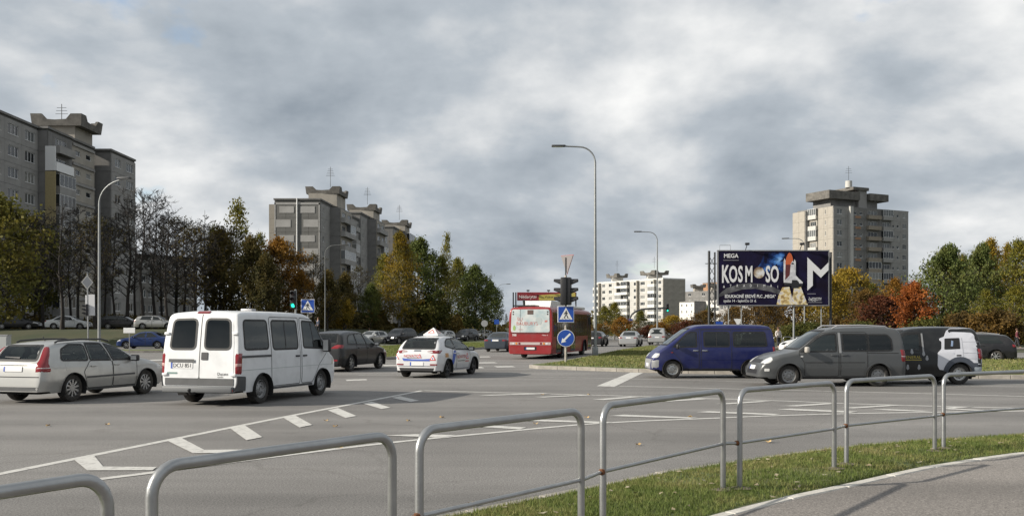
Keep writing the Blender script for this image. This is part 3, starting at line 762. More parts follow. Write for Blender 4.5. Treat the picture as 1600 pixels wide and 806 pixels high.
# --- pale sunlit block in the middle distance
def pale_block():
    c = dp(1036, 380); b = thing('apartment_block', 'long pale sunlit apartment block with concrete roof crowns beyond the traffic island', 'building', (c.x, c.y, -4))
    u = Vector((-23.4, 38, 0)).normalized(); L = 46.0; v = Vector((0.85, 0.52, 0)); n = 9
    H = hz(436, 380) + 4; rh = H/n
    e = u*L; q = v*12
    pts = [(e.x,e.y),(0,0),(q.x,q.y),(e.x+q.x,e.y+q.y)]
    core(b, pts, 0, H); roof_slab(b, pts, H, 0.5, M_PALEW, 0.1)
    facade(b, (e.x,e.y), (0,0), 0, n, rh, [('b',.8),'w','w',('n',.5),('b',.9),('b',.9),('n',.35),'w','v',('n',.5),('b',.9),('w',.8)], M_PALE, bal_m=M_PALEW, glaze=0.6, bdepth=1.4)
    facade(b, (0,0), (q.x,q.y), 0, n, rh, ['n','n'], M_CONCW)
    for t, ww in ((0.77, 1.0), (0.22, 1.25)):
        p = u*L*t + v*4
        core(b, [(p.x-2.4*ww,p.y-2.4),(p.x+2.4*ww,p.y-2.4),(p.x+2.4*ww,p.y+2.4),(p.x-2.4*ww,p.y+2.4)], H, H+2.3, M_PALE, 'stair_tower')
        canopy(b, p.x, p.y, math.atan2(u.y,u.x), 7.4*ww, 6.0*ww, H+2.2, 1.8)
        aerial(b, p.x, p.y, H+5, 5, 3)
    # projecting dark pilasters
    for t in (0.08, 0.36, 0.66, 0.9):
        p = u*L*(1-t); w = v*-1.4
        g = G(); g.slab([(p.x,p.y),(p.x+w.x,p.y+w.y),(p.x+w.x-u.x*.5,p.y+w.y-u.y*.5),(p.x-u.x*.5,p.y-u.y*.5)], 0, H); ob('wall_fin', g.mesh('wall_fin', M_CONCW), b)
pale_block()
def simple_block(label, px0, px1, d0, d1, top, n, cols, m, zb=-3, back=10, side_m=M_CONCD, roofs=0, glaze=0.5):
    a, c = dp(px0, d0), dp(px1, d1); b = thing('apartment_block', label, 'building', (a.x, a.y, zb))
    e = (c-a); e.z = 0; nr = Vector((-e.y, e.x, 0)).normalized()*back; H = hz(top, d1)-zb
    pts = [(0,0),(e.x,e.y),(e.x+nr.x,e.y+nr.y),(nr.x,nr.y)]
    core(b, pts, 0, H); roof_slab(b, pts, H, 0.4, M_CONCD, 0.1)
    facade(b, (0,0), (e.x,e.y), 0, n, H/n, cols, m, bal_m=m, glaze=glaze)
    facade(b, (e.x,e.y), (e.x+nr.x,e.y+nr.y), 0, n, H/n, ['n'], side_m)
    facade(b, (nr.x,nr.y), (0,0), 0, n, H/n, ['n','n'], m)
    for k in range(roofs):
        p = e*((k+0.5)/roofs) + nr*0.5
        core(b, [(p.x-2.2,p.y-2),(p.x+2.2,p.y-2),(p.x+2.2,p.y+2),(p.x-2.2,p.y+2)], H+.4, H+3, M_CONCW, 'stair_tower'); canopy(b, p.x, p.y, 0, 6.5, 6, H+2.6, 1.6)
    return b
simple_block('white five storey house with small windows left of the big billboard', 1062, 1085, 330, 322, 472, 6, ['o','o','o'], M_PALEW, back=14)
simple_block('white house with glazed balconies beside the billboard mast', 1088, 1135, 328, 316, 469, 6, ['b','n','b','b'], M_PALEW, back=14, glaze=0.8)
simple_block('dark grey block row with roof crowns behind the white houses', 1062, 1116, 470, 450, 455, 8, ['n','w','n','w','n'], M_CONCD, back=14, roofs=2)
simple_block('orange brick tower top far behind the white houses', 1098, 1124, 520, 505, 441, 10, ['n','w'], M_BROWNP, back=14, side_m=M_CONCD)
simple_block('grey apartment house seen under the big billboard', 1124, 1180, 215, 208, 470, 4, ['v','b','v','b','v'], M_CONC, back=12)

# --- twelve-storey tower on the right
def tower():
    c = dp(1302, 245); b = thing('apartment_tower', 'twelve storey concrete tower block with flat roof canopies above the billboard', 'building', (c.x, c.y, -0.5))
    n = 12; H = hz(322, 245)+0.5; rh = H/n
    f = Vector((25, 12, 0)).normalized(); s = Vector((-0.43, 0.9, 0))            # right-hand face, left-hand face
    def P(a, k): v = f*a + s*k; return (v.x, v.y)
    core(b, [P(0,0),P(27.5,0),P(27.5,13.2),P(0,13.2)], 0, H-0.3)
    # right-hand face, from the corner: window, rib, pairs, rounded balconies, loggias, pairs, window
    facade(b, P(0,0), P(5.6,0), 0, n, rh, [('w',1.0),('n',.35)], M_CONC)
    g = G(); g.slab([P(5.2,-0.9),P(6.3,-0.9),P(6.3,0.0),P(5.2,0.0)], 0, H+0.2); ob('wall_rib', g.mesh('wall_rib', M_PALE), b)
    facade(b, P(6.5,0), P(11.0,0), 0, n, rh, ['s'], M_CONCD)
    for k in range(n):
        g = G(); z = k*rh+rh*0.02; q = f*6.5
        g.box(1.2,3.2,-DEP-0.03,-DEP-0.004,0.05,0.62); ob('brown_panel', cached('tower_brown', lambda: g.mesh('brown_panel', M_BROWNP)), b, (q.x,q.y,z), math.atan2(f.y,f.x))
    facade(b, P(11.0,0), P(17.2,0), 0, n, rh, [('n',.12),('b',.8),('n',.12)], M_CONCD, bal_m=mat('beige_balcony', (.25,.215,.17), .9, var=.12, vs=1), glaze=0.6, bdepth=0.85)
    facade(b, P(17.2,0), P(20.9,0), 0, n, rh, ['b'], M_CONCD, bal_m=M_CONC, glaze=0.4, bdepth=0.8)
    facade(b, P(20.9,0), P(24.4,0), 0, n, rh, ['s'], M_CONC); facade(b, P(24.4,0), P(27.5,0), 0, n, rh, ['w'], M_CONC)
    # left-hand face, sunlit
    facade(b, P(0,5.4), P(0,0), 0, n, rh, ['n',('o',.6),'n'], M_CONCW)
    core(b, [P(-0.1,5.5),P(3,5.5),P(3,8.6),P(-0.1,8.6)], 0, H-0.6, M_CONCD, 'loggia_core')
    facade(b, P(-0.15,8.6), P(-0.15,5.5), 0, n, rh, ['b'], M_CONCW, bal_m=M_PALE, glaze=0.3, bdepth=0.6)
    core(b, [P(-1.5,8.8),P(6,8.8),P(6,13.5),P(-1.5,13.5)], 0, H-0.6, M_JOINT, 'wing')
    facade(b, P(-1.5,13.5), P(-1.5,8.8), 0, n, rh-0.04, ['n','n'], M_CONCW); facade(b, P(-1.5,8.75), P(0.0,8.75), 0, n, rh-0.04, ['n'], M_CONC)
    roof_slab(b, [P(0,0),P(27.5,0),P(27.5,13.2),P(0,13.2)], H-0.3, 0.4, M_CONCD, 0.15)
    def crown(a0, a1, k0, k1, z0, z1, m, name): 
        g = G(); g.slab([P(a0,k0),P(a1,k0),P(a1,k1),P(a0,k1)], z0, z1); ob(name, g.mesh(name, m), b)
    crown(1.5, 11.5, 2.5, 9, H+0.1, H+2.2, M_CONCD, 'roof_house'); crown(-0.6, 10.4, 0.8, 9.5, H+2.2, H+4.4, M_CANOPY, 'roof_canopy')
    crown(10.6, 13.6, 1.5, 8.0, H+0.1, H+5.0, M_CONC, 'lift_tower'); crown(8.2, 13.9, 1.0, 8.5, H+5.0, H+5.8, M_CANOPY, 'lift_roof')
    crown(13.7, 18.0, 2.0, 9, H+0.1, H+2.4, M_CONCD, 'roof_house'); crown(13.9, 20.8, 0.6, 9.5, H+2.4, H+4.3, M_CANOPY, 'roof_canopy')
    q = P(8.5, 3); g = G(); g.lathe([(0,H+7.6),(0.9,H+7.6),(0.9,H+5.8),(0,H+5.8)], 12, c=(q[0],q[1],0)); ob('roof_tank', g.mesh('roof_tank', M_PALE, 40), b)
    aerial(b, q[0], q[1], H+7.6, 4.0, 3)
tower()
# ------------------------------------------------------------------ trees
M_BARK = mat('bark_dark', (0.035, 0.03, 0.026), 0.95, var=0.3, vs=6)
M_BIRCHBARK = mat('bark_birch', (0.30, 0.29, 0.27), 0.9, col2=(0.07, 0.065, 0.06), vs=3)
M_TWIG = mat('twig', (0.05, 0.042, 0.036), 0.95)
LEAFM = {
 'olive': leafmat('leaf_olive', [(0.045,0.055,0.014),(0.08,0.088,0.02),(0.125,0.115,0.024),(0.18,0.145,0.026)]),
 'dim': leafmat('leaf_dim_brown', [(0.04,0.042,0.016),(0.072,0.064,0.02),(0.115,0.085,0.022),(0.17,0.115,0.026)]),
 'orange': leafmat('leaf_orange', [(0.09,0.065,0.016),(0.17,0.095,0.017),(0.25,0.12,0.017),(0.32,0.15,0.02)]),
 'yellow': leafmat('leaf_yellow', [(0.10,0.095,0.018),(0.19,0.14,0.018),(0.29,0.19,0.02),(0.36,0.23,0.025)]),
 'green': leafmat('leaf_green', [(0.05,0.072,0.02),(0.08,0.104,0.026),(0.12,0.138,0.032),(0.18,0.172,0.036)]),
 'willow': leafmat('leaf_willow', [(0.06,0.085,0.024),(0.10,0.128,0.034),(0.16,0.172,0.05),(0.25,0.22,0.06)]),
 'yellowgreen': leafmat('leaf_yellowgreen', [(0.065,0.082,0.018),(0.13,0.132,0.024),(0.21,0.185,0.027),(0.30,0.225,0.03)]),
 'red': leafmat('leaf_red', [(0.12,0.045,0.014),(0.22,0.065,0.016),(0.29,0.085,0.018),(0.33,0.12,0.022)]),
 'wine': leafmat('leaf_wine', [(0.035,0.018,0.012),(0.07,0.025,0.014),(0.11,0.035,0.014),(0.14,0.05,0.016)]),
 'rust': leafmat('leaf_rust', [(0.05,0.038,0.014),(0.10,0.062,0.016),(0.16,0.09,0.018),(0.22,0.125,0.02)]),
}
ENV = {  # crown radius (share of the greatest radius) against height (share of the crown's height)
 'round': [(0,.35),(.15,.8),(.4,1),(.65,.92),(.85,.6),(1,.08)],
 'egg': [(0,.5),(.2,.95),(.4,1),(.6,.8),(.8,.48),(1,.05)],
 'spire': [(0,.55),(.15,.9),(.3,1),(.5,.78),(.7,.5),(.88,.24),(1,.03)],
 'bush': [(0,.75),(.2,1),(.5,.95),(.75,.7),(1,.12)],
 'vase': [(0,.2),(.3,.55),(.6,.95),(.8,1),(.95,.6),(1,.2)],
}
def env(kind, t):
    P = ENV[kind]
    for (a, ra), (b, rb) in zip(P, P[1:]):
        if t <= b: return ra + (rb-ra)*(t-a)/(b-a)
    return P[-1][1]
def grow(seed, H, crown0, rad, kind, limbs, sub, twigs, trunk_r, rise, lean=(0,0), stems=1):
    """Trunk, limbs and twigs as tapering tubes; returns the geometry and the twig segments."""
    rn = random.Random(seed); g = G(); segs = []
    for st in range(stems):
        off = Vector((rn.uniform(-.5,.5), rn.uniform(-.5,.5), 0))*(0 if stems == 1 else 1)*rad*0.4
        tip = Vector((lean[0], lean[1], 0)) + off*1.5
        n = 9; P = []; wob = [Vector((rn.uniform(-1,1), rn.uniform(-1,1), 0))*0.02*H for _ in range(4)]
        for i in range(n+1):
            t = i/n; P.append(off*(1-t)*0.4 + tip*t*t + sum((w*math.sin(t*math.pi*(k+1))/(k+1) for k, w in enumerate(wob)), Vector()) + Vector((0,0,H*t*(0.97))))
        g.tube(P, [trunk_r*(1.25 if i == 0 else 1)*(1-0.93*(i/n)**0.85) for i in range(n+1)], 7)
        def on(t):
            q = t*n; i = min(n-1, int(q)); return P[i].lerp(P[i+1], q-i)
        for k in range(limbs//stems):
            t = crown0 + (1-crown0)*((k+rn.random())/(limbs/stems))**0.95
            tc = (t-crown0)/(1-crown0); a = k*2.399 + rn.uniform(-.5,.5)
            Ln = rad*env(kind, tc)*rn.uniform(.72, 1.12); o = on(min(.985, t*0.96))
            up = rise*(1-0.35*tc)*rn.uniform(.7,1.25)
            Q = []; m = 5
            for i in range(m+1):
                s = i/m; Q.append(o + Vector((math.cos(a),math.sin(a),0))*Ln*s + Vector((0,0,Ln*up*s*(1-0.25*s))) + Vector((rn.uniform(-1,1),rn.uniform(-1,1),rn.uniform(-1,1)))*0.05*Ln*s)
            r0 = max(0.02, trunk_r*(1-0.9*t)*0.45)
            g.tube(Q, [max(0.012, r0*(1-0.85*i/m)) for i in range(m+1)], 5, caps=False)
            segs.append((Q[2], Q[5], 1))
            for j in range(sub):
                s = rn.uniform(.25, 1); i = min(m-1, int(s*m)); p = Q[i].lerp(Q[i+1], s*m-i)
                d = (Q[min(m,i+1)]-Q[i]).normalized(); sd_ = Vector((rn.uniform(-1,1),rn.uniform(-1,1),rn.uniform(-.25,.9)))
                d = (d*0.8 + sd_*0.9).normalized(); l2 = Ln*rn.uniform(.22,.5)
                e = p + d*l2; mid_ = p.lerp(e, .5) + Vector((0,0,-.05*l2))
                g.tube([p, mid_, e], [max(0.020,r0*.4), max(.016,r0*.25), 0.012], 3, caps=False); segs.append((p, e, 2))
                for w in range(twigs):
                    s2 = rn.uniform(.3,1); p2 = p.lerp(e, s2); d2 = (d*0.7 + Vector((rn.uniform(-1,1),rn.uniform(-1,1),rn.uniform(-.3,1)))*.8).normalized()
                    e2 = p2 + d2*l2*rn.uniform(.3,.65); g.tube([p2, e2], [0.014, 0.008], 3, caps=False); segs.append((p2, e2, 3))
    return g, segs
def leaves(segs, per, spread, size, m, seed, droop=0.0, flat=1.0):
    """Leaf-sized quads scattered along the twigs."""
    r_ = np.random.default_rng(seed); A = np.array([s[0] for s in segs]); B = np.array([s[1] for s in segs])
    lv = np.array([s[2] for s in segs]); cnt = np.where(lv == 1, per*2, np.where(lv == 2, per*2, per)).astype(int)
    cnt = np.maximum(0, (cnt*r_.uniform(0.35, 1.65, len(cnt)))).astype(int)
    idx = np.repeat(np.arange(len(segs)), cnt); n = len(idx)
    t = r_.uniform(.15, 1.08, (n,1)); P = A[idx]*(1-t)+B[idx]*t + r_.normal(0, spread, (n,3))*np.array([1,1,flat])
    P[:,2] -= droop*np.abs(r_.normal(0,1,n)); P[:,2] = np.maximum(P[:,2], 0.15)
    u = r_.normal(0,1,(n,3)); u /= np.linalg.norm(u,axis=1)[:,None]; w = r_.normal(0,1,(n,3)); w -= u*(u*w).sum(1)[:,None]; w /= np.linalg.norm(w,axis=1)[:,None]
    if droop: u[:,2] -= 1.2; u /= np.linalg.norm(u,axis=1)[:,None]
    s = size*r_.uniform(.55,1.35,(n,1)); V = np.empty((n,4,3))
    V[:,0] = P-u*s*.62; V[:,1] = P+w*s*.36; V[:,2] = P+u*s*.62; V[:,3] = P-w*s*.36
    return raw_mesh('crown', V.reshape(-1,3), np.arange(4*n).reshape(n,4), m)
SPEC = {  # H, crown start, radius, envelope, limbs, sub, twigs, trunk radius, rise, leaf(per, spread, size, droop), colour, bark, lean, stems
 'bare_a': dict(H=15, c0=.22, rad=2.6, kind='egg', limbs=44, sub=7, twigs=6, tr=.19, rise=1.15, leaf=(0.30,.14,.16,0), col='dim', bark=M_BARK),
 'bare_b': dict(H=15, c0=.28, rad=2.2, kind='vase', limbs=40, sub=7, twigs=6, tr=.18, rise=1.35, leaf=(0.42,.14,.16,0), col='dim', bark=M_BARK),
 'bare_c': dict(H=13, c0=.18, rad=3.0, kind='round', limbs=46, sub=7, twigs=6, tr=.19, rise=1.0, leaf=(1.2,.2,.17,0), col='dim', bark=M_BARK),
 'olive': dict(H=12, c0=.16, rad=3.6, kind='round', limbs=46, sub=7, twigs=3, tr=.2, rise=.7, leaf=(5.2,.33,.27,0), col='olive', bark=M_BARK),
 'dim': dict(H=11, c0=.08, rad=3.0, kind='spire', limbs=46, sub=7, twigs=3, tr=.18, rise=.8, leaf=(5.0,.32,.27,0), col='dim', bark=M_BARK),
 'orange': dict(H=11, c0=.12, rad=3.4, kind='egg', limbs=44, sub=7, twigs=3, tr=.18, rise=.85, leaf=(4.6,.33,.28,0), col='orange', bark=M_BARK),
 'birch': dict(H=16, c0=.10, rad=3.2, kind='spire', limbs=60, sub=7, twigs=3, tr=.18, rise=.75, leaf=(4.8,.28,.26,.35), col='yellow', bark=M_BIRCHBARK),
 'birchthin': dict(H=17, c0=.2, rad=2.2, kind='spire', limbs=46, sub=6, twigs=3, tr=.15, rise=1.0, leaf=(2.1,.28,.26,.4), col='yellowgreen', bark=M_BIRCHBARK),
 'birchgreen': dict(H=16, c0=.10, rad=3.3, kind='spire', limbs=58, sub=7, twigs=3, tr=.18, rise=.75, leaf=(4.6,.3,.26,.35), col='yellowgreen', bark=M_BIRCHBARK),
 'green': dict(H=14, c0=.08, rad=4.0, kind='egg', limbs=56, sub=8, twigs=3, tr=.2, rise=.7, leaf=(5.0,.34,.28,0), col='green', bark=M_BARK),
 'willow': dict(H=15, c0=.06, rad=4.4, kind='spire', limbs=64, sub=8, twigs=3, tr=.22, rise=.75, leaf=(5.4,.36,.28,.45), col='willow', bark=M_BARK, lean=(1.3,0)),
 'maple': dict(H=8, c0=.10, rad=2.6, kind='egg', limbs=44, sub=7, twigs=3, tr=.13, rise=.8, leaf=(4.8,.3,.26,0), col='red', bark=M_BARK, stems=2),
 'wine': dict(H=7, c0=.08, rad=3.0, kind='bush', limbs=44, sub=7, twigs=3, tr=.13, rise=.6, leaf=(4.6,.32,.26,0), col='wine', bark=M_BARK),
 'rust': dict(H=10, c0=.08, rad=3.6, kind='round', limbs=46, sub=7, twigs=3, tr=.18, rise=.7, leaf=(4.2,.36,.28,0), col='rust', bark=M_BARK),
 'shrub': dict(H=4, c0=.05, rad=2.2, kind='bush', limbs=36, sub=6, twigs=2, tr=.07, rise=.6, leaf=(6.0,.3,.26,0), col='rust', bark=M_BARK, stems=3),
 'shrubgreen': dict(H=4, c0=.05, rad=2.4, kind='bush', limbs=36, sub=6, twigs=2, tr=.07, rise=.6, leaf=(6.0,.3,.26,0), col='olive', bark=M_BARK, stems=3),
 'shrubyellow': dict(H=5, c0=.05, rad=2.3, kind='bush', limbs=36, sub=6, twigs=2, tr=.07, rise=.7, leaf=(6.0,.3,.26,0), col='yellow', bark=M_BARK, stems=3),
}
PROTO = {}
def proto(kind, var):
    k = (kind, var)
    if k not in PROTO:
        s = SPEC[kind]; sd_ = hash_(kind)*7 + var*101
        g, segs = grow(sd_, s['H'], s['c0'], s['rad'], s['kind'], s['limbs'], s['sub'], s['twigs'], s['tr'], s['rise'], s.get('lean', (0,0)), s.get('stems', 1))
        tm = g.mesh('trunk', s['bark'], 60, fix=False)
        per, spread, size, droop = s['leaf']
        cm = leaves(segs, per, spread, size, LEAFM[s['col']], sd_, droop)
        PROTO[k] = (tm, cm, s['H'])
    return PROTO[k]
def hash_(s): return sum((i+1)*ord(c) for i, c in enumerate(s)) % 1000
TREES = []
trnd = random.Random(5)
def tree(kind, px, top, d, label, group, name='tree', cat='tree', wide=1.0, var=None, recolour=None):
    var = trnd.randrange(2) if var is None else var
    tm, cm, H = proto(kind, var)
    p = dp(px, d); z = gz(p.x, p.y); h = hz(top, d) - z; s = h/H
    t = thing(name, label, cat, (p.x, p.y, z-0.03), trnd.uniform(0, 6.28), group)
    if kind == 'willow': t.rotation_euler[2] = trnd.uniform(-.5,.5)
    t.scale = (s*wide, s*wide, s)
    ob('trunk', tm, t); c = ob('crown', cm, t)
    if recolour:
        c.data = cached(('recol', kind, var, recolour), lambda: recol(cm, recolour))
    return t
def recol(me, col):
    m = me.copy(); m.materials.clear(); m.materials.append(LEAFM[col]); return m
# bare row on the left bank
BARE = [(12,330,103,'bare_c'),(38,322,98,'bare_c'),(68,312,104,'bare_a'),(97,300,96,'bare_a'),(122,318,103,'bare_b'),(150,330,97,'bare_c'),(178,345,105,'bare_b'),
        (200,292,100,'bare_a'),(222,288,97,'bare_b'),(243,300,103,'bare_b'),(262,312,97,'bare_a'),(276,330,110,'bare_c'),(288,338,104,'bare_b'),(304,345,98,'bare_c'),(320,322,101,'bare_a')]
for i, (px, top, d, k) in enumerate(BARE):
    w = ORD[i] if i < 7 else ORD[len(BARE)-1-i]
    lab = f'bare dark tree, {w} from the left edge in the row on the bank' if i < 7 else f'bare dark tree, {w} from the right in the row before the low block'
    tree(k, px, top, d, lab.replace('first from the right', 'rightmost'), 'bare trees on the left bank', wide=1.15, var=i % 2)
OT = [
 ('olive',-8,300,84,'olive green leafy tree at the left edge of the picture','trees on the left bank',1.0),
 ('olive',62,352,112,'yellowish green tree between the bare trees near the left edge','trees on the left bank',.9),
 ('dim',345,352,103,'dark brownish tree just right of the bare row, above the minibus','trees on the left bank',.8),
 ('bare_c',362,350,108,'dark half bare tree between two brown trees above the minibus','trees on the left bank',1.0),
 ('birchthin',374,298,112,'tall sparse pale birch rising above its darker neighbours','trees on the left bank',1.25),
 ('birchthin',404,352,110,'slim yellowish birch left of the orange tree','trees on the left bank',1.1),
 ('birchthin',335,340,106,'slim pale birch at the end of the bare row','trees on the left bank',1.0),
 ('dim',392,366,100,'dark olive tree left of the orange tree','trees on the left bank',.85),
 ('orange',436,368,106,'orange autumn tree in front of the patterned end wall','trees on the left bank',.95),
 ('dim',416,395,98,'low brown tree at the foot of the orange tree, left side','trees on the left bank',.9),
 ('orange',470,420,104,'smaller orange brown tree right of the big orange tree','trees on the left bank',.8),
 ('bare_c',490,388,108,'bare spreading tree before the patterned end wall','trees on the left bank',.85),
 ('dim',512,420,102,'dark brown tree behind the lamp post right of the crossing sign','trees on the left bank',.9),
 ('dim',540,424,112,'dark brown tree below the middle grey block','trees on the left bank',.95),
 ('bare_c',560,410,120,'bare tree below the middle grey block, next to the yellow birch','trees on the left bank',.9),
 ('shrubyellow',536,468,108,'small yellow bush behind the dark grey car','trees on the left bank',.8),
 ('green',580,440,118,'dark green tree left of the bright yellow birch','trees along the street',0.87),
 ('birch',624,352,122,'tall bright yellow birch in the middle of the left tree belt','trees along the street',1.10),
 ('birchgreen',600,388,128,'greenish birch hugging the left side of the yellow birch','trees along the street',1.05),
 ('green',655,366,128,'tall dark green tree right of the yellow birch','trees along the street',0.97),
 ('birchthin',699,352,136,'thin birch with a spiky yellow tip','trees along the street',.75),
 ('birchgreen',690,392,130,'yellow green birch below the spiky birch tip','trees along the street',1.15),
 ('birchgreen',714,395,138,'yellow green birch left of the last dark green tree','trees along the street',1.15),
 ('green',742,410,134,'dark green rounded tree at the right end of the left tree belt','trees along the street',0.97),
 ('green',766,436,146,'smaller dark green tree right beside the rounded one','trees along the street',0.78),
 ('shrubgreen',668,470,128,'dark green undergrowth bush between the birches','trees along the street',1.2),
 ('dim',590,470,124,'low brown undergrowth tree left of the yellow birch foot','trees along the street',.9),
 ('birchthin',791,488,230,'distant thin yellow birch left of the red billboard','trees along the street',1.1),
 ('birchgreen',944,474,128,'yellow green birch beside the tall lamp post','trees before the pale block',1.7),
 ('rust',936,505,118,'small rust coloured tree right behind the tall lamp post','trees before the pale block',1.5),
 ('birchgreen',960,468,132,'taller yellow green birch before the pale block','trees before the pale block',1.5),
 ('orange',972,494,122,'orange bushy tree left of the small traffic light','trees before the pale block',1.7),
 ('birchgreen',1001,482,134,'green yellow conical tree before the pale block centre','trees before the pale block',1.9),
 ('wine',1016,508,126,'dark wine coloured bush right of the silver sedan','trees before the pale block',1.8),
 ('orange',1032,502,124,'orange bush behind the second lamp post','trees before the pale block',1.7),
 ('yellow_',1050,492,126,'golden yellow tree left of the blue van','trees before the pale block',1.6),
 ('wine',1078,500,122,'dark reddish bush before the white house','trees before the pale block',1.8),
 ('rust',1104,484,120,'brown leaved tree left of the billboard mast','trees before the pale block',1.4),
 ('green',1107,474,230,'dark evergreen before the glazed balconies','trees before the pale block',.5),
 ('rust',1150,478,140,'brown tree under the left half of the billboard','trees behind the billboard',1.1),
 ('rust',1195,462,132,'broad brown tree under the middle of the billboard','trees behind the billboard',1.1),
 ('rust',1240,440,138,'brown tree under the rocket end of the billboard','trees behind the billboard',1.0),
 ('yellow_',1292,430,126,'golden brown tree at the right end of the billboard','trees behind the billboard',0.98),
 ('yellow_',1322,418,134,'tall golden tree right of the billboard, below the tower','trees behind the billboard',0.98),
 ('rust',1352,452,122,'brown orange tree left of the wine red tree','trees behind the billboard',.8),
 ('green',1362,440,150,'dark green tree below the tower, partly hidden','trees behind the billboard',.7),
 ('wine',1378,462,108,'dark wine red tree beside the bright red maple','trees on the right',1.3),
 ('orange',1398,432,124,'bright orange tree behind the red maple','trees on the right',0.91),
 ('maple',1426,440,100,'bright orange red maple above the black van','trees on the right',0.98),
 ('willow',1466,374,112,'big green willow with leaning top above the black van','trees on the right',1.24),
 ('yellow_',1487,392,122,'yellow crown tip poking out behind the big willow','trees on the right',.45),
 ('willow',1522,372,118,'second green willow, right of the big one','trees on the right',0.93),
 ('birch',1548,362,124,'tall orange yellow birch near the right edge','trees on the right',1.01),
 ('birchgreen',1592,364,116,'yellow green birch at the right edge of the picture','trees on the right',1.20),
 ('birch',1574,370,130,'orange yellow birch between the tall one and the right edge','trees on the right',.85),
 ('birchgreen',1506,388,126,'yellow green birch between the two willows','trees on the right',.85),
 ('birchgreen',1540,446,100,'yellow brown tree in front of the orange yellow birch','trees on the right',1.5),
 ('birchgreen',1588,440,98,'yellow green low tree at the right edge above the black estate','trees on the right',1.6),
 ('shrub',1500,492,96,'brown bush behind the white truck cab print','trees on the right',1.1),
 ('shrub',1560,488,92,'rust bush behind the black estate car','trees on the right',1.2),
 ('shrubgreen',1450,498,98,'low green bush behind the black van roof','trees on the right',1.2),
 ('shrubgreen',1262,506,104,'low green hedge bush left of the thin lamp post','trees behind the billboard',1.3),
 ('shrubgreen',1236,510,102,'low green hedge bush behind the pedestrian','trees behind the billboard',1.2),
 ('shrub',1300,498,106,'brown bush behind the grey van roof','trees behind the billboard',1.2),
 ('shrubgreen',1345,505,100,'dark bush behind the grey van rear','trees behind the billboard',1.2),
]
for k, px, top, d, lab, grp, wide in OT:
    rc = None
    if k == 'yellow_': k = 'rust'; rc = 'yellow'
    nm = 'bush' if 'bush' in lab else 'tree'
    tree(k, px, top, d, lab, grp, name=nm, cat=nm, wide=wide, recolour=rc)
BARE2 = [(-6,320,116,'bare_a'),(54,330,115,'bare_c'),(110,326,116,'bare_a'),(164,336,115,'bare_b'),(212,318,114,'bare_b'),(254,322,115,'bare_a'),(332,345,114,'bare_c'),(350,352,118,'bare_a')]
for i, (px, top, d, k) in enumerate(BARE2):
    w = ORD[i] if i < 4 else ORD[len(BARE2)-1-i]
    tree(k, px, top, d, f'bare tree in the rear row, {w} from the {"left edge" if i < 4 else "right end"}, behind the bank trees', 'bare trees in the rear row', var=(i+1) % 2)
# far woods that close the horizon: nobody could count these
def far_wood():
    r_ = np.random.default_rng(9); n = 26000; V = []
    a = r_.uniform(-38, 38, n); d = r_.uniform(620, 760, n); x = d*np.tan(np.radians(a)); 
    top = 7 + 4*np.sin(a*1.7) + 2.5*np.sin(a*5.3+1) + 1.6*np.sin(a*13)
    z = r_.uniform(-1, 1, n)**2*np.maximum(3, top) + 0.2; P = np.stack([x, d, z], 1)
    u = r_.normal(0,1,(n,3)); u /= np.linalg.norm(u,axis=1)[:,None]; w = np.cross(u, r_.normal(0,1,(n,3))); w /= np.linalg.norm(w,axis=1)[:,None]
    s = r_.uniform(.8,2.0,(n,1)); Q = np.empty((n,4,3)); Q[:,0]=P-u*s; Q[:,1]=P+w*s; Q[:,2]=P+u*s; Q[:,3]=P-w*s
    tag(ob('far_wood', raw_mesh('far_wood', Q.reshape(-1,3), np.arange(4*n).reshape(n,4), LEAFM['dim'])), 'low dark band of woods along the horizon', 'woods', kind='stuff')
far_wood()
# undergrowth that fills the foot of the tree belts
def undergrowth(name, line, n, h, col, label):
    r_ = np.random.default_rng(len(name)); P0 = np.array(line, float); seg = r_.integers(0, len(line)-1, n); t = r_.uniform(0,1,(n,1))
    P = P0[seg]*(1-t)+P0[seg+1]*t + r_.normal(0,1,(n,2))*np.array([1.5,3.0])
    hh = h*(0.55+0.45*np.sin(P[:,0]*.9)*np.sin(P[:,0]*.37+1)+0.15*np.sin(P[:,0]*3.1)); z = np.array([gz(a,b) for a,b in P]) + r_.uniform(0,1,n)*np.maximum(.3,hh)
    Q = np.column_stack([P, z]); u = r_.normal(0,1,(n,3)); u /= np.linalg.norm(u,axis=1)[:,None]; w = np.cross(u, r_.normal(0,1,(n,3))); w /= np.linalg.norm(w,axis=1)[:,None]
    s = r_.uniform(.10,.26,(n,1)); F4 = np.empty((n,4,3)); F4[:,0]=Q-u*s; F4[:,1]=Q+w*s*.6; F4[:,2]=Q+u*s; F4[:,3]=Q-w*s*.6
    tag(ob(name, raw_mesh(name, F4.reshape(-1,3), np.arange(4*n).reshape(n,4), LEAFM[col])), label, 'undergrowth', kind='stuff')
undergrowth('bank_undergrowth', [(-78,114),(-66,112),(-50,112),(-40,112),(-30,112)], 16000, 2.0, 'dim', 'dark scrub behind the parked cars on the left bank')
undergrowth('street_undergrowth', [(-30,112),(-20,122),(-14,128),(-4,140),(2,150)], 26000, 3.2, 'dim', 'dark brown undergrowth at the foot of the left tree belt')
undergrowth('right_undergrowth', [(30,112),(40,110),(50,106),(56,104),(66,100),(80,98)], 26000, 3.4, 'dim', 'dark undergrowth at the foot of the right tree belt')
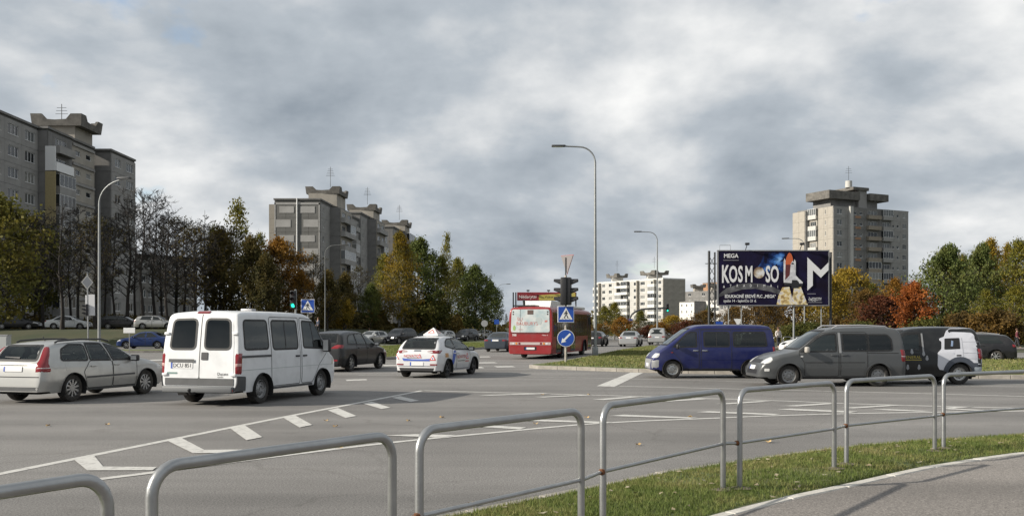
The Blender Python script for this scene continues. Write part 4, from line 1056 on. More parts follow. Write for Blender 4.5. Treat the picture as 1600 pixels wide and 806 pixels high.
# ------------------------------------------------------------------ vehicles
M_GLASS = mat('car_glass', (0.012, 0.015, 0.015), 0.03, ior=1.5)
M_GLASSG = mat('car_glass_green', (0.028, 0.036, 0.033), 0.04, ior=1.5)
def thin_glass(name, tint, rough=0.02):
    """Thin automotive glass: tinted see-through sheet with a mirror reflection that grows at grazing angles."""
    m = bpy.data.materials.new(name); m.use_nodes = True; nt = m.node_tree; L = nt.links
    for n in list(nt.nodes):
        if n.type == 'BSDF_PRINCIPLED': nt.nodes.remove(n)
    tr = nt.nodes.new('ShaderNodeBsdfTransparent'); tr.inputs[0].default_value = (*tint, 1)
    gl = nt.nodes.new('ShaderNodeBsdfGlossy'); gl.inputs['Roughness'].default_value = rough; gl.inputs[0].default_value = (.9,.95,.95,1)
    fr = nt.nodes.new('ShaderNodeFresnel'); fr.inputs[0].default_value = 1.6
    mx = nt.nodes.new('ShaderNodeMixShader'); L.new(fr.outputs[0], mx.inputs[0]); L.new(tr.outputs[0], mx.inputs[1]); L.new(gl.outputs[0], mx.inputs[2])
    L.new(mx.outputs[0], nt.nodes['Material Output'].inputs['Surface']); MATS[name] = m; return m
M_CLEARG = thin_glass('window_glass_clear', (.66,.72,.69)); M_TINTG = thin_glass('window_glass_tinted', (.28,.31,.30)); M_PRIVG = thin_glass('window_glass_privacy', (.09,.10,.10))
M_SEAT = mat('seat_cloth', (.03,.03,.032), .9, var=.2, vs=20); M_GASKET = mat('window_rubber', (.012,.012,.012), .6)
M_TYRE = mat('tyre', (0.022, 0.021, 0.02), 0.85, col2=(0.05, 0.045, 0.04), vs=5)
M_RIM = mat('alloy_rim', (0.42, 0.42, 0.42), 0.35, 0.8)
M_STEELRIM = mat('steel_rim', (0.30, 0.30, 0.30), 0.5, 0.6, var=0.2, vs=8)
M_TRIM = mat('grey_bumper', (0.06, 0.062, 0.065), 0.6, var=0.15, vs=3)
M_UNDER = mat('underbody', (0.012, 0.012, 0.012), 0.9)
M_RED = mat('tail_red', (0.20, 0.007, 0.011), 0.15, coat=0.5)
M_REDD = mat('tail_dark_red', (0.17, 0.01, 0.014), 0.15, coat=0.5)
M_CLEAR = mat('lamp_clear', (0.55, 0.55, 0.54), 0.12, coat=0.6)
M_AMBER = mat('lamp_amber', (0.55, 0.20, 0.04), 0.2)
M_HEADON = mat('headlamp_lit', (0.8, 0.78, 0.7), 0.2, emit=(1.0, 0.93, 0.75), es=1.3)
M_PLATE = mat('number_plate', (0.62, 0.62, 0.62), 0.5)
M_PLATEB = mat('plate_blue', (0.02, 0.07, 0.34), 0.5)
M_INK = mat('black_print', (0.015, 0.015, 0.016), 0.6)
M_SEAM = mat('panel_gap', (0.02, 0.02, 0.02), 0.8)
M_CHROME = mat('chrome', (0.6, 0.6, 0.6), 0.12, 1.0)
M_REDPRINT = mat('red_print', (0.45, 0.03, 0.03), 0.5)
M_BLUEPRINT = mat('blue_print', (0.03, 0.08, 0.36), 0.5)
M_YELLOWPRINT = mat('yellow_print', (0.42, 0.33, 0.05), 0.5)
def paint(name, col, metal=0.0, rough=0.32, dirt=0.12):
    """Car paint under clear coat, with a patchy film of road dust."""
    if name in MATS: return MATS[name]
    m = bpy.data.materials.new(name); m.use_nodes = True; nt = m.node_tree; L = nt.links; b = nt.nodes['Principled BSDF']
    b.inputs['Metallic'].default_value = metal; b.inputs['Coat Weight'].default_value = 0.25; b.inputs['Specular IOR Level'].default_value = 0.35; b.inputs['Coat Roughness'].default_value = 0.08
    t = nt.nodes.new('ShaderNodeTexCoord')
    n = nt.nodes.new('ShaderNodeTexNoise'); n.inputs['Scale'].default_value = 3.0; n.inputs['Detail'].default_value = 5; L.new(t.outputs['Object'], n.inputs['Vector'])
    m2 = nt.nodes.new('ShaderNodeMapRange'); m2.inputs[1].default_value = 0.45; m2.inputs[2].default_value = 0.75; m2.inputs[4].default_value = dirt*2.2; L.new(n.outputs['Fac'], m2.inputs[0])
    mx = nt.nodes.new('ShaderNodeMix'); mx.data_type = 'RGBA'; L.new(m2.outputs[0], mx.inputs[0])
    mx.inputs[6].default_value = (*col, 1); mx.inputs[7].default_value = (0.125, 0.122, 0.115, 1); L.new(mx.outputs[2], b.inputs['Base Color'])
    r2 = nt.nodes.new('ShaderNodeMapRange'); r2.inputs[3].default_value = rough; r2.inputs[4].default_value = 0.7; L.new(m2.outputs[0], r2.inputs[0]); L.new(r2.outputs[0], b.inputs['Roughness'])
    MATS[name] = m; return m
def chaikin(P, it=2):
    for _ in range(it):
        Q = [P[0]]
        for a, b in zip(P, P[1:]):
            Q += [(a[0]*.75+b[0]*.25, a[1]*.75+b[1]*.25), (a[0]*.25+b[0]*.75, a[1]*.25+b[1]*.75)]
        Q.append(P[-1]); P = Q
    return P
def interp(P, x):
    if x <= P[0][0]: return P[0][1]
    for (a, fa), (b, fb) in zip(P, P[1:]):
        if x <= b: return fa + (fb-fa)*(x-a)/max(1e-9, b-a)
    return P[-1][1]
def sinterp(P, x):
    if x <= P[0][0]: return P[0][1]
    for (a, fa), (b, fb) in zip(P, P[1:]):
        if x <= b:
            t = (x-a)/max(1e-9, b-a); return fa + (fb-fa)*(0.5*t + 0.5*t*t*(3-2*t))
    return P[-1][1]
class Car:
    """Body lofted along x (0 = rear, L = front); everything else is laid onto its surface by projection."""
    def __init__(s, name, label, cat, L, W, prof, sec, wheels, wr, clear, pm, plan=(.25,.86,.35,.80), rc=.09, crown=.03, arch=1.14, step=.06, group=None, arch_off=0.0):
        s.L, s.W, s.wheels, s.wr, s.pm = L, W, wheels, wr, pm
        s.root = thing(name, label, cat, group=group); s.cuts = []
        top = chaikin(prof, 2); ra = wr*arch
        # stations: even along the outline, plus the wheel arches
        xs = {0.0, L}; acc = 0
        for (a, za), (b, zb) in zip(top, top[1:]):
            l = math.hypot(b-a, zb-za); k = max(1, int(l/step))
            for i in range(k): xs.add(round(a+(b-a)*i/k, 4))
        for xw in wheels:
            for i in range(17): xs.add(round(xw+ra*math.cos(math.pi*i/16), 4))
            xs.add(round(xw-ra-.004,4)); xs.add(round(xw+ra+.004,4))
        k = int(L/step)
        for i in range(k): xs.add(round(L*i/k,4))
        xs = sorted(x for x in xs if 0 <= x <= L); xs = [x for i, x in enumerate(xs) if i == 0 or x-xs[i-1] > .0015]
        er, pr, ef, pf = plan
        def pl(x):
            v = 1.0
            if x < er: v = pr + (1-pr)*math.sqrt(max(0, 1-(1-x/er)**2))
            if x > L-ef: t = (x-(L-ef))/ef; v = min(v, pf + (1-pf)*math.sqrt(max(0, 1-t*t)))
            return v
        NB, NT, NC = (22 if step < .1 else 13), 5, (10 if step < .1 else 5); rows = []
        for x in xs:
            zt = interp(top, x); zb = clear + (.04 if x < .25 or x > L-.3 else 0)
            for xw in wheels:
                d = abs(x-xw)
                if d < ra: zb = max(zb, wr + math.sqrt(max(0, ra*ra-d*d)))
            zb = min(zb, zt-.05); ze = zt - crown*min(1, (zt-zb)/.6); r_ = min(rc, (ze-zb)*.5); p = pl(x)*W/2; col = []
            for i in range(NB): 
                z = zb + (ze-r_-zb)*i/(NB-1); col.append((p*sinterp(sec, z), z))
            y1, z1 = col[-1]
            for i in range(1, NT+1):
                a = math.pi/2*i/NT; z = z1 + r_*math.sin(a); yb = p*sinterp(sec, z); col.append((min(yb, y1 - (y1-p*sinterp(sec, z1+r_*.0))) - r_*(1-math.cos(a)) - (y1-yb)*.5, z))
            ye = col[-1][0]
            for i in range(1, NC+1):
                q = ye*(1-i/NC); col.append((q, ze + (zt-ze)*(1-(q/ye)**2)))
            rows.append([(x-L/2, -y, z) for y, z in col[:-1]] + [(x-L/2, 0, col[-1][1])] + [(x-L/2, y, z) for y, z in col[-2::-1]])
        m = len(rows[0]); V = [p for r_ in rows for p in r_]
        Fc = [(i*m+j, i*m+j+1, (i+1)*m+j+1, (i+1)*m+j) for i in range(len(rows)-1) for j in range(m-1)]
        Fc.append(tuple(range(m))); Fc.append(tuple(range((len(rows)-1)*m+m-1, (len(rows)-1)*m-1, -1)))
        g = G(); g.add(V, Fc); me = g.mesh('body', pm, 28); s.body = ob('body', me, s.root)
        s.bvh = BVHTree.FromPolygons([Vector(v) for v in V], Fc)
        g = G(); c2 = clear-.02; w2 = W/2-.24
        g.box(-L/2+.12, L/2-.18, -w2, w2, c2, .55); g.box(-L/2+.3, L/2-.4, -W/2+.09, W/2-.09, .5, .62)
        ob('underbody', g.mesh('underbody', M_UNDER), s.root)
    def hit(s, axis, a, b, off):
        """Project a 2-D point onto the body. side axes use (x from rear, z); end axes use (y, z)."""
        if axis in 'LR':
            sg = 1 if axis == 'L' else -1; o = Vector((a-s.L/2, sg*5, b)); d = Vector((0,-sg,0))
        elif axis in 'BF':
            sg = -1 if axis == 'B' else 1; o = Vector((sg*9, a, b)); d = Vector((-sg,0,0))
        else: o = Vector((a-s.L/2, b, 9)); d = Vector((0,0,-1))
        h, n, i, _ = s.bvh.ray_cast(o, d)
        if h is not None and axis in 'LR' and (h.y*sg < .5*s.W/2): h = None
        if h is None:                                   # past the outline: slide in towards the middle until the body is met
            c = Vector((0, o.y, .8)) if axis in 'LR' else (Vector((o.x, 0, .8)) if axis in 'BF' else Vector((0, 0, 9)))
            for k in range(1, 120):
                h, n, i, _ = s.bvh.ray_cast(o.lerp(c, k/160), d)
                if h is not None and not (axis in 'LR' and h.y*sg < .5*s.W/2): break
            else: h, n, i, _ = s.bvh.find_nearest(o + d*4)
        if n.dot(d) > 0: n = -n
        nn = (n*0.75 - d*0.25).normalized()
        return h + nn*off
    def panel(s, name, axis, pts, m, off=.006, rnd=.04, parent=None, seg=None, rings=(1,.78,.5,.24), label=None):
        """A thin shaped panel (window, lamp, plate, trim) lying on the body, edge turned in."""
        P = round_poly(pts, rnd); glass = m in (M_CLEARG, M_TINTG, M_PRIVG)
        if glass: s.cuts.append((axis, P))
        P = densify(P, seg or .12); n = len(P)
        cx, cy = sum(p[0] for p in P)/n, sum(p[1] for p in P)/n; V = []; Fc = []
        V += [s.hit(axis, x, y, -.012) for x, y in P]
        for k in rings: V += [s.hit(axis, cx+(x-cx)*k, cy+(y-cy)*k, off) for x, y in P]
        V.append(s.hit(axis, cx, cy, off)); R_ = len(rings)+1
        for j in range(R_-1): Fc += [(j*n+i, j*n+(i+1)%n, (j+1)*n+(i+1)%n, (j+1)*n+i) for i in range(n)]
        Fc += [((R_-1)*n+i, (R_-1)*n+(i+1)%n, R_*n) for i in range(n)]
        g = G(); g.add(V, Fc); o = ob(name, g.mesh(name, m, 40), parent or s.root)
        if label: o['label'] = label
        if glass: s.seam('window_rubber', axis, P + [P[0]], .045, M_GASKET, off+.002, parent=o)
        return o
    def both(s, name, pts, m, **k): return [s.panel(name, ax, pts, m, **k) for ax in 'LR']
    def seam(s, name, axis, line, w=.014, m=None, off=.005, parent=None):
        P = densify_open(line, .1); V = []
        for i, (x, y) in enumerate(P):
            a, b = P[max(0,i-1)], P[min(len(P)-1,i+1)]; l = math.hypot(b[0]-a[0], b[1]-a[1]) or 1; nx, ny = -(b[1]-a[1])/l*w/2, (b[0]-a[0])/l*w/2
            V += [s.hit(axis, x+nx, y+ny, off), s.hit(axis, x-nx, y-ny, off)]
        g = G(); g.add(V, [(2*i,2*i+1,2*i+3,2*i+2) for i in range(len(P)-1)]); return ob(name, g.mesh(name, m or M_SEAM), parent or s.root)
    def door(s, pts, handle=None, axes='LR', hm=None, rnd=.06):
        for ax in axes:
            d = s.panel('door', ax, pts, s.pm, off=.004, rnd=rnd, seg=.14)
            s.seam('door_gap', ax, round_poly(pts, rnd)+[round_poly(pts, rnd)[0]], .016, off=.006, parent=d)
            if handle:
                p = s.hit(ax, handle[0], handle[1], .012); g = G(); g.rbox(-.09,.09,-.018,.018,-.02,.02,.012)
                ob('handle', g.mesh('handle', hm or s.pm, 50), d, p)
    def wheel_set(s, rim='alloy', m=None, track=None, dual=False, tw=.20, spokes=9):
        me_t, me_r = wheel_meshes(s.wr, rim, m or M_RIM, tw, spokes); y = (track or s.W/2 - tw/2 - .035)
        for xw in s.wheels:
            for sg in (1, -1):
                w = ob('wheel', me_t, s.root, (xw-s.L/2, sg*y, s.wr), 0 if sg < 0 else math.pi); w.rotation_euler[1] = random.uniform(0,1) if sg < 0 else -random.uniform(0,1)
                ob('rim', me_r, w)
                a = s.wr*1.10; g = G(); n = 14
                vs = [(a*math.cos(math.pi*i/n), yy, a*math.sin(math.pi*i/n)) for yy in (-tw*.9, tw*.25) for i in range(-2, n+3)]; k = n+5
                if sg > 0: vs = [(x, -yy, z) for x, yy, z in vs]
                g.add(vs, [(i,i+1,k+i+1,k+i) for i in range(k-1)]); cap = [(0, vs[0][1]*-1.0*1.0 if 0 else (tw*.25 if sg<0 else -tw*.25), 0)]
                ob('wheel_well', g.mesh('wheel_well', M_UNDER), s.root, (xw-s.L/2, sg*y, s.wr))
    def mirror(s, x, z, m, size=(.12,.22,.16), axes='LR', w=None):
        for ax in axes:
            p = s.hit(ax, x, z, .0); sg = 1 if ax == 'L' else -1; a, b, c = size
            g = G(); g.rbox(-a/2,a/2, 0.05*sg if sg>0 else -b-.05, b+.05 if sg>0 else -.05, -c/2, c/2, .035); g.box(-.03,.03,-.02,.07*1,-.05,0) if sg>0 else g.box(-.03,.03,-.07,.02,-.05,0)
            o = ob('mirror', g.mesh('mirror', m, 50), s.root, (p.x, p.y, z))
            g = G(); yy = (0.08, b+.02) if sg>0 else (-b-.02, -.08); g.box(-a/2-.006,-a/2-.001, yy[0], yy[1], -c/2+.03, c/2-.03); ob('mirror_glass', g.mesh('mirror_glass', M_CLEAR), o)
    def plate(s, axis, y, z, w=.52, h=.115, text=None):
        p = s.panel('number_plate', axis, [(y-w/2,z-h/2),(y+w/2,z-h/2),(y+w/2,z+h/2),(y-w/2,z+h/2)], M_PLATE, off=.015, rnd=.01)
        sg = -1 if axis == 'B' else 1
        yl = y+w/2 if axis == 'B' else y-w/2
        s.panel('plate_band', axis, [(yl-.045*(1 if axis=='B' else 0),z-h/2),(yl+.045*(0 if axis=='B' else 1),z-h/2),(yl+.045*(0 if axis=='B' else 1),z+h/2),(yl-.045*(1 if axis=='B' else 0),z+h/2)], M_PLATEB, off=.018, rnd=.004, parent=p)
        if text: s.text('plate_letters', axis, text, y-.02*(1 if axis=='B' else -1), z, h*.72, M_INK, parent=p, off=.021)
        return p
    def text(s, name, axis, body, x, z, size, m, off=.009, parent=None, slant=0.0, stretch=1.0):
        """Flat lettering laid onto the body, centred at x,z; reads left to right from outside."""
        V, Fc = text_geo(body, size); flip = -1 if axis in 'BL' else 1
        P = [s.hit(axis, x+flip*v[0]*stretch, z+v[1]+slant*v[0], off) for v in V]
        g = G(); g.add(P, Fc); return ob(name, g.mesh(name, m, fix=False), parent or s.root)
    def corner(s, name, end, sg, rows, m, off=.012, nz=7, nc=7, parent=None):
        """A lamp wrapped round a corner. rows: (z, distance of its inner edge from the middle, reach along the flank from the end)."""
        ctr_x = (-s.L/2+.75) if end == 'B' else (s.L/2-.95); dx = -1 if end == 'B' else 1; V = []
        for j in range(nz):
            z = rows[0][0] + (rows[-1][0]-rows[0][0])*j/(nz-1); yi = interp([(r_[0], r_[1]) for r_ in rows], z); xo = interp([(r_[0], r_[2]) for r_ in rows], z)
            a = s.hit(end, sg*yi, z, 0); ax = 'L' if sg > 0 else 'R'; b = s.hit(ax, xo if end == 'B' else s.L-xo, z, 0)
            a0 = math.atan2(abs(a.y), (a.x-ctr_x)*dx); a1 = math.atan2(abs(b.y), (b.x-ctr_x)*dx)
            for i in range(nc):
                q = a0+(a1-a0)*i/(nc-1); dr = Vector((dx*math.cos(q), sg*math.sin(q), 0))
                h, n, _, _ = s.bvh.ray_cast(Vector((ctr_x,0,z))+dr*4, -dr)
                if h is None: h = a.lerp(b, i/(nc-1))
                edge = i in (0, nc-1) or j in (0, nz-1)
                V.append(h + dr*(off if not edge else -.006))
        g = G(); g.add(V, [(j*nc+i, j*nc+i+1, (j+1)*nc+i+1, (j+1)*nc+i) for j in range(nz-1) for i in range(nc-1)])
        return ob(name, g.mesh(name, m, 50), parent or s.root)
    def open_windows(s):
        """Take the sheet metal out from behind the glass."""
        if not s.cuts: return
        bm = bmesh.new(); bm.from_mesh(s.body.data); kill = []
        def ins(P, a, b):
            c = False; j = len(P)-1
            for i in range(len(P)):
                if (P[i][1] > b) != (P[j][1] > b) and a < (P[j][0]-P[i][0])*(b-P[i][1])/(P[j][1]-P[i][1]+1e-12)+P[i][0]: c = not c
                j = i
            return c
        for f in bm.faces:
            c = f.calc_center_median(); n = f.normal
            for ax, P in s.cuts:
                if ax == 'L' and (c.y < .3*s.W/2 or n.y < .3): continue
                if ax == 'R' and (c.y > -.3*s.W/2 or n.y > -.3): continue
                if ax == 'B' and (c.x > -s.L*.2 or n.x > -.25): continue
                if ax == 'F' and (c.x < 0 or n.x < .2): continue
                if all(ins(P, (v.co.x+s.L/2) if ax in 'LR' else v.co.y, v.co.z) for v in f.verts): kill.append(f); break
        bmesh.ops.delete(bm, geom=kill, context='FACES'); bm.to_mesh(s.body.data); bm.free()
    def seats(s, rows, h=.62, zs=.48, dash=None):
        """Seat rows: (x from rear of the backrest, number of seats)."""
        for x, n in rows:
            for k in range(n):
                w = min(.5, (s.W-.45)/max(n,2)*.92); y = (k-(n-1)/2)*w*1.12 if n != 2 else (-.36, .36)[k]
                g = G(); g.rbox(-.08,.10,-w/2,w/2,zs-.05,zs+h,.06); g.rbox(.06,.55,-w/2,w/2,zs-.12,zs+.10,.05); g.rbox(-.07,.05,-.13,.13,zs+h+.02,zs+h+.19,.04)
                ob('seat', g.mesh('seat', M_SEAT, 50), s.root, (x-s.L/2, y, 0))
        if dash: g = G(); g.rbox(dash-.25,dash+.30,-s.W/2+.2,s.W/2-.2,.60,.93 if s.L < 4.6 and s.W < 1.95 else 1.08,.08); ob('dashboard', g.mesh('dashboard', M_BLACK, 50), s.root, (-s.L/2,0,0))
    def place(s, local, wpt, heading):
        """Put the body point local (x from rear, y) over the ground point wpt, nose along heading (degrees)."""
        s.open_windows()
        a = R(heading); lx, ly = local[0]-s.L/2, local[1]
        s.root.rotation_euler[2] = a
        s.root.location = (wpt[0]-(lx*math.cos(a)-ly*math.sin(a)), wpt[1]-(lx*math.sin(a)+ly*math.cos(a)), wpt[2] if len(wpt) > 2 else 0.0)
        return s
def text_geo(body, size, bold=0.0):
    cu = bpy.data.curves.new('t', 'FONT'); cu.body = body; cu.size = size*1.35; cu.align_x = 'CENTER'; cu.align_y = 'CENTER'; cu.resolution_u = 3; cu.offset = bold*size
    o = bpy.data.objects.new('t', cu); me = bpy.data.meshes.new_from_object(o)
    V = [v.co[:] for v in me.vertices]; Fc = [tuple(p.vertices) for p in me.polygons]
    bpy.data.objects.remove(o); bpy.data.curves.remove(cu); bpy.data.meshes.remove(me); return V, Fc
def round_poly(P, r, n=4):
    if r <= 0: return list(P)
    o = []; k = len(P)
    for i in range(k):
        a, b, c = Vector(P[i-1]), Vector(P[i]), Vector(P[(i+1)%k]); u = a-b; v = c-b
        q = min(r, u.length*.45, v.length*.45); p0 = b+u.normalized()*q; p1 = b+v.normalized()*q
        for j in range(n+1): t = j/n; o.append(tuple(p0*(1-t)**2 + b*2*t*(1-t) + p1*t*t))
    return o
def densify(P, s):
    o = []
    for a, b in zip(P, P[1:]+P[:1]):
        l = math.hypot(b[0]-a[0], b[1]-a[1]); k = max(1, int(l/s)); o += [(a[0]+(b[0]-a[0])*i/k, a[1]+(b[1]-a[1])*i/k) for i in range(k)]
    return o
def densify_open(P, s):
    o = []
    for a, b in zip(P, P[1:]):
        l = math.hypot(b[0]-a[0], b[1]-a[1]); k = max(1, int(l/s)); o += [(a[0]+(b[0]-a[0])*i/k, a[1]+(b[1]-a[1])*i/k) for i in range(k)]
    return o + [P[-1]]
def wheel_meshes(r, kind, m, tw, spokes):
    def mk():
        rr = r*.66; h = tw/2; g = G()
        g.lathe([(rr*.98,-h*.82),(rr*1.02,-h*.95),(r*.86,-h),(r*.96,-h*.86),(r,-h*.6),(r,h*.6),(r*.96,h*.86),(r*.86,h),(rr*1.02,h*.95),(rr*.98,h*.82)], 32, 'y')
        t = g.mesh('wheel', M_TYRE, 40); g = G()
        if kind == 'alloy':
            g.lathe([(rr,-h*.80),(rr*.93,-h*.92),(rr*.90,-h*.6),(rr*.88,h*.5)], 32, 'y'); g.lathe([(0,-h*.84),(rr*.20,-h*.84),(rr*.24,-h*.6),(0,-h*.3)], 20, 'y')
            for k in range(spokes):
                a = 2*math.pi*k/spokes; c_, s_ = math.cos(a), math.sin(a); w0, w1 = rr*.075, rr*.11
                P = [(rr*.18,-w0),(rr*.92,-w1),(rr*.92,w1),(rr*.18,w0)]
                vs = [(x*c_-y*s_, yy, x*s_+y*c_) for yy in (-h*.84, -h*.5) for x, y in P]; g.add(vs, [(0,1,2,3),(7,6,5,4),(0,4,5,1),(1,5,6,2),(2,6,7,3),(3,7,4,0)])
            g.lathe([(0,h*.0),(rr*.9,h*.0)], 20, 'y', 1)
        else:
            g.lathe([(rr,-h*.80),(rr*.94,-h*.93),(rr*.88,-h*.5),(rr*.70,-h*.42),(rr*.55,-h*.62),(rr*.36,-h*.78),(rr*.30,-h*.55),(0,-h*.55)], 28, 'y')
            for k in range(8):
                a = 2*math.pi*(k+.5)/8; q = rr*.63; g.lathe([(0,-h*.56),(rr*.07,-h*.56),(rr*.07,-h*.4)], 8, 'y', 1, (q*math.cos(a),0,q*math.sin(a)))
            g.lathe([(0,-h*.70),(rr*.13,-h*.70),(rr*.16,-h*.5)], 12, 'y', 1 if kind == 'steeldark' else 0)
        return t, g.mesh('rim', [m, M_UNDER], 35)
    return cached(('wheel', r, kind, m.name, tw, spokes), mk)
SEC_CAR = [(.15,.90),(.30,.955),(.52,1.0),(.80,.985),(.93,.945),(1.02,.90),(1.45,.70)]
SEC_VAN = [(.15,.93),(.35,.97),(.6,1.0),(1.0,.99),(1.15,.965),(1.9,.86),(2.15,.84)]

# --- silver estate car, left edge
PM_SILVER = paint('silver_paint', (0.43, 0.43, 0.415), 0.55, 0.34, 0.1)
def estate():
    c = Car('estate_car', 'silver estate car with tall red tail lamps at the left edge', 'car', 4.52, 1.77,
        [(0,.40),(.015,.62),(.05,.92),(.10,.98),(.33,1.30),(.50,1.40),(1.2,1.455),(2.0,1.46),(2.55,1.40),(3.28,1.03),(3.45,.985),(4.05,.88),(4.36,.74),(4.49,.56),(4.52,.38)],
        SEC_CAR, (.97,3.61), .325, .24, PM_SILVER, (.42,.82,.6,.72), rc=.1)
    c.both('side_window', [(.62,.99),(1.50,.965),(1.50,1.345),(1.05,1.35),(.72,1.24)], M_CLEARG, rnd=.07, off=.004)
    c.both('side_window', [(1.57,.965),(2.28,.95),(2.12,1.36),(1.57,1.365)], M_CLEARG, rnd=.04, off=.004)
    c.both('side_window', [(2.36,.95),(3.10,.955),(2.62,1.27),(2.22,1.35)], M_CLEARG, rnd=.04, off=.004)
    c.door([(1.44,.30),(2.31,.30),(2.31,.935),(1.54,.95),(1.30,.70)], (1.62,.82)); c.door([(2.33,.30),(3.20,.30),(3.22,.925),(2.33,.935)], (2.46,.83))
    for ax in 'LR':
        c.seam('rub_strip', ax, [(1.38,.56),(3.12,.575)], .045, M_TRIM, .012)
        lamp = c.corner('tail_lamp', 'B', 1 if ax == 'L' else -1, [(.72,.60,.30),(.93,.60,.25),(1.02,.62,.28),(1.20,.575,.38),(1.34,.53,.48)], M_RED, nz=16); c.corner('reverse_lamp', 'B', 1 if ax == 'L' else -1, [(.79,.61,.285),(.86,.61,.265)], M_CLEAR, .016, 3, parent=lamp)
        c.seam('sill_trim', ax, [(1.35,.265),(3.2,.265)], .07, M_TRIM, .006); c.panel('fuel_flap', ax, [(.72,.74),(.92,.74),(.92,.90),(.72,.90)], c.pm, rnd=.03, off=.005)
        c.panel('headlamp', ax, [(4.02,.66),(4.42,.60),(4.30,.74),(4.06,.80)], M_CLEAR, rnd=.03)
    c.panel('rear_window', 'B', [(-.58,1.00),(.58,1.00),(.50,1.33),(-.50,1.33)], M_TINTG, rnd=.06)
    c.plate('B', 0, .80); c.seam('bumper_line', 'B', [(-.74,.62),(.74,.62)], .02); c.panel('rear_valance', 'B', [(-.72,.30),(.72,.30),(.74,.39),(-.74,.39)], M_TRIM, rnd=.02)
    c.seam('plate_recess', 'B', [(-.40,.89),(.40,.89)], .03, M_TRIM); c.panel('wiper', 'B', [(-.1,1.035),(.34,1.06),(.34,1.075),(-.1,1.07)], M_BLACK, rnd=.005, off=.02)
    c.panel('windscreen', 'F', [(-.66,1.02),(.66,1.02),(.54,1.37),(-.54,1.37)], M_TINTG, rnd=.06)
    for sg in (-1, 1):
        g = G(); g.tube([(-1.55,sg*.55,1.40),(-1.45,sg*.55,1.44),(-.8,sg*.56,1.472),(0,sg*.555,1.468),(.25,sg*.55,1.42)], .022, 8); ob('roof_rail', g.mesh('roof_rail', M_BLACK, 50), c.root)
    g = G(); g.tube([(-1.25,0,1.44),(-1.32,0,1.54)], .012, 6); ob('aerial', g.mesh('aerial', M_BLACK), c.root)
    c.mirror(3.02,.98,M_BLACK); c.seats([(1.25,3),(2.1,2)], dash=3.05); c.wheel_set('alloy', spokes=10)
    c.place((.97,-.86), at(115,627), 74)
estate()

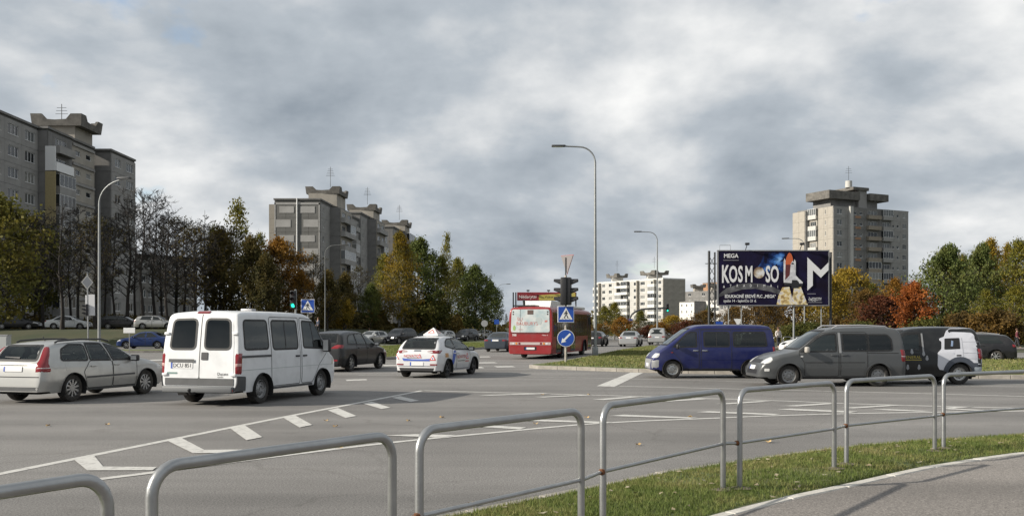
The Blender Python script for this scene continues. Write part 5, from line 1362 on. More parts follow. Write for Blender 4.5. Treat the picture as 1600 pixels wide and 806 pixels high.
# --- white minibus
PM_WHITE = paint('white_van_paint', (0.66, 0.67, 0.68), 0.0, 0.35, 0.09)
def minibus():
    c = Car('minibus', 'white minibus with windowed rear doors and grey bumper', 'van', 4.75, 2.02,
        [(0,.42),(.012,.8),(.03,1.1),(.09,1.6),(.15,2.04),(.22,2.12),(.5,2.15),(2.9,2.16),(3.25,2.10),(3.55,1.93),(4.06,1.30),(4.22,1.14),(4.55,1.02),(4.68,.80),(4.74,.55),(4.75,.36)],
        [(.15,.95),(.35,.975),(.6,1.0),(1.15,.99),(1.3,.975),(2.0,.90),(2.2,.885)], (1.0,3.78), .335, .30, PM_WHITE, (.10,.93,.7,.74), rc=.08, crown=.04)
    W = .006
    c.both('side_window', [(.30,1.26),(1.28,1.26),(1.28,1.92),(.34,1.92)], M_PRIVG, rnd=.10); 
    c.both('side_window', [(1.46,1.24),(2.60,1.24),(2.60,1.92),(1.46,1.92)], M_PRIVG, rnd=.10)
    c.both('side_window', [(2.86,1.26),(3.92,1.22),(3.54,1.80),(3.42,1.90),(2.86,1.92)], M_PRIVG, rnd=.06)
    for ax in 'LR':
        c.seam('window_bar', ax, [(2.03,1.27),(2.03,1.89)], .03, M_BLACK, .010); c.seam('window_bar', ax, [(3.38,1.26),(3.28,1.88)], .03, M_BLACK, .010)
        c.seam('door_track', ax, [(.14,1.10),(1.36,1.10)], .05, M_TRIM, .012); c.seam('waist_crease', ax, [(.18,.80),(4.4,.80)], .014, mat('green_grey_line', (.40,.44,.43), .5), .008)
        c.panel('arch_trim', ax, [(.55,.36),(.60,.60),(.78,.76),(1.0,.81),(1.22,.76),(1.40,.60),(1.45,.36),(1.37,.36),(1.30,.58),(1.0,.735),(.70,.58),(.63,.36)], M_WHITE if 0 else PM_WHITE, rnd=.0, off=.02) if 0 else None
        c.panel('headlamp', ax, [(4.30,.80),(4.64,.80),(4.50,.98),(4.32,1.0)], M_CLEAR, rnd=.03)
        c.seam('sill_trim', ax, [(1.45,.335),(3.3,.335)], .05, M_TRIM, .006)
    c.door([(1.38,.38),(2.68,.38),(2.68,2.0),(1.38,2.0)], (2.55,1.06), hm=M_BLACK); c.door([(2.76,.38),(3.30,.38),(3.60,.80),(4.0,1.10),(3.98,1.2),(3.58,1.84),(3.42,1.96),(2.76,2.0)], (2.90,1.06), hm=M_BLACK)
    # rear doors with their windows, lamps, plate and lettering
    for sg in (-1, 1):
        d = c.panel('rear_door', 'B', [(sg*.012,.62),(sg*.90,.62),(sg*.87,1.4),(sg*.80,2.03),(sg*.012,2.05)], c.pm, off=.006, rnd=.04, seg=.16)
        c.panel('rear_window', 'B', [(sg*.12,1.27),(sg*.80,1.27),(sg*.74,1.94),(sg*.12,1.95)], M_PRIVG, off=.012, rnd=.12, parent=d)
        ax = 'L' if sg > 0 else 'R'
        lamp = c.corner('tail_lamp', 'B', sg, [(.70,.92,.17),(1.20,.90,.21)], M_RED, .016, 9)
        c.corner('reverse_lamp', 'B', sg, [(.86,.915,.17),(.99,.91,.18)], mat('lamp_pinkish', (.5,.3,.28), .2), .021, 4, parent=lamp)
        c.panel('bumper_corner', ax, [(.0,.34),(.30,.34),(.27,.66),(.0,.68)], M_TRIM, off=.03, rnd=.03)
        for z in (1.62, .70): 
            p = c.hit('B', sg*.90, z, .01); g = G(); g.rbox(-.03,.03,-.07,.07,-.03,.03,.012); ob('hinge', g.mesh('hinge', PM_WHITE, 50), d, p)
        g = G(); p = c.hit('B', sg*.86, .36, .06); g.rbox(-.02,.02,-.06,.06,-.035,.035,.01); ob('reflector', g.mesh('reflector', mat('reflector_red', (.5,.06,.05), .3)), c.root, p)
    c.seam('door_gap', 'B', [(0,.5),(0,2.05)], .022); c.panel('rear_kick_panel', 'B', [(-.9,.46),(.9,.46),(.9,.62),(-.9,.62)], M_TRIM, off=.012, rnd=.01)
    g = G(); g.rbox(-.10,.04,-.92,.92,-.075,.075,.03); ob('rear_bumper', g.mesh('rear_bumper', mat('bumper_grey', (.11,.115,.12), .6), 50), c.root, (-c.L/2+.0,0,.37))
    g = G(); g.tube([(0,0,0),(-.16,0,0),(-.2,0,.05)], .03, 8); g.lathe([(0,.12),(.035,.11),(.045,.08),(.03,.05),(0,.05)], 10, c=(-.2,0,0)); ob('tow_bar', g.mesh('tow_bar', M_BLACK, 50), c.root, (-c.L/2-.08,.05,.29))
    c.panel('stop_lamp', 'B', [(-.16,2.07),(.16,2.07),(.16,2.115),(-.16,2.115)], M_REDD, off=.02, rnd=.015)
    c.seam('plate_lamp', 'B', [(.12,1.01),(.80,1.01)], .07, M_TRIM, .03); c.plate('B', .46, .90, .58, .13, 'DCU 851')
    c.panel('handle', 'B', [(-.05,1.03),(-.22,1.03),(-.22,1.20),(-.05,1.20)], M_BLACK, off=.02, rnd=.02)
    c.panel('badge', 'B', [(.85,.71),(.58,.71),(.58,.75),(.85,.75)], mat('badge_green', (.16,.24,.22), .4), off=.012, rnd=.01); c.text('lettering', 'B', 'Ducato', -.62, .72, .07, M_INK, off=.012); c.text('lettering', 'B', 'combi', -.56, .655, .045, M_INK, off=.012)
    c.panel('windscreen', 'F', [(-.80,1.28),(.80,1.28),(.70,1.98),(-.70,1.98)], M_PRIVG, rnd=.08)
    g = G(); g.rbox(-.1,.1,-.16,.16,0,.07,.02); ob('roof_vent', g.mesh('roof_vent', M_GREYBACK, 40), c.root, (-.2,.15,2.15))
    c.mirror(3.80,1.30,M_BLACK,(.14,.20,.34)); c.seats([(.75,3),(1.65,3),(2.65,2)], .75, .75, dash=3.75); c.wheel_set('steel', M_STEELRIM, tw=.22)
    c.place((1.0,-.98), at(409,630), 72.5)
minibus()

# --- dark grey family car
PM_DARK = paint('dark_grey_paint', (0.014, 0.014, 0.0145), 0.2, 0.33, 0.03)
def family_car():
    c = Car('family_car', 'dark grey family car between the white minibus and the learner car', 'car', 4.77, 1.87,
        [(0,.42),(.015,.7),(.06,1.0),(.18,1.10),(.42,1.46),(.58,1.55),(1.4,1.645),(2.2,1.64),(2.7,1.52),(3.5,1.10),(3.7,1.03),(4.3,.90),(4.6,.74),(4.74,.55),(4.77,.38)],
        [(.15,.90),(.30,.955),(.55,1.0),(.90,.985),(1.05,.94),(1.65,.70)], (.98,3.83), .335, .24, PM_DARK, (.4,.84,.6,.72), rc=.11)
    c.both('side_window', [(.70,1.12),(1.45,1.08),(1.5,1.50),(1.1,1.47),(.82,1.33)], M_PRIVG, rnd=.05); c.both('side_window', [(1.52,1.08),(2.38,1.05),(2.24,1.52),(1.57,1.51)], M_PRIVG, rnd=.04); c.both('side_window', [(2.45,1.05),(3.38,1.04),(2.78,1.40),(2.32,1.51)], M_PRIVG, rnd=.04)
    c.door([(1.42,.32),(2.40,.32),(2.40,1.03),(1.48,1.06),(1.34,.74)], (1.66,.93)); c.door([(2.42,.32),(3.34,.32),(3.40,1.0),(2.42,1.03)], (2.58,.92))
    c.panel('rear_window', 'B', [(-.64,1.12),(.64,1.12),(.54,1.50),(-.54,1.50)], M_PRIVG, rnd=.07)
    for sg in (-1, 1): 
        c.corner('tail_lamp', 'B', sg, [(.92,.40,.20),(1.0,.46,.34),(1.09,.62,.34)], M_RED); c.panel('fog_lamp', 'B', [(sg*.55,.44),(sg*.75,.44),(sg*.75,.50),(sg*.55,.50)], M_RED, rnd=.01)
        c.panel('headlamp', 'L' if sg>0 else 'R', [(4.1,.72),(4.62,.62),(4.5,.78),(4.2,.86)], M_CLEAR, rnd=.03)
    c.plate('B', 0, .80); c.panel('windscreen', 'F', [(-.70,1.1),(.70,1.1),(.56,1.52),(-.56,1.52)], M_PRIVG, rnd=.06)
    c.mirror(3.2,1.08,PM_DARK); c.seats([(1.3,3),(2.2,2)], .66, .52, dash=3.2); c.wheel_set('alloy', spokes=7); c.place((.98,-.9), at(549.6,580), 74.5)
family_car()

# --- white learner car
PM_LEARN = paint('learner_white_paint', (0.60, 0.60, 0.61), 0.15, 0.3, 0.06)
def learner():
    c = Car('learner_car', 'white learner hatchback with red and blue lettering and a pyramid roof sign', 'car', 4.33, 1.77,
        [(0,.40),(.015,.7),(.05,.92),(.12,1.0),(.40,1.30),(.52,1.39),(1.3,1.475),(2.0,1.46),(2.45,1.36),(3.2,1.00),(3.35,.95),(3.95,.82),(4.2,.68),(4.31,.5),(4.33,.36)],
        SEC_CAR, (.78,3.38), .32, .22, PM_LEARN, (.4,.80,.55,.72), rc=.10)
    c.both('side_window', [(.72,1.10),(1.52,.99),(1.46,1.36),(1.12,1.34),(.86,1.24)], M_TINTG, rnd=.04); c.both('side_window', [(1.60,.98),(2.92,.97),(2.42,1.26),(2.05,1.37),(1.54,1.375)], M_CLEARG, rnd=.04)
    c.door([(1.14,.30),(1.56,.28),(1.56,.96),(1.30,1.0),(1.1,.7)], (1.42,.84)); c.door([(1.58,.28),(2.90,.28),(2.98,.93),(1.58,.96)], (1.76,.85))
    c.panel('rear_window', 'B', [(-.62,1.02),(.62,1.02),(.54,1.37),(-.54,1.37)], M_TINTG, rnd=.06)
    for sg in (-1, 1):
        ax = 'L' if sg > 0 else 'R'
        c.corner('tail_lamp', 'B', sg, [(.85,.66,.16),(.90,.36,.26),(.94,.34,.36),(.985,.58,.42)], M_REDD)
        c.panel('reverse_lamp', 'B', [(sg*.38,.905),(sg*.58,.89),(sg*.57,.93),(sg*.42,.93)], M_CLEAR, rnd=.01, off=.014)
        c.panel('reflector', 'B', [(sg*.50,.45),(sg*.76,.45),(sg*.76,.50),(sg*.50,.50)], M_REDD, rnd=.01); c.panel('headlamp', ax, [(3.7,.68),(4.18,.56),(4.06,.70),(3.8,.78)], M_CLEAR, rnd=.03)
        # stickers on the flanks: blue sweep, red name, orange tag
        s1 = c.panel('blue_sticker', ax, [(1.02,.36),(1.20,.36),(1.58,.90),(1.44,.95),(1.24,.80)], M_BLUEPRINT, rnd=.04, off=.012)
        c.panel('orange_sticker', ax, [(.52,.72),(.80,.72),(.80,.86),(.52,.86)], mat('orange_print', (.42,.22,.08), .5), rnd=.01, off=.012)
        c.text('lettering', ax, 'NOVATOR', 2.05, .70, .13, M_REDPRINT, off=.013); c.seam('small_print', ax, [(1.66,.56),(2.34,.56)], .025, M_TRIM, .012); c.seam('small_print', ax, [(2.40,.53),(2.78,.53)], .03, M_REDPRINT, .012)
        tri(c, ax, 2.64, .70, .15)
    tri(c, 'B', -.60, .70, .13); tri(c, 'B', -.10, .76, .09); tri(c, 'B', .78, .72, .12)
    c.text('lettering', 'B', 'NOVATOR', .17, .765, .10, M_REDPRINT, off=.012); c.seam('small_print', 'B', [(-.05,.705),(.38,.705)], .014, M_TRIM, .012)
    c.panel('blue_sticker', 'B', [(-.48,.60),(.50,.60),(.56,.70),(.46,.66),(-.44,.66),(-.50,.68)], M_BLUEPRINT, rnd=.01, off=.011)
    c.plate('B', 0, .50, .50, .12, 'JJK 892' if 0 else None); c.panel('rear_valance', 'B', [(-.62,.26),(.62,.26),(.66,.36),(-.66,.36)], M_BLACK, rnd=.02); c.seam('bumper_line', 'B', [(-.7,.42),(.7,.42)], .02, M_CHROME)
    c.panel('badge', 'B', [(-.14,.93),(.14,.93),(.12,.98),(-.12,.98)], M_CHROME, rnd=.02, off=.012); c.panel('windscreen', 'F', [(-.66,1.0),(.66,1.0),(.54,1.36),(-.54,1.36)], M_TINTG, rnd=.06)
    # roof sign
    o = ob('roof_sign', None, c.root, (-.65,.0,1.47)); g = G(); b = .26
    g.add([(-b,-b,.06),(b,-b,.06),(b,b,.06),(-b,b,.06),(0,0,.29)], [(0,1,4),(1,2,4),(2,3,4),(3,0,4),(3,2,1,0)]); ob('pyramid', g.mesh('pyramid', mat('sign_white', (.72,.70,.68), .5)), o)
    g = G(); g.box(-.28,.28,-.28,.28,0,.055); ob('sign_base', g.mesh('sign_base', M_WHITE), o)
    for k in range(4):
        V = [(-.14,-.225,.09),(.14,-.225,.09),(0,-.09,.225)]; g = G()
        for i in range(3):
            a, d_ = Vector(V[i]), Vector(V[(i+1)%3]); q = Vector((0,-.008,.004)); ctr = sum((Vector(v) for v in V), Vector())/3
            g.add([a+q, d_+q, d_.lerp(ctr,.3)+q, a.lerp(ctr,.3)+q], [(0,1,2,3)])
        m = ob('red_triangle', g.mesh('red_triangle', M_REDPRINT), o, (0,0,0), k*math.pi/2)
    c.mirror(2.86,.98,M_BLACK); c.seats([(1.0,3),(1.95,2)], dash=2.9); c.wheel_set('alloy', mat('dark_rim', (.10,.10,.11), .4, .6), spokes=5); c.place((.78,-.86), at(700,589.5), 72)
def tri(c, ax, x, z, r):
    """Red-bordered warning triangle sticker."""
    P = [(x-r*.9,z-r*.6),(x+r*.9,z-r*.6),(x,z+r*.95)]; p = c.panel('warning_triangle', ax, P, M_REDPRINT, rnd=r*.15, off=.012, rings=(1,.5))
    c.panel('triangle_field', ax, [(x-r*.52,z-r*.38),(x+r*.52,z-r*.38),(x,z+r*.5)], M_WHITE, rnd=r*.08, off=.015, parent=p, rings=(1,.5))
    c.panel('triangle_mark', ax, [(x-r*.16,z-r*.3),(x+r*.16,z-r*.3),(x+r*.1,z+r*.15),(x-r*.1,z+r*.15)], M_BLUEPRINT, rnd=r*.04, off=.018, parent=p, rings=(1,.5))
learner()

# --- red city bus
PM_BUS = paint('bus_red_paint', (0.235, 0.02, 0.022), 0.0, 0.35, 0.08)
def ad_mat():
    m = bpy.data.materials.new('bus_advert'); m.use_nodes = True; nt = m.node_tree; L = nt.links; b = nt.nodes['Principled BSDF']; b.inputs['Roughness'].default_value = .35
    t = nt.nodes.new('ShaderNodeTexCoord'); n = nt.nodes.new('ShaderNodeTexNoise'); n.inputs['Scale'].default_value = 1.6; n.inputs['Detail'].default_value = 4; L.new(t.outputs['Object'], n.inputs['Vector'])
    r_ = nt.nodes.new('ShaderNodeValToRGB'); e = r_.color_ramp.elements; e[0].position = .35; e[0].color = (.30,.38,.40,1); e[1].position = .62; e[1].color = (.50,.52,.51,1); L.new(n.outputs['Fac'], r_.inputs[0]); L.new(r_.outputs[0], b.inputs['Base Color']); return m
def bus():
    c = Car('city_bus', 'red city bus seen from behind with a pale advert on its rear', 'bus', 12.0, 2.55,
        [(0,.34),(.012,.7),(.02,1.4),(.06,2.4),(.10,2.82),(.18,2.93),(.5,2.97),(11.4,2.97),(11.8,2.85),(11.93,2.3),(11.98,1.2),(12.0,.34)],
        [(.2,.965),(.5,.99),(1.1,1.0),(2.2,.985),(2.97,.93)], (2.9,9.2), .48, .28, PM_BUS, (.16,.93,.35,.86), rc=.17, crown=.05, step=.3, arch=1.10)
    c.panel('rear_advert', 'B', [(-1.12,1.50),(1.12,1.50),(1.08,2.78),(-1.08,2.78)], ad_mat(), rnd=.12, off=.02, seg=.25)
    for sg in (-1, 1):
        for z in (2.60,2.47): c.panel('tail_lamp', 'B', [(sg*.95,z),(sg*1.03,z),(sg*1.03,z+.08),(sg*.95,z+.08)], M_BLACK, rnd=.03, off=.026)
    c.panel('route_display', 'B', [(-.17,2.50),(.17,2.50),(.17,2.74),(-.17,2.74)], mat('display_brown', (.09,.06,.05), .4), rnd=.02, off=.03)
    rp = mat('advert_red', (.45,.16,.14), .5)
    c.text('lettering', 'B', 'ŠIŲ', .60, 2.22, .17, rp, off=.026); c.text('lettering', 'B', 'BAUBURYS', .18, 1.98, .20, rp, off=.026, stretch=.95); c.text('lettering', 'B', 'www.petrasiunai.lt' if 0 else 'www.', .55, 1.66, .08, rp, off=.026)
    c.panel('advert_figure', 'B', [(.98,1.60),(.86,1.60),(.84,1.80),(.94,1.92),(1.0,1.75)], mat('advert_green', (.25,.38,.12), .5), rnd=.05, off=.026)
    c.panel('advert_figure', 'B', [(-.35,1.95),(-.62,1.92),(-.70,2.2),(-.55,2.35),(-.30,2.28)], mat('advert_grey', (.36,.40,.40), .5), rnd=.1, off=.026)
    c.panel('advert_figure', 'B', [(-.82,2.06),(-.98,2.08),(-.98,2.18),(-.84,2.16)], rp, rnd=.03, off=.027)
    c.seam('advert_gap', 'B', [(.58,1.50),(.58,2.78)], .012, off=.028); c.seam('engine_hatch_gap', 'B', [(-1.15,1.44),(1.15,1.44)], .03, off=.012)
    c.text('fleet_number', 'B', '788', .92, 1.34, .13, M_WHITE, off=.02); c.text('lettering', 'B', 'Urbino 12', -.85, 1.34, .06, M_WHITE, off=.02)
    c.panel('lamp_strip', 'B', [(-1.18,.80),(1.18,.80),(1.18,.95),(-1.18,.95)], mat('lamp_strip', (.42,.36,.35), .35), rnd=.02, off=.02, seg=.2)
    for sg in (-1, 1):
        for k in range(3): y = sg*(.62+.17*k); c.panel('tail_lamp', 'B', [(y-.06,.82),(y+.06,.82),(y+.06,.93),(y-.06,.93)], (M_REDD, M_AMBER, M_CLEAR)[k] if k else M_REDD, rnd=.04, off=.03)
    c.plate('B', 0, .60, .52, .12); c.panel('plate_recess', 'B', [(-.36,.50),(.36,.50),(.36,.70),(-.36,.70)], M_UNDER, rnd=.02, off=.008)
    dg = mat('bus_glass', (.014,.015,.016), .06, ior=1.6)
    for ax in 'LR':
        x = .75
        if ax == 'R':
            for a, b in ((.35,.95),(2.35,3.95),(4.0,4.85),(6.4,7.75),(7.8,8.6),(8.65,10.3)): c.panel('side_window', ax, [(a,1.25),(b,1.25),(b,2.62),(a,2.62)], dg, rnd=.06, off=.012, seg=.3)
            for a, b in ((1.0,2.3),(4.95,6.3),(10.4,11.6)):
                d = c.panel('door', ax, [(a,.36),(b,.36),(b,2.66),(a,2.66)], M_TRIM, rnd=.03, off=.010, seg=.3)
                for k in (0, 1): m0, m1 = a+.06+k*(b-a)/2, a+(k+1)*(b-a)/2-.06; c.panel('door_glass', ax, [(m0,.50),(m1,.50),(m1,2.58),(m0,2.58)], dg, rnd=.05, off=.02, parent=d, seg=.3)
        else:
            for k in range(7): a = .4+k*1.55; c.panel('side_window', ax, [(a,1.25),(a+1.48,1.25),(a+1.48,2.62),(a,2.62)], dg, rnd=.06, off=.012, seg=.3)
    c.panel('windscreen', 'F', [(-1.1,1.0),(1.1,1.0),(1.05,2.5),(-1.05,2.5)], dg, rnd=.1, off=.012, seg=.3)
    wr_ = mat('roof_white', (.62,.62,.60), .6, var=.06)
    g = G(); g.prism([(-4.6,2.93),(-4.3,3.30),(-1.2,3.30),(-.7,2.95)], -.82, .78); ob('roof_unit', g.mesh('roof_unit', wr_, 30), c.root)
    g = G(); g.rbox(-.4,4.9,-1.0,1.0,2.94,3.12,.06); ob('roof_fairing', g.mesh('roof_fairing', wr_, 30), c.root)
    g = G(); g.box(-5.7,-4.65,-.2,1.02,2.95,3.03); ob('engine_cover', g.mesh('engine_cover', M_BLACK), c.root)
    g = G(); g.tube([(-5.5,.48,2.95),(-5.5,.48,3.22),(-5.6,.48,3.30)], .07, 8); ob('exhaust_stack', g.mesh('exhaust_stack', M_BLACK, 50), c.root)
    g = G(); g.tube([(5.9,-1.2,2.6),(6.25,-1.42,2.62),(6.2,-1.45,2.5)], .03, 6); g.rbox(6.1,6.28,-1.58,-1.34,1.95,2.5,.05); ob('mirror', g.mesh('mirror', M_BLACK, 50), c.root)
    c.wheel_set('steel', M_STEELRIM, tw=.28); c.place((0,-1.2), (*(dp(861,51.5).xy),0), 74.5)
bus()

# --- blue van, grey van, black van heading left
PM_BLUE = paint('blue_van_paint', (0.014, 0.0185, 0.09), 0.2, 0.34, 0.07)
def blue_van():
    c = Car('blue_van', 'dark blue passenger van with grey front bumper heading left', 'van', 4.36, 1.69,
        [(0,.40),(.01,.75),(.04,1.1),(.10,1.6),(.16,1.78),(.28,1.85),(1.0,1.875),(2.55,1.87),(2.85,1.82),(3.15,1.66),(3.75,1.18),(3.90,1.10),(4.18,.90),(4.32,.72),(4.355,.55),(4.36,.34)],
        [(.15,.93),(.35,.97),(.6,1.0),(.95,.985),(1.1,.95),(1.87,.80)], (.90,3.62), .315, .27, PM_BLUE, (.16,.90,.6,.74), rc=.10)
    c.both('side_window', [(.34,1.12),(1.50,1.10),(1.50,1.60),(.40,1.60)], M_TINTG, rnd=.06); c.both('side_window', [(1.64,1.10),(2.52,1.10),(2.52,1.60),(1.64,1.60)], M_TINTG, rnd=.06)
    c.both('side_window', [(2.78,1.09),(3.58,1.09),(3.14,1.52),(2.98,1.60),(2.78,1.60)], M_CLEARG, rnd=.03)
    for ax in 'LR':
        c.seam('window_bar', ax, [(2.09,1.12),(2.09,1.58)], .025, M_BLACK, .010); c.seam('roof_gutter', ax, [(.2,1.70),(2.8,1.70)], .02, M_SEAM, .008); c.seam('waist_crease', ax, [(.16,.66),(3.2,.66)], .012, PM_BLUE, .012)
        c.corner('headlamp', 'F', 1 if ax == 'L' else -1, [(.70,.50,.24),(.80,.48,.32),(.88,.54,.32)], M_CLEAR); mat('bumper_lightgrey', (.20,.205,.21), .6); c.corner('front_bumper', 'F', 1 if ax == 'L' else -1, [(.34,.1,.34),(.66,.1,.36)], MATS['bumper_lightgrey'], .014)
        c.corner('tail_lamp', 'B', 1 if ax == 'L' else -1, [(.84,.70,.15),(1.10,.69,.15)], M_RED); c.panel('side_marker', ax, [(3.60,.88),(3.68,.88),(3.68,.92),(3.60,.92)], M_REDD, rnd=.02, off=.01)
        c.seam('sill_trim', ax, [(1.3,.30),(3.25,.30)], .05, M_UNDER, .006)
    c.door([(.10,1.02),(.12,.95),(.12,.95)], None) if 0 else None
    c.door([(1.57,.34),(2.62,.34),(2.62,1.68),(1.57,1.68)], (2.50,.96), hm=M_CHROME); c.door([(2.70,.34),(3.22,.34),(3.40,.70),(3.64,.95),(3.62,1.08),(3.12,1.58),(2.98,1.66),(2.70,1.66)], (2.82,.96), hm=M_CHROME)
    c.panel('front_bumper', 'F', [(-.72,.34),(.72,.34),(.72,.66),(-.72,.66)], MATS['bumper_lightgrey'], rnd=.03, off=.012); c.panel('windscreen', 'F', [(-.66,1.16),(.66,1.16),(.57,1.72),(-.57,1.72)], M_TINTG, rnd=.06); c.panel('rear_window', 'B', [(-.6,1.12),(.6,1.12),(.52,1.66),(-.52,1.66)], M_TINTG, rnd=.06)
    c.plate('F', 0, .46); c.mirror(3.46,1.10,M_BLACK,(.10,.16,.16)); c.seats([(.8,3),(1.7,2),(2.65,2)], .72, .62, dash=3.4); c.wheel_set('steel', mat('bright_steel_rim', (.45,.45,.44), .4, .7), tw=.19); c.place((3.62,.84), at(1051,591), 180.5)
blue_van()
PM_GREYV = paint('grey_van_paint', (0.085, 0.089, 0.092), 0.3, 0.34, 0.07)
VANPROF = [(0,.42),(.01,.8),(.04,1.2),(.10,1.58),(.17,1.72),(.30,1.78),(1.2,1.80),(2.1,1.775),(2.5,1.66),(3.15,1.16),(3.32,1.06),(3.9,.95),(4.2,.80),(4.36,.60),(4.40,.36)]
def grey_van():
    c = Car('grey_van', 'dusty grey compact van with roof rails heading left in the near lane', 'van', 4.40, 1.80, VANPROF,
        [(.15,.91),(.32,.96),(.55,1.0),(.95,.985),(1.1,.945),(1.8,.80)], (.84,3.52), .325, .24, PM_GREYV, (.16,.88,.6,.72), rc=.12)
    c.both('side_window', [(.42,1.08),(1.12,1.06),(1.12,1.54),(.55,1.54),(.44,1.42)], M_PRIVG, rnd=.05); c.both('side_window', [(1.13,1.06),(1.90,1.06),(1.90,1.56),(1.13,1.55)], M_PRIVG, rnd=.03); c.both('side_window', [(2.10,1.05),(3.20,1.04),(2.66,1.45),(2.42,1.55),(2.10,1.57)], M_CLEARG, rnd=.04)
    for ax in 'LR':
        c.seam('rub_strip', ax, [(1.25,.72),(3.05,.72)], .02, M_SEAM, .008); c.corner('headlamp', 'F', 1 if ax == 'L' else -1, [(.68,.52,.30),(.78,.50,.42),(.90,.60,.42)], M_CLEAR)
        lamp = c.corner('tail_lamp', 'B', 1 if ax == 'L' else -1, [(.72,.74,.17),(1.12,.73,.19)], M_RED); c.corner('reverse_lamp', 'B', 1 if ax == 'L' else -1, [(.86,.745,.17),(.94,.74,.175)], M_CLEAR, .017, 3, parent=lamp)
        c.panel('repeater', ax, [(3.10,.88),(3.18,.88),(3.18,.92),(3.10,.92)], M_CLEAR, rnd=.015, off=.01)
        c.panel('pillar_strip', ax, [(1.95,1.0),(2.02,1.0),(2.03,1.60),(1.96,1.60)], mat('pillar_light', (.30,.30,.30), .4, .4), rnd=.01, off=.012)
        c.seam('slide_track', ax, [(.24,1.0),(1.2,1.0)], .02, M_SEAM, .008); c.seam('sill_trim', ax, [(1.2,.265),(3.1,.265)], .05, M_UNDER, .006)
        sg = 1 if ax == 'L' else -1; g = G(); g.tube([(-1.75,sg*.62,1.72),(-1.65,sg*.62,1.79),(-.9,sg*.63,1.825),(-.2,sg*.63,1.81),(-.05,sg*.62,1.73)], .024, 8); ob('roof_rail', g.mesh('roof_rail', M_GREYBACK, 50), c.root)
        for xw in (.84, 3.52): arch_lip(c, ax, xw)
    c.door([(1.18,.32),(1.98,.32),(1.98,1.62),(1.18,1.62)], (1.86,.94)); c.door([(2.04,.32),(3.06,.32),(3.06,.70),(3.24,1.0),(2.70,1.46),(2.46,1.60),(2.04,1.62)], (2.18,.94))
    c.panel('windscreen', 'F', [(-.70,1.12),(.70,1.12),(.60,1.66),(-.60,1.66)], M_PRIVG, rnd=.06); c.panel('grille', 'F', [(-.45,.70),(.45,.70),(.45,.80),(-.45,.80)], M_BLACK, rnd=.02); c.panel('air_intake', 'F', [(-.5,.38),(.5,.38),(.5,.50),(-.5,.50)], M_BLACK, rnd=.02)
    c.panel('rear_window', 'B', [(-.6,1.1),(.6,1.1),(.55,1.6),(-.55,1.6)], M_PRIVG, rnd=.06); c.plate('F', 0, .56); c.plate('B', 0, .85)
    for ax in 'LR': c.panel('fog_lamp', ax, [(4.10,.46),(4.24,.46),(4.24,.54),(4.10,.54)], M_CLEAR, rnd=.02, off=.01)
    c.mirror(3.02,1.10,mat('mirror_beige', (.34,.32,.29), .5),(.12,.18,.18)); c.seats([(1.05,3),(2.0,2)], .72, .58, dash=3.0); c.wheel_set('steel', M_STEELRIM, tw=.2); c.place((3.52,.88), at(1233,604), 181)
def arch_lip(c, ax, xw, r0=1.13, w=.055, m=None):
    r = c.wr*1.14 + w/2 + .006; c.seam('arch_lip', ax, [(xw+r*math.cos(math.pi*i/14), c.wr+r*math.sin(math.pi*i/14)) for i in range(15)], w, m or c.pm, .02)
grey_van()
PM_BLACKV = paint('black_van_paint', (0.012, 0.013, 0.014), 0.0, 0.3, 0.05)
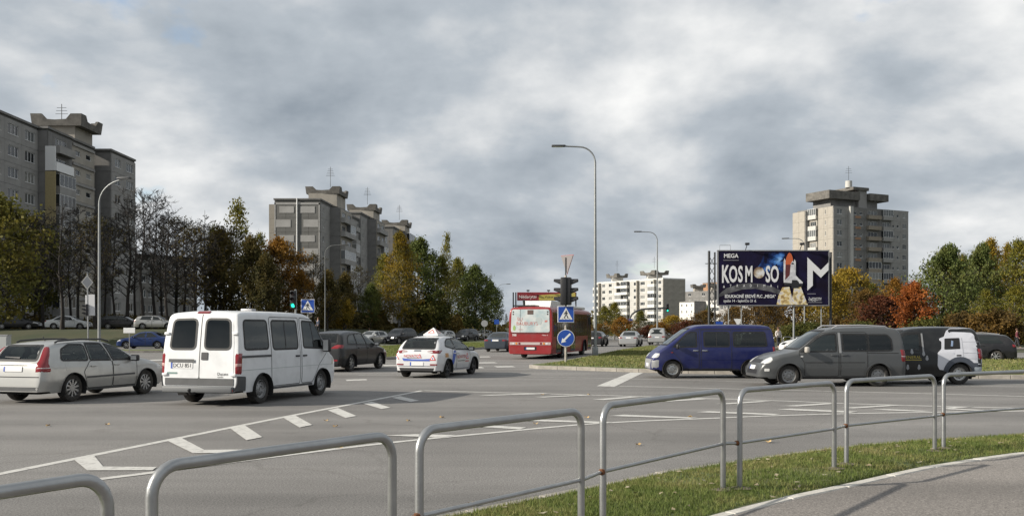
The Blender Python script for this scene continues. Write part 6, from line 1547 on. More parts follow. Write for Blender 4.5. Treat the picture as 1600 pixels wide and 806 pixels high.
def black_van():
    P = VANPROF
    c = Car('black_van', 'black van with a white truck cab picture printed on its rear half', 'van', 4.40, 1.80, P,
        [(.15,.91),(.32,.96),(.55,1.0),(.95,.985),(1.1,.945),(1.8,.80)], (.72,3.50), .325, .24, PM_BLACKV, (.16,.88,.6,.72), rc=.12)
    c.both('side_window', [(1.95,1.05),(3.10,1.04),(2.60,1.45),(2.36,1.55),(1.95,1.57)], M_CLEARG, rnd=.04)
    wm = paint('print_white', (.62,.63,.68), 0, .35, .03)
    for ax in 'LR':
        # the printed cab: white flank, dark window, grey skirt and step
        S = lambda P: [(x*.80, z) for x, z in P]
        cab = c.panel('cab_print', ax, S([(.10,1.66),(.26,1.735),(1.18,1.735),(1.36,1.66),(1.46,1.48),(1.66,1.42),(1.66,1.36),(1.58,1.33),(1.60,1.10),(1.76,.98),(1.78,.58),(1.70,.46),(1.48,.44),(1.42,.62),(1.0,.80),(.55,.64),(.04,.62),(.04,1.2)]), wm, rnd=.03, off=.008, seg=.07)
        c.panel('printed_window', ax, S([(.88,1.10),(1.50,1.08),(1.46,1.42),(.88,1.44)]), M_INK, rnd=.03, off=.013, parent=cab); c.panel('printed_handle', ax, S([(.86,.88),(1.04,.88),(1.04,.92),(.86,.92)]), M_INK, rnd=.01, off=.013, parent=cab)
        c.panel('printed_glint', ax, S([(1.16,1.18),(1.24,1.18),(1.20,1.36),(1.13,1.34)]), mat('glint_blue', (.25,.33,.48), .4), rnd=.01, off=.016, parent=cab)
        c.seam('printed_skirt', ax, [(.72+.47*math.cos(R(a)), .325+.47*math.sin(R(a))) for a in range(10,180,10)], .13, mat('print_slate', (.06,.07,.09), .5), .014, parent=cab)
        c.seam('printed_skirt', ax, [(.05,.60),(.34,.60)], .14, MATS['print_slate'], .013, parent=cab)
        c.panel('printed_step', ax, [(.05,.40),(.28,.40),(.28,.54),(.05,.54)], mat('print_step', (.36,.40,.44), .5), rnd=.02, off=.018, parent=cab)
        for z in (1.32, .98, .80): c.seam('printed_seam', ax, [(.12,z),(.62,z)], .01, mat('print_line', (.42,.43,.46), .5), .013, parent=cab)
        c.seam('printed_seam', ax, [(.62,.80),(.64,1.44)], .012, MATS['print_line'], .013, parent=cab)
        c.corner('tail_lamp', 'B', 1 if ax == 'L' else -1, [(.76,.74,.15),(1.12,.73,.17)], M_RED, .018); c.panel('headlamp', ax, [(3.92,.74),(4.28,.66),(4.2,.80),(4.0,.9)], M_CLEAR, rnd=.04)
        gp = mat('print_grey', (.30,.31,.33), .5)
        c.text('lettering', ax, 'GENERAL', 2.22, .84, .10, M_YELLOWPRINT, off=.012); c.seam('printed_rule', ax, [(1.92,.76),(2.52,.76)], .02, M_YELLOWPRINT, .010)
        for x0, z0 in ((2.16,.98),(1.80,.92),(1.70,.78),(2.30,.50),(1.95,.50),(2.5,.52)):
            c.panel('printed_figure', ax, [(x0,z0),(x0+.05,z0-.05),(x0+.10,z0),(x0+.07,z0+.12),(x0+.03,z0+.12)], gp, rnd=.02, off=.010, rings=(1,.5))
        c.panel('pillar_strip', ax, [(1.83,1.02),(1.88,1.02),(1.89,1.58),(1.84,1.58)], mat('pillar_light', (.30,.30,.30), .4, .4), rnd=.01, off=.012); arch_lip(c, ax, .72, m=mat('print_slate', (.06,.07,.09), .5))
    c.door([(1.90,.32),(3.02,.32),(3.02,.70),(3.16,1.0),(2.66,1.46),(2.42,1.60),(1.90,1.62)], (2.04,.94))
    c.panel('windscreen', 'F', [(-.70,1.12),(.70,1.12),(.60,1.66),(-.60,1.66)], M_PRIVG, rnd=.06); c.mirror(3.0,1.10,M_BLACK,(.12,.18,.18))
    c.seats([(1.85,2)], .72, .58, dash=2.95)
    c.wheel_set('steel', mat('bright_steel_rim', (.45,.45,.44), .4, .7), tw=.2); c.place((.72,.88), at(1500,600.5), 180.5)
black_van()

# --- simpler cars further off
def far_car(kind, label, pm, L=4.5, W=1.78, H=1.45, lit=False, group=None, name='car', cat='car', rails=False):
    if kind == 'sedan': P = [(0,.42),(.02,.8),(.06,.98),(.75,1.03),(1.25,.93*H+.03),(1.6,H),(2.2,H),(2.6,.96*H),(3.25,1.0),(3.4,.95),(4.1,.82),(4.42,.65),(4.5,.4)]
    elif kind == 'suv': P = [(0,.5),(.02,.9),(.06,1.1),(.25,.86*H),(.45,.96*H),(1.2,H),(2.2,H*.985),(2.65,.9*H),(3.2,1.12),(3.4,1.06),(4.15,.95),(4.42,.78),(4.5,.45)]
    else: P = [(0,.42),(.02,.75),(.06,.95),(.35,.92*H),(.55,.97*H),(1.3,H),(2.1,H),(2.55,.95*H),(3.25,1.0),(3.4,.95),(4.1,.82),(4.42,.65),(4.5,.4)]
    k = L/4.5; P = [(x*k, z) for x, z in P]; zb = 1.0 if kind != 'suv' else 1.08
    c = Car(name, label, cat, L, W, P, [(.15,.90),(.3,.955),(.55,1.0),(.85,.985),(zb,.92),(H,.70)], (.95*k,3.6*k), .32 if kind != 'suv' else .36, .22 if kind != 'suv' else .28, pm, (.4,.82,.55,.74), step=.16, group=group)
    r0 = 1.25 if kind == 'sedan' else .62
    t = H-.10
    c.both('side_window', [(r0*k-.35*(kind=='sedan'),zb-.02),(1.9*k,zb-.04),(1.9*k,t),((r0+.25)*k,t-.02)], M_GLASS, rnd=.05, seg=.25); c.both('side_window', [(1.98*k,zb-.04),(3.05*k,zb-.04),(2.55*k,t-.08),(1.98*k,t)], M_GLASS, rnd=.05, seg=.25)
    c.panel('windscreen', 'F', [(-.62,zb+.02),(.62,zb+.02),(.50,H-.08),(-.50,H-.08)], M_GLASS, rnd=.06, seg=.3)
    c.panel('rear_window', 'B', [(-.60,zb+.05),(.60,zb+.05),(.50,H-.09),(-.50,H-.09)], M_GLASS, rnd=.06, seg=.3)
    for sg in (-1, 1):
        c.corner('tail_lamp', 'B', sg, [(.77,.50,.24),(.94,.50,.26)], M_RED, nz=4)
        c.panel('headlamp', 'F', [(sg*.42,.62),(sg*.76,.62),(sg*.74,.78),(sg*.46,.76)], M_HEADON if lit else M_CLEAR, rnd=.03, off=.01, seg=.2)
        c.panel('headlamp', 'L' if sg>0 else 'R', [(L-.48,.66),(L-.14,.60),(L-.2,.72),(L-.4,.78)], M_CLEAR, rnd=.03, seg=.2)
        if rails: g = G(); g.tube([(-1.5,sg*.56,H-.02),(-.8,sg*.57,H+.05),(.1,sg*.56,H+.03)], .022, 6); ob('roof_rail', g.mesh('roof_rail', M_GREYBACK, 50), c.root)
    c.panel('grille', 'F', [(-.36,.58),(.36,.58),(.36,.74),(-.36,.74)], M_BLACK, rnd=.03, seg=.3); c.plate('F', 0, .45); c.plate('B', 0, .80 if kind != 'sedan' else .84)
    c.door([(1.38*k,.32),(1.94*k,.30),(1.94*k,zb-.08),(1.5*k,zb-.06),(1.3*k,.7)], (1.56*k,.84), hm=M_BLACK); c.door([(1.96*k,.30),(3.0*k,.30),(3.1*k,zb-.09),(1.96*k,zb-.08)], (2.12*k,.84), hm=M_BLACK)
    c.mirror(2.95*k,zb+.0,pm); c.wheel_set('alloy', spokes=7); return c
p_black = paint('black_paint', (.012,.012,.014), .1, .3, .05); p_blue = paint('blue_paint', (.012,.03,.11), .3, .3, .05); p_slate = paint('slate_paint', (.05,.06,.075), .4, .3, .05)
p_lsil = paint('light_silver_paint', (.42,.42,.41), .6, .3, .05); p_wh = paint('white_paint_car', (.62,.63,.63), 0, .3, .05); p_char = paint('charcoal_paint', (.028,.028,.03), .3, .3, .05); p_red = paint('maroon_paint', (.10,.015,.018), .2, .3, .05)
c = far_car('wagon', 'black estate car with lit tail lamp driving past at the right edge', p_black, 4.55, rails=True); c.place((.0,.85), at(1590,567), 158)
c = far_car('sedan', 'blue saloon car on the side road behind the silver estate', p_blue, 4.45); c.place((4.45,.87), (*(dp(180,78).xy),0), 180)
c = far_car('sedan', 'slate grey saloon just left of the red bus', p_slate, 4.5); c.place((0,-.85), (*(dp(791,67).xy),0), 76)
c = far_car('sedan', 'silver saloon driving away behind the tall lamp post', p_lsil, 4.6, H=1.46); c.place((0,0), (*(dp(981,85).xy),0), 76)
c = far_car('suv', 'silver off-roader with dark rear driving away left of the blue van', p_lsil, 4.6, 1.85, 1.75); c.place((0,0), (*(dp(1026,94).xy),0), 76)
c = far_car('wagon', 'dark car ahead of the bus, half hidden beside the bus mirror', p_char, 4.4); c.place((0,0), (*(dp(926,86).xy),0), 76)
c = far_car('suv', 'black off-roader with headlamps on facing the camera', p_black, 4.8, 1.9, 1.76, lit=True); c.place((4.8,0), (*(dp(605,99).xy),0), 245)
c = far_car('wagon', 'grey car following the black off-roader', p_slate, 4.4); c.place((4.4,0), (*(dp(657,112).xy),0), 250)
c = far_car('wagon', 'silver car roof showing above the learner car', p_lsil, 4.3); c.place((4.3,0), (*(dp(680,112).xy),0), 250)
c = far_car('suv', 'dark people carrier in the oncoming queue right of the learner car', p_char, 4.6, 1.85, 1.68); c.place((4.6,0), (*(dp(716,118).xy),0), 248)
c = far_car('sedan', 'white saloon at the end of the oncoming queue', p_wh, 4.4); c.place((4.4,0), (*(dp(744,134).xy),0), 240)
c = far_car('wagon', 'pale silver car behind the dark grey family car', p_lsil, 4.3); c.place((4.3,0), (*(dp(562,96).xy),0), 245)
c = far_car('wagon', 'white hatchback seen through the grey van windscreen', p_wh, 4.2); c.place((4.2,.85), (*(dp(1229,63).xy),0), 184)
PARK = [(-20,'suv',p_char,'black parked car at the left edge on the bank'),(28,'wagon',p_black,'black parked car, second from the left edge on the bank'),(108,'sedan',p_wh,'white parked saloon on the bank left of the sign post'),(192,'wagon',p_black,'black parked car right of the left lamp post'),
        (246,'wagon',p_lsil,'silver parked car on the bank left of the minibus'),(320,'wagon',p_char,'dark parked car on the bank above the minibus roof')]
for px, k, pm, lab in PARK:
    c = far_car(k, lab, pm, 4.4, 1.78, 1.45 if k != 'suv' else 1.7, group='cars parked on the left bank'); q = dp(px, 97 + (px % 7)*.3)
    c.place((2.2,0), (q.x, q.y, gz(q.x, q.y)), 180 + (px % 5)*3 - 6 if px % 2 else (px % 5)*3)
# ------------------------------------------------------------------ street furniture
def lamp_post(label, base, H, arm, dirx, diry=0.0, r0=.085, bend=.9, head=.75, group='street lamps', sweep=False, m=None):
    m = m or M_POLE
    """Tapered steel post with a curved arm and a flat lantern; arm reaches arm metres along (dirx, diry)."""
    t = thing('street_lamp', label, 'street lamp', base, math.atan2(diry, dirx), group)
    P = [(0,0,0),(0,0,H*.35),(0,0,H*.7),(0,0,H-bend)]
    if sweep:
        for i in range(1, 9): a = math.pi/2*i/8*.92; P.append((bend*1.25*(1-math.cos(a)), 0, H-bend+bend*math.sin(a)))
        P.append((arm, 0, H+.06))
    else:
        for i in range(1, 8): a = math.pi/2*i/7; P.append((bend*(1-math.cos(a)), 0, H-bend+bend*math.sin(a)))
        P.append((arm, 0, H+.04))
    n = len(P); g = G(); g.tube(P, [r0*(1-.55*min(1, i/4)) for i in range(n)], 10); ob('post', g.mesh('post', m, 50), t)
    g = G(); g.rbox(-.16,.16,-.16,.16,-.05,.55,.03); ob('post_base', g.mesh('post_base', m, 50), t)
    z = P[-1][2]; g = G(); g.rbox(arm-.05, arm+head, -.13, .13, z-.04, z+.07, .035); l = ob('lantern', g.mesh('lantern', M_TRIM, 50), t)
    g = G(); g.box(arm+.1, arm+head-.06, -.10, .10, z-.052, z-.042); ob('lens', g.mesh('lens', M_CLEAR), l)
    return t
lamp_post('tall street lamp on the traffic island beside the bus', at(930,557,.1)*1.0, 12.0, 1.75, -1, 0, .10)
q = dp(1027,100); lamp_post('second tall street lamp left of the blue van', (q.x,q.y,.05), 12.0, 1.75, -1, 0, .10)
q = dp(1257,106); lamp_post('street lamp post standing behind the billboard', (q.x,q.y,-.05), 12.0, 1.75, -1, .3, .09)
q = dp(155,52); lamp_post('street lamp with bowed arm at left in front of the grey block', (q.x,q.y,0), 10.0, 1.2, 1, -.2, .09, 1.3, sweep=True)
q = dp(508,93); lamp_post('grey street lamp right of the crossing sign', (q.x,q.y,0), 10.0, 1.6, 1, 0, .07, .9, m=mat('weathered_pole', (.13,.135,.135), .7, .2))
q = dp(680,127); lamp_post('grey street lamp in front of the yellow green birches', (q.x,q.y,0), 9.9, 1.6, 1, 0, .07, .9, m=mat('weathered_pole', (.13,.135,.135), .7, .2))
q = dp(778,172); lamp_post('farthest street lamp right of the dark green tree', (q.x,q.y,0), 9.8, 1.6, 1, 0, .07, .9, m=mat('weathered_pole', (.13,.135,.135), .7, .2))
q = dp(156,95); 

def disc(g, r, y0, y1, cx=0, cz=0, n=28, mi=0): g.prism([(cx+r*math.cos(2*math.pi*i/n), cz+r*math.sin(2*math.pi*i/n)) for i in range(n)], y0, y1, mi)
def crossing_sign(parent, x, z, s, y=-.07, rz=0.0):
    """Blue square with a white triangle and a walking figure; faces -y."""
    h = s/2; o = ob('crossing_sign', None, parent, (x, y, z), rz)
    g = G(); g.rbox(-h,h,-.012,.012,-h,h,.01); ob('sign_border', g.mesh('sign_border', M_WHITE), o)
    g = G(); g.box(-h*.93,h*.93,-.016,-.0125,-h*.93,h*.93); ob('blue_field', g.mesh('blue_field', M_BLUE), o)
    g = G(); g.prism([(-h*.80,-h*.62),(h*.80,-h*.62),(0,h*.82)], -.020, -.0165); ob('white_triangle', g.mesh('white_triangle', M_WHITE), o)
    g = G(); k = h*.95; Y0, Y1 = -.024, -.0205
    def L(pts): g.prism([(a*k, b*k) for a, b in pts], Y0, Y1)
    disc(g, .085*k, Y0, Y1, .03*k, .42*k, 10)
    L([(-.08,.32),(.12,.32),(.10,-.02),(-.06,-.02)]); L([(-.06,-.02),(.04,-.02),(-.18,-.52),(-.30,-.50)]); L([(0,-.02),(.10,-.02),(.34,-.50),(.22,-.54)])
    L([(-.08,.30),(-.02,.22),(-.24,-.02),(-.30,.04)]); L([(.12,.30),(.28,.06),(.22,.02),(.08,.20)])
    for a in (-.52,-.1,.4): L([(a,-.58),(a+.14,-.58),(a+.14,-.52),(a,-.52)])
    ob('walking_figure', g.mesh('walking_figure', M_INK), o); return o
def signal_head(parent, x, y, z, rz, lit=None, s=1.0, redlens=False):
    """Three-lamp head facing its own -y, with visors."""
    o = ob('signal_head', None, parent, (x, y, z), rz)
    g = G(); g.rbox(-.17*s,.17*s,-.02*s,.20*s,-.50*s,.50*s,.03*s); ob('housing', g.mesh('housing', M_BLACK, 40), o)
    for k, zz in enumerate((.32,0,-.32)):
        m = M_GREENLAMP if (lit == 'green' and k == 2) else (M_REDLENS if k == 0 and redlens else M_LENS)
        g = G(); g.lathe([(0,-.055*s),(.07*s,-.045*s),(.105*s,-.022*s)], 18, 'y', 0, (0,0,zz*s)); ob('lens', g.mesh('lens', m, 60), o)
        g = G(); n = 14; R_ = .125*s; V = []
        for yy, a0 in ((-.02*s,-40), (-.27*s,12)):
            for i in range(n+1): a = R(a0 + (180-2*a0)*i/n); V.append((R_*math.cos(a), yy, zz*s+R_*math.sin(a)))
        k2 = n+1; V += [(v[0]*.93, v[1], (v[2]-zz*s)*.93+zz*s) for v in V]
        g.add(V, [(i,i+1,k2+i+1,k2+i) for i in range(n)] + [(2*k2+i,2*k2+i+1,3*k2+i+1,3*k2+i) for i in range(n)] + [(k2+i,k2+i+1,3*k2+i+1,3*k2+i) for i in range(n)])
        ob('visor', g.mesh('visor', M_BLACK, 50), o)
    return o
def arrow_sign(parent, x, z, r, y=-.07):
    o = ob('arrow_sign', None, parent, (x, y, z))
    g = G(); disc(g, r, -.012, .012, n=36); ob('sign_border', g.mesh('sign_border', M_WHITE), o)
    g = G(); disc(g, r*.94, -.016, -.0125, n=36); ob('blue_field', g.mesh('blue_field', M_BLUE), o)
    c, s = math.cos(R(225)), math.sin(R(225)); P = [(-.72,-.11),(.28,-.11),(.28,-.30),(.78,0),(.28,.30),(.28,.11),(-.72,.11)]
    g = G(); g.prism([((a*c-b*s)*r, (a*s+b*c)*r) for a, b in P], -.020, -.0165); ob('white_arrow', g.mesh('white_arrow', M_WHITE), o)
# signals on the nose of the traffic island
def island_signals():
    p = at(884,571); d = p.y; u = d/F; t = thing('traffic_signal', 'two black signal heads with crossing and arrow signs on the island nose', 'traffic signal', (p.x, p.y, 0.12))
    Z = lambda py: hz(py, d) - .12
    g = G(); g.tube([(0,0,-.3),(0,0,Z(430))], .055, 12); ob('pole', g.mesh('pole', mat('dirty_pole', (.36,.33,.29), .6, .3, var=.2), 50), t)
    signal_head(t, -.20, -.02, Z(455), R(-100), s=1.28); signal_head(t, .22, -.04, Z(455), R(78), s=1.28, redlens=True)
    g = G(); 
    for x in (-.07,.07): g.box(x-.02,x+.02,-.10,-.07,Z(476),Z(434))
    ob('backing_strips', g.mesh('backing_strips', M_GREYBACK), t)
    crossing_sign(t, 0, Z(491), .76, -.10); arrow_sign(t, 0, Z(528), .40, -.10)
    w = .43; z0, z1 = Z(428), Z(399); yo = ob('give_way_sign', None, t, (0.06,0,0), R(-52)); g = G(); P = round_poly([(-w,z1),(w,z1),(0,z0)], .04)
    g.prism(P, -.008, .008); ob('sign_back', g.mesh('sign_back', mat('sign_back_pinkish', (.17,.155,.155), .6, .1)), yo)
    g = G(); g.prism([(-w*1.03,z1+.012),(w*1.03,z1+.012),(0,z0-.03)], .010, .018); ob('sign_face', g.mesh('sign_face', M_REDPRINT), yo)
    g = G(); g.tube([(0,.03,Z(432)),(0,.03,z1-.1)], .03, 8); ob('sign_stem', g.mesh('sign_stem', M_DARKSTEEL), t)
island_signals()
def left_signals():
    d = 48.0; q = dp(458,d); t = thing('traffic_signal', 'green lit traffic signal above the white minibus with a crossing sign', 'traffic signal', (q.x, q.y, 0)); Z = lambda py: hz(py, d)
    g = G(); g.tube([(.12,.06,0),(.12,.06,Z(452))], .055, 10); ob('pole', g.mesh('pole', M_POLE, 50), t)
    signal_head(t, 0, 0, Z(468), 0, 'green', .95)
    crossing_sign(t, (481-458)*d/F, Z(478), .70, -.02); g = G(); g.tube([((481-458)*d/F,.05,0),((481-458)*d/F,.05,Z(468))], .035, 8); ob('sign_pole', g.mesh('sign_pole', M_POLE, 50), t)
    g = G(); g.box(.1,(481-458)*d/F,.05,.09,Z(500),Z(498)); ob('sign_arm', g.mesh('sign_arm', M_POLE), t)
left_signals()
def left_post():
    d = 58.0; q = dp(138,d); u = d/F; t = thing('sign_post', 'sign post with diamond sign and white boards behind the silver estate', 'sign post', (q.x, q.y, 0)); t.rotation_euler[1] = R(-.6); Z = lambda py: hz(py, d)
    g = G(); g.tube([(0,0,0),(0,0,Z(427))], .045, 10); ob('pole', g.mesh('pole', M_GALV, 50), t)
    s = .46; z = Z(441); o = ob('diamond_sign', None, t, (0,-.05,z), R(30)); g = G(); g.prism([(-s*.75,0),(0,-s),(s*.75,0),(0,s)], -.01, .01); ob('sign_back', g.mesh('sign_back', mat('sign_white_edge', (.62,.60,.55), .5)), o); g = G(); g.prism([(-s*.6,0),(0,-s*.8),(s*.6,0),(0,s*.8)], -.014, -.0105); ob('sign_face', g.mesh('sign_face', M_GREYBACK), o)
    g = G(); g.box(.04,.44,-.03,.02,Z(493),Z(460)); ob('white_board', g.mesh('white_board', mat('board_white', (.55,.55,.56), .5)), t)
    g = G(); g.box(-.14,-.03,-.04,.02,Z(492),Z(461)); ob('narrow_board', g.mesh('narrow_board', MATS['board_white']), t)
    signal_head(t, -.10, -.12, Z(484), R(-50), s=.72)
left_post()
def small_sign(label, px, d, top, board, m, base_z=0.0, shape='box'):
    q = dp(px, d); t = thing('road_sign', label, 'road sign', (q.x, q.y, base_z)); zt = hz(top, d)-base_z; w, h = board
    g = G(); g.tube([(0,.03,0),(0,.03,zt)], .03, 8); ob('pole', g.mesh('pole', M_GALV, 50), t)
    g = G()
    if shape == 'box': g.rbox(-w/2,w/2,-.015,.01,zt-h,zt,.01)
    elif shape == 'disc': disc(g, w/2, -.015, .005, 0, zt-w/2)
    else: g.prism(round_poly([(-w/2,zt),(w/2,zt),(0,zt-h)], .05), -.015, .005)
    ob('board', g.mesh('board', m), t); return t
small_sign('small white sign on a thin pole before the blue saloon', 202, 60, 512, (.75,.34), M_WHITE); small_sign('round sign seen from behind left of the bus', 757, 112, 500, (.8,.8), M_GREYBACK, 0, 'disc')
small_sign('small blue sign on the lamp far left of the bus', 776, 118, 499, (.6,.6), M_BLUE); small_sign('triangular white sign under the billboard edge', 1153, 90, 498, (.8,.7), M_WHITE, 0, 'tri'); small_sign('small blue square sign above the blue van roof', 1124, 80, 502, (.6,.6), M_BLUE)
q = dp(4,62); t = thing('control_cabinet', 'pale grey control cabinet at the left edge', 'cabinet', (q.x, q.y, 0)); g = G(); g.rbox(-.45,.45,-.25,.25,0,1.25,.02); ob('housing', g.mesh('housing', mat('cabinet_grey', (.36,.37,.36), .6)), t); g = G(); g.box(-.48,.48,-.28,.28,1.25,1.30); ob('lid', g.mesh('lid', M_GREYBACK), t); g = G(); g.box(-.38,.38,-.262,-.252,.12,1.15); ob('door', g.mesh('door', mat('cabinet_door', (.40,.41,.40), .6)), t)
def gantry():
    d = 170.0; q = dp(984,d); t = thing('traffic_signal', 'curved arm signal with two green lights over the far junction', 'traffic signal', (q.x, q.y, 0)); Z = lambda py: hz(py, d); u = d/F
    P = [(0,0,0),(0,0,Z(500))] + [(26*u*(1-math.cos(math.pi/2*i/6)), 0, Z(500)+(Z(482.5)-Z(500))*math.sin(math.pi/2*i/6)) for i in range(1,7)] + [(58*u,0,Z(481))]
    g = G(); g.tube(P, .16, 8); ob('pole', g.mesh('pole', M_DARKSTEEL, 50), t)
    signal_head(t, 59*u, 0, Z(481), 0, 'green', 1.5); signal_head(t, -.5, -.2, Z(510), 0, 'green', 1.4)
    g = G(); g.box(-.5,.5,-.3,-.25,Z(505),Z(498)); ob('blue_board', g.mesh('blue_board', M_BLUE), t)
gantry()

# ------------------------------------------------------------------ billboards
def noise_print(name, stops, scale, detail=5, off=(0,0,0), dist=0.0):
    """Printed picture ground: a colour ramp over noise on the board's own coordinates."""
    m = bpy.data.materials.new(name); m.use_nodes = True; nt = m.node_tree; L = nt.links; b = nt.nodes['Principled BSDF']; b.inputs['Roughness'].default_value = .6; b.inputs['Specular IOR Level'].default_value = .12
    t = nt.nodes.new('ShaderNodeTexCoord'); mp = nt.nodes.new('ShaderNodeMapping'); mp.inputs['Location'].default_value = off; L.new(t.outputs['Object'], mp.inputs['Vector'])
    n = nt.nodes.new('ShaderNodeTexNoise'); n.inputs['Scale'].default_value = scale; n.inputs['Detail'].default_value = detail; n.inputs['Distortion'].default_value = dist; L.new(mp.outputs[0], n.inputs['Vector'])
    r_ = nt.nodes.new('ShaderNodeValToRGB'); e = r_.color_ramp.elements; e[0].position, e[0].color = stops[0][0], (*stops[0][1],1); e[1].position, e[1].color = stops[-1][0], (*stops[-1][1],1)
    for p, c in stops[1:-1]: q_ = e.new(p); q_.color = (*c,1)
    L.new(n.outputs['Fac'], r_.inputs[0]); L.new(r_.outputs[0], b.inputs['Base Color']); return m
def billboard():
    d = 72.0; u = d/F; cx = 1208.5; t = thing('billboard', 'large dark billboard with space rocket and white lettering on steel masts', 'billboard', (*(dp(cx,d).xy), -.05), 0)
    Z = lambda py: hz(py, d)+.05; X = lambda px: (px-cx)*u
    x0, x1, z0, z1 = X(1122), X(1295), Z(477), Z(391.5)
    g = G(); g.rbox(x0,x1,0,.22,z0,z1,.02); ob('board', g.mesh('board', mat('board_black', (.012,.011,.018), .5)), t)
    Y = [-.004]
    def flat(name, pts, m, parent=None):
        Y[0] -= .0022; g = G(); g.prism([(X(a), Z(b)) for a, b in pts], Y[0], Y[0]+.0016); return ob(name, g.mesh(name, m), parent or t)
    def txt(body, px, py, hpx, m, stretch=1.0, name='lettering', bold=.012):
        Y[0] -= .0022; V, Fc = text_geo(body, hpx*u, bold); g = G(); g.add([(X(px)+v[0]*stretch, Y[0], Z(py)+v[1]) for v in V], Fc); return ob(name, g.mesh(name, m, fix=False), t)
    white = mat('print_pure_white', (.66,.66,.67), .6, spec=.1)
    sky_p = noise_print('print_starfield', [(.35,(.008,.005,.014)),(.55,(.010,.008,.028)),(.75,(.014,.012,.05))], .9)
    flat('night_print', [(1123,392.5),(1294,392.5),(1294,476),(1123,476)], sky_p)
    neb = noise_print('print_nebula', [(.40,(.006,.006,.02)),(.50,(.012,.03,.12)),(.58,(.05,.16,.45)),(.70,(.22,.42,.75))], 1.1, 8, (2,0,1), .6)
    flat('nebula_print', round_poly([(1195,393),(1228,393),(1224,404),(1206,418),(1200,428),(1186,430),(1178,424),(1188,412)], 3), neb); flat('nebula_print', round_poly([(1214,410),(1224,408),(1225,424),(1216,428)], 2), neb)
    flat('planet_rim_print', [(1123,460),(1135,450),(1155,444),(1172,442),(1190,443.5),(1208,448),(1226,457),(1226,463),(1205,456),(1180,451),(1160,452),(1140,458),(1123,464)], noise_print('print_grey_limb', [(.3,(.03,.03,.035)),(.7,(.16,.16,.17))], 1.5))
    flat('planet_print', [(1186+8.5*math.cos(a*.314), 426+9*math.sin(a*.314)) for a in range(20)], noise_print('print_planet', [(.35,(.12,.06,.03)),(.5,(.40,.33,.25)),(.62,(.62,.62,.62))], 1.6, 4, (1,2,3)))
    # heading letters built condensed and tall
    for ch, px in (('K',1133),('O',1145.5),('S',1156.8),('M',1170),('S',1199.8),('O',1210.3)): txt(ch, px, 429.5, 26 if ch not in 'K' else 28, white, .47 if ch != 'M' else .46, bold=.035)
    for i, ch in enumerate('ATRADIMAI'): txt(ch, 1131+i*10.5, 447.5 - (0 if i in (0,8) else 1.2) + .4*abs(i-4)*.3, 4.4, white, .75)
    txt('MEGA', 1142, 400, 6.6, white, .95, bold=.03); flat('rule', [(1130,406.2),(1154,406.2),(1154,407),(1130,407)], mat('print_dim', (.25,.25,.27), .5)); txt('EDUKACINĖ ERDVĖ PLC „MEGA“', 1172, 463, 5.0, white, .80, bold=.03); txt('spalio 14 - lapkričio 21 d.', 1156, 470, 4.3, white, .86)
    # rocket: tank, boosters, orbiter, plumes
    org = mat('print_orange', (.48,.10,.03), .5); brn = mat('print_maroon', (.10,.02,.02), .5)
    flat('plume_print', [(1222,449),(1233,448),(1240,476),(1213,476),(1216,462)], noise_print('print_plume', [(.38,(.30,.20,.10)),(.48,(.60,.46,.20)),(.56,(.68,.62,.48)),(.68,(.42,.40,.46))], 3.2, 8)); flat('plume_print', [(1240,449),(1251,448),(1257,464),(1262,476),(1236,476)], noise_print('print_plume_b', [(.38,(.24,.18,.12)),(.48,(.62,.50,.24)),(.56,(.68,.64,.55)),(.68,(.44,.43,.50))], 3.4, 8, (3,1,2)))
    shut = noise_print('print_shuttle', [(.35,(.40,.40,.43)),(.6,(.66,.66,.67))], 2.2); dk = mat('print_black', (.012,.012,.014), .5)
    flat('booster_print', [(1224,408),(1225.5,403.5),(1227.5,408),(1227.5,439),(1224,439)], shut); flat('booster_print', [(1239.5,409),(1241.3,405),(1243,409),(1243,436),(1239.5,436)], shut)
    flat('tank_print', [(1227,410),(1228,403),(1230.5,397),(1233,394.5),(1236,397),(1238.3,403),(1239,410),(1239,414),(1227,414)], org); flat('tank_print', [(1227,413.5),(1239,413.5),(1238,441),(1226.5,441)], brn)
    flat('orbiter_print', [(1234.4,420),(1235.2,412),(1238,407.5),(1240.8,412),(1241.8,420),(1243,430),(1247,434.5),(1254,441),(1253.5,443),(1242,443.5),(1233,443),(1224.3,441.5),(1224,440),(1230,434),(1233.5,430)], shut)
    flat('orbiter_window_print', [(1236,411.5),(1238,410),(1240,411.5),(1240,413),(1236,413)], dk); flat('orbiter_tail_print', [(1237,437.5),(1245,437.5),(1248,441),(1247,450),(1236,450)], dk); flat('booster_base_print', [(1224,441.5),(1254,443),(1253,447),(1225,446)], dk)
    # big white letter on the right
    flat('letter_m_print', [(1261,402),(1282,422),(1294,410),(1294,422),(1282,434),(1269.5,422),(1269.5,446),(1261,454)], white)
    txt('čia[Q]CITY', 1273, 467.5, 5.0, white, .62); flat('rule', [(1261,458.6),(1274,458.6),(1274,459.4),(1261,459.4)], MATS['print_dim']); flat('rule', [(1262,472),(1284,472),(1284,472.8),(1262,472.8)], MATS['print_dim'])
    g = G(); 
    for a, b in (((x0,z1),(x1,z1)),((x0,z0),(x1,z0))): g.box(a[0]-.05,b[0]+.05,-.03,.25,a[1]-.04,a[1]+.04)
    for x in (x0, x1): g.box(x-.04,x+.04,-.028,.248,z0+.05,z1-.05)
    ob('frame', g.mesh('frame', mat('frame_grey', (.22,.22,.23), .5, .4)), t)
    for px in (1139,1159,1241,1284):
        g = G(); g.tube([(X(px),.12,0),(X(px),.12,z0)], .045 if px != 1241 else .08, 8); ob('leg', g.mesh('leg', M_POLE, 50), t)
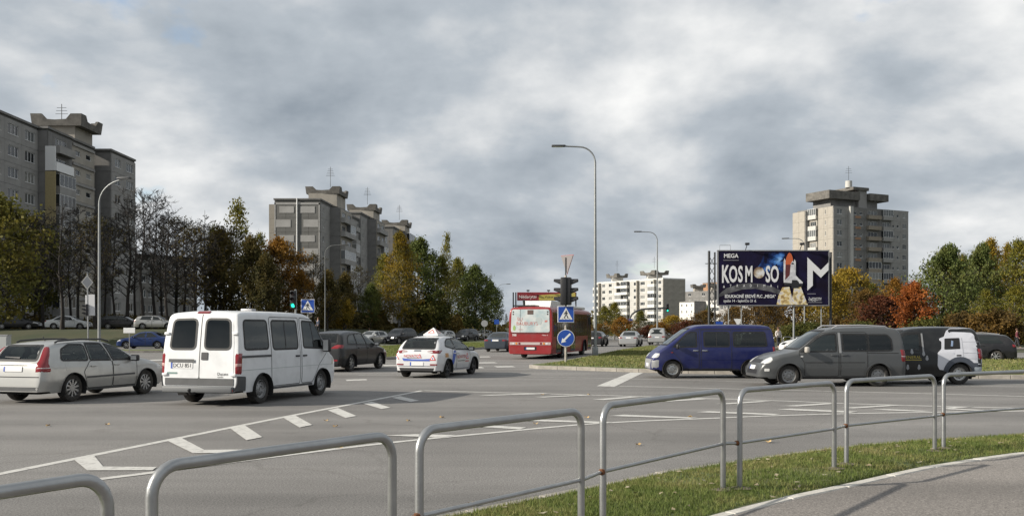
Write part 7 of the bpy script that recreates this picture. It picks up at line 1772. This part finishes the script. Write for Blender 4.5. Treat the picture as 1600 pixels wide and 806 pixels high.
    def mast(px, top, lattice):
        x = X(px); g = G(); g.tube([(x,.6,0),(x,.6,Z(top))], .10, 8); ob('mast', g.mesh('mast', M_DARKSTEEL, 50), t)
        if lattice:
            w = 9*u; g = G(); g.tube([(x+w,.6,0),(x+w,.6,Z(top)-.1)], .07, 8); n = 9
            for k in range(n):
                a, b = .4+k*(Z(top)-.8)/n, .4+(k+1)*(Z(top)-.8)/n; g.tube([(x,.6,a),(x+w,.6,b)], .022, 4); g.tube([(x+w,.6,a),(x,.6,b)], .022, 4)
            g.tube([(x-6*u,.6,Z(411)),(x+w+4*u,.6,Z(411))], .03, 5); ob('mast_lattice', g.mesh('mast_lattice', M_DARKSTEEL), t)
    mast(1110.5, 391, True); mast(1302, 393, False)
    for px in (1165, 1250): g = G(); x = X(px); g.tube([(x,.1,z1),(x,-.5,z1+.45)], .03, 6); g.rbox(x-.16,x+.16,-.62,-.40,z1+.38,z1+.56,.03); ob('flood_lamp', g.mesh('flood_lamp', M_BLACK), t)
    g = G(); xa, xb = X(1125), X(1142); g.tube([(xa,.1,z1),(xa,.1,z1+.42),(xb,.1,z1+.42),(xb,.1,z1)], .02, 5); ob('top_hoop', g.mesh('top_hoop', M_POLE), t)
billboard()
def red_billboard():
    d = 125.0; u = d/F; t = thing('billboard', 'red and yellow billboard behind the bus roof', 'billboard', (*(dp(855,d).xy), 0)); X = lambda px: (px-855)*u; Z = lambda py: hz(py, d)
    g = G(); g.rbox(X(808),X(900),0,.25,Z(469.5),Z(456.5),.02); ob('board', g.mesh('board', mat('board_red', (.22,.018,.026), .5)), t)
    g = G(); g.prism([(X(842),Z(461)),(X(899),Z(457.2)),(X(899),Z(469)),(X(842),Z(469))], -.03, -.004); ob('yellow_panel', g.mesh('yellow_panel', mat('board_yellow', (.46,.38,.09), .5)), t)
    for body, px, py, h, m in (('Nildarytai', 824.5, 463.6, 5.2, M_WHITE), ('Vakar', 858, 464, 4.4, M_INK)):
        V, Fc = text_geo(body, h*u); g = G(); g.add([(X(px)+v[0], -.036, Z(py)+v[1]+.02*v[0]) for v in V], Fc); ob('lettering', g.mesh('lettering', m, fix=False), t)
    for px in (802,806,900): g = G(); g.tube([(X(px),.3,0),(X(px),.3,Z(456.5))], .10, 6); ob('leg', g.mesh('leg', M_DARKSTEEL), t)
    for px in (825,857): g = G(); x = X(px); g.tube([(x,.1,Z(457)),(x,-.4,Z(454.5))], .04, 5); g.rbox(x-.2,x+.2,-.55,-.3,Z(455),Z(453),.03); ob('flood_lamp', g.mesh('flood_lamp', M_BLACK), t)
red_billboard()

# ------------------------------------------------------------------ railings and people beyond the junction
def far_hoop(px0, px1, d, lab):
    a, b = dp(px0,d), dp(px1,d); L = (b-a).length; t = thing('railing_hoop', lab, 'railing', (a.x,a.y,-.02), 0, 'low railings beyond the junction')
    g = G(); g.tube(arc_hoop(L, 1.0, .15, .03), .032, 8); ob('hoop', g.mesh('hoop', M_GALV, 50), t); g = G(); g.tube([(0,0,.5),(L,0,.5)], .02, 6); ob('lower_rail', g.mesh('lower_rail', M_GALV), t)
for i, (a, b) in enumerate(((1209,1222),(1224,1236),(1238,1250),(1252,1264))): far_hoop(a, b, 79, f'{ORD[i]} small railing hoop from the blue van, beyond the junction')
g = G(); g.slab([(16,80),(34,78),(70,72),(70,75),(34,81),(16,83)], -.02, .06); tag(ob('far_footpath', g.mesh('far_footpath', M_PATH)), kind='structure')
M_SKIN = mat('skin', (.42,.27,.20), .6)
def person(label, base, h, rz, top, legs, hair, stride=.12, arms=.14):
    """Standing or walking figure: one skinned body, clothing as snug shells over it."""
    t = thing('person', label, 'person', base, rz); k = h/1.72
    def skin(name, verts, edges, rad, m, root=0):
        me = bpy.data.meshes.new(name); me.from_pydata([tuple(c*k for c in v) for v in verts], edges, []); o = ob(name, me, t); me.materials.append(m)
        sk = o.modifiers.new('skin', 'SKIN'); sk.use_smooth_shade = True
        for i, v in enumerate(me.skin_vertices[0].data): r_ = rad[i]; v.radius = ((r_ if isinstance(r_, float) else r_[0])*k, (r_ if isinstance(r_, float) else r_[1])*k); v.use_root = i == root
        o.modifiers.new('sub', 'SUBSURF').levels = 2; o.modifiers['sub'].render_levels = 2; return o
    s = stride; a = arms
    V = [(0,0,.93),(0,0,1.12),(0,0,1.36),(0,0,1.47),(0,-.01,1.53),(0,-.02,1.60),(0,-.015,1.68),
         (-.09,0,.88),(-.10,-s*.5,.48),(-.10,-s,.09),(-.10,-s-.13,.035),(.09,0,.88),(.10,s*.45,.48),(.10,s*1.1,.10),(.10,s*1.1-.13,.035),
         (-.19,0,1.38),(-.24,a*.3,1.12),(-.23,-a,.90),(-.23,-a-.05,.82),(.19,0,1.38),(.24,-a*.3,1.12),(.23,-a,.90),(.23,-a-.05,.82)]
    E = [(0,1),(1,2),(2,3),(3,4),(4,5),(5,6),(0,7),(7,8),(8,9),(9,10),(0,11),(11,12),(12,13),(13,14),(2,15),(15,16),(16,17),(17,18),(2,19),(19,20),(20,21),(21,22)]
    Rr = [.14,(.15,.11),(.16,.11),.055,.055,.085,.07,.09,.062,.045,.04,.09,.062,.045,.04,.055,.045,.034,.03,.055,.045,.034,.03]
    skin('body', V, E, Rr, M_SKIN)
    skin('jacket', [V[i] for i in (0,1,2,3,15,16,17,19,20,21)], [(0,1),(1,2),(2,3),(2,4),(4,5),(5,6),(2,7),(7,8),(8,9)], [(.175,.14),(.18,.14),(.19,.14),.07,.075,.062,.05,.075,.062,.05], top)
    skin('trousers', [V[i] for i in (0,7,8,9,11,12,13)], [(0,1),(1,2),(2,3),(0,4),(4,5),(5,6)], [.155,.108,.08,.065,.108,.08,.065], legs)
    g = G(); g.lathe([(0,.13),(.06,.12),(.10,.07),(.112,0),(.10,-.05),(.0,-.05)], 12, c=(0,.02,1.64)); o = ob('hair', g.mesh('hair', hair, 60), t); o.scale = (k,)*3
    return t
cl_w = mat('cloth_pale', (.52,.48,.45), .9); cl_d = mat('cloth_dark', (.025,.025,.03), .9); cl_r = mat('cloth_wine', (.10,.02,.03), .9); hr = mat('hair_brown', (.08,.04,.02), .8); cl_j = mat('cloth_denim', (.05,.06,.09), .9)
q = dp(1216,80.5); person('person in pale jacket standing behind the small railing', (q.x,q.y,.06), 1.72, .3, cl_w, cl_d, hr)
q = dp(577,106); person('person in white top walking left of the black off-roader', (q.x,q.y,.0), 1.7, 2.2, cl_w, cl_d, hr, .2)
q = dp(497,96); person('person in dark clothes on the pavement behind the minibus nose', (q.x,q.y,gz(q.x,q.y)), 1.7, -.8, cl_j, cl_d, hr, .18)
q = dp(1589,84); person('person in wine coloured jacket standing on the grass at the right edge', (q.x,q.y,-.06), 1.72, 1.2, cl_r, cl_d, hr, .2)
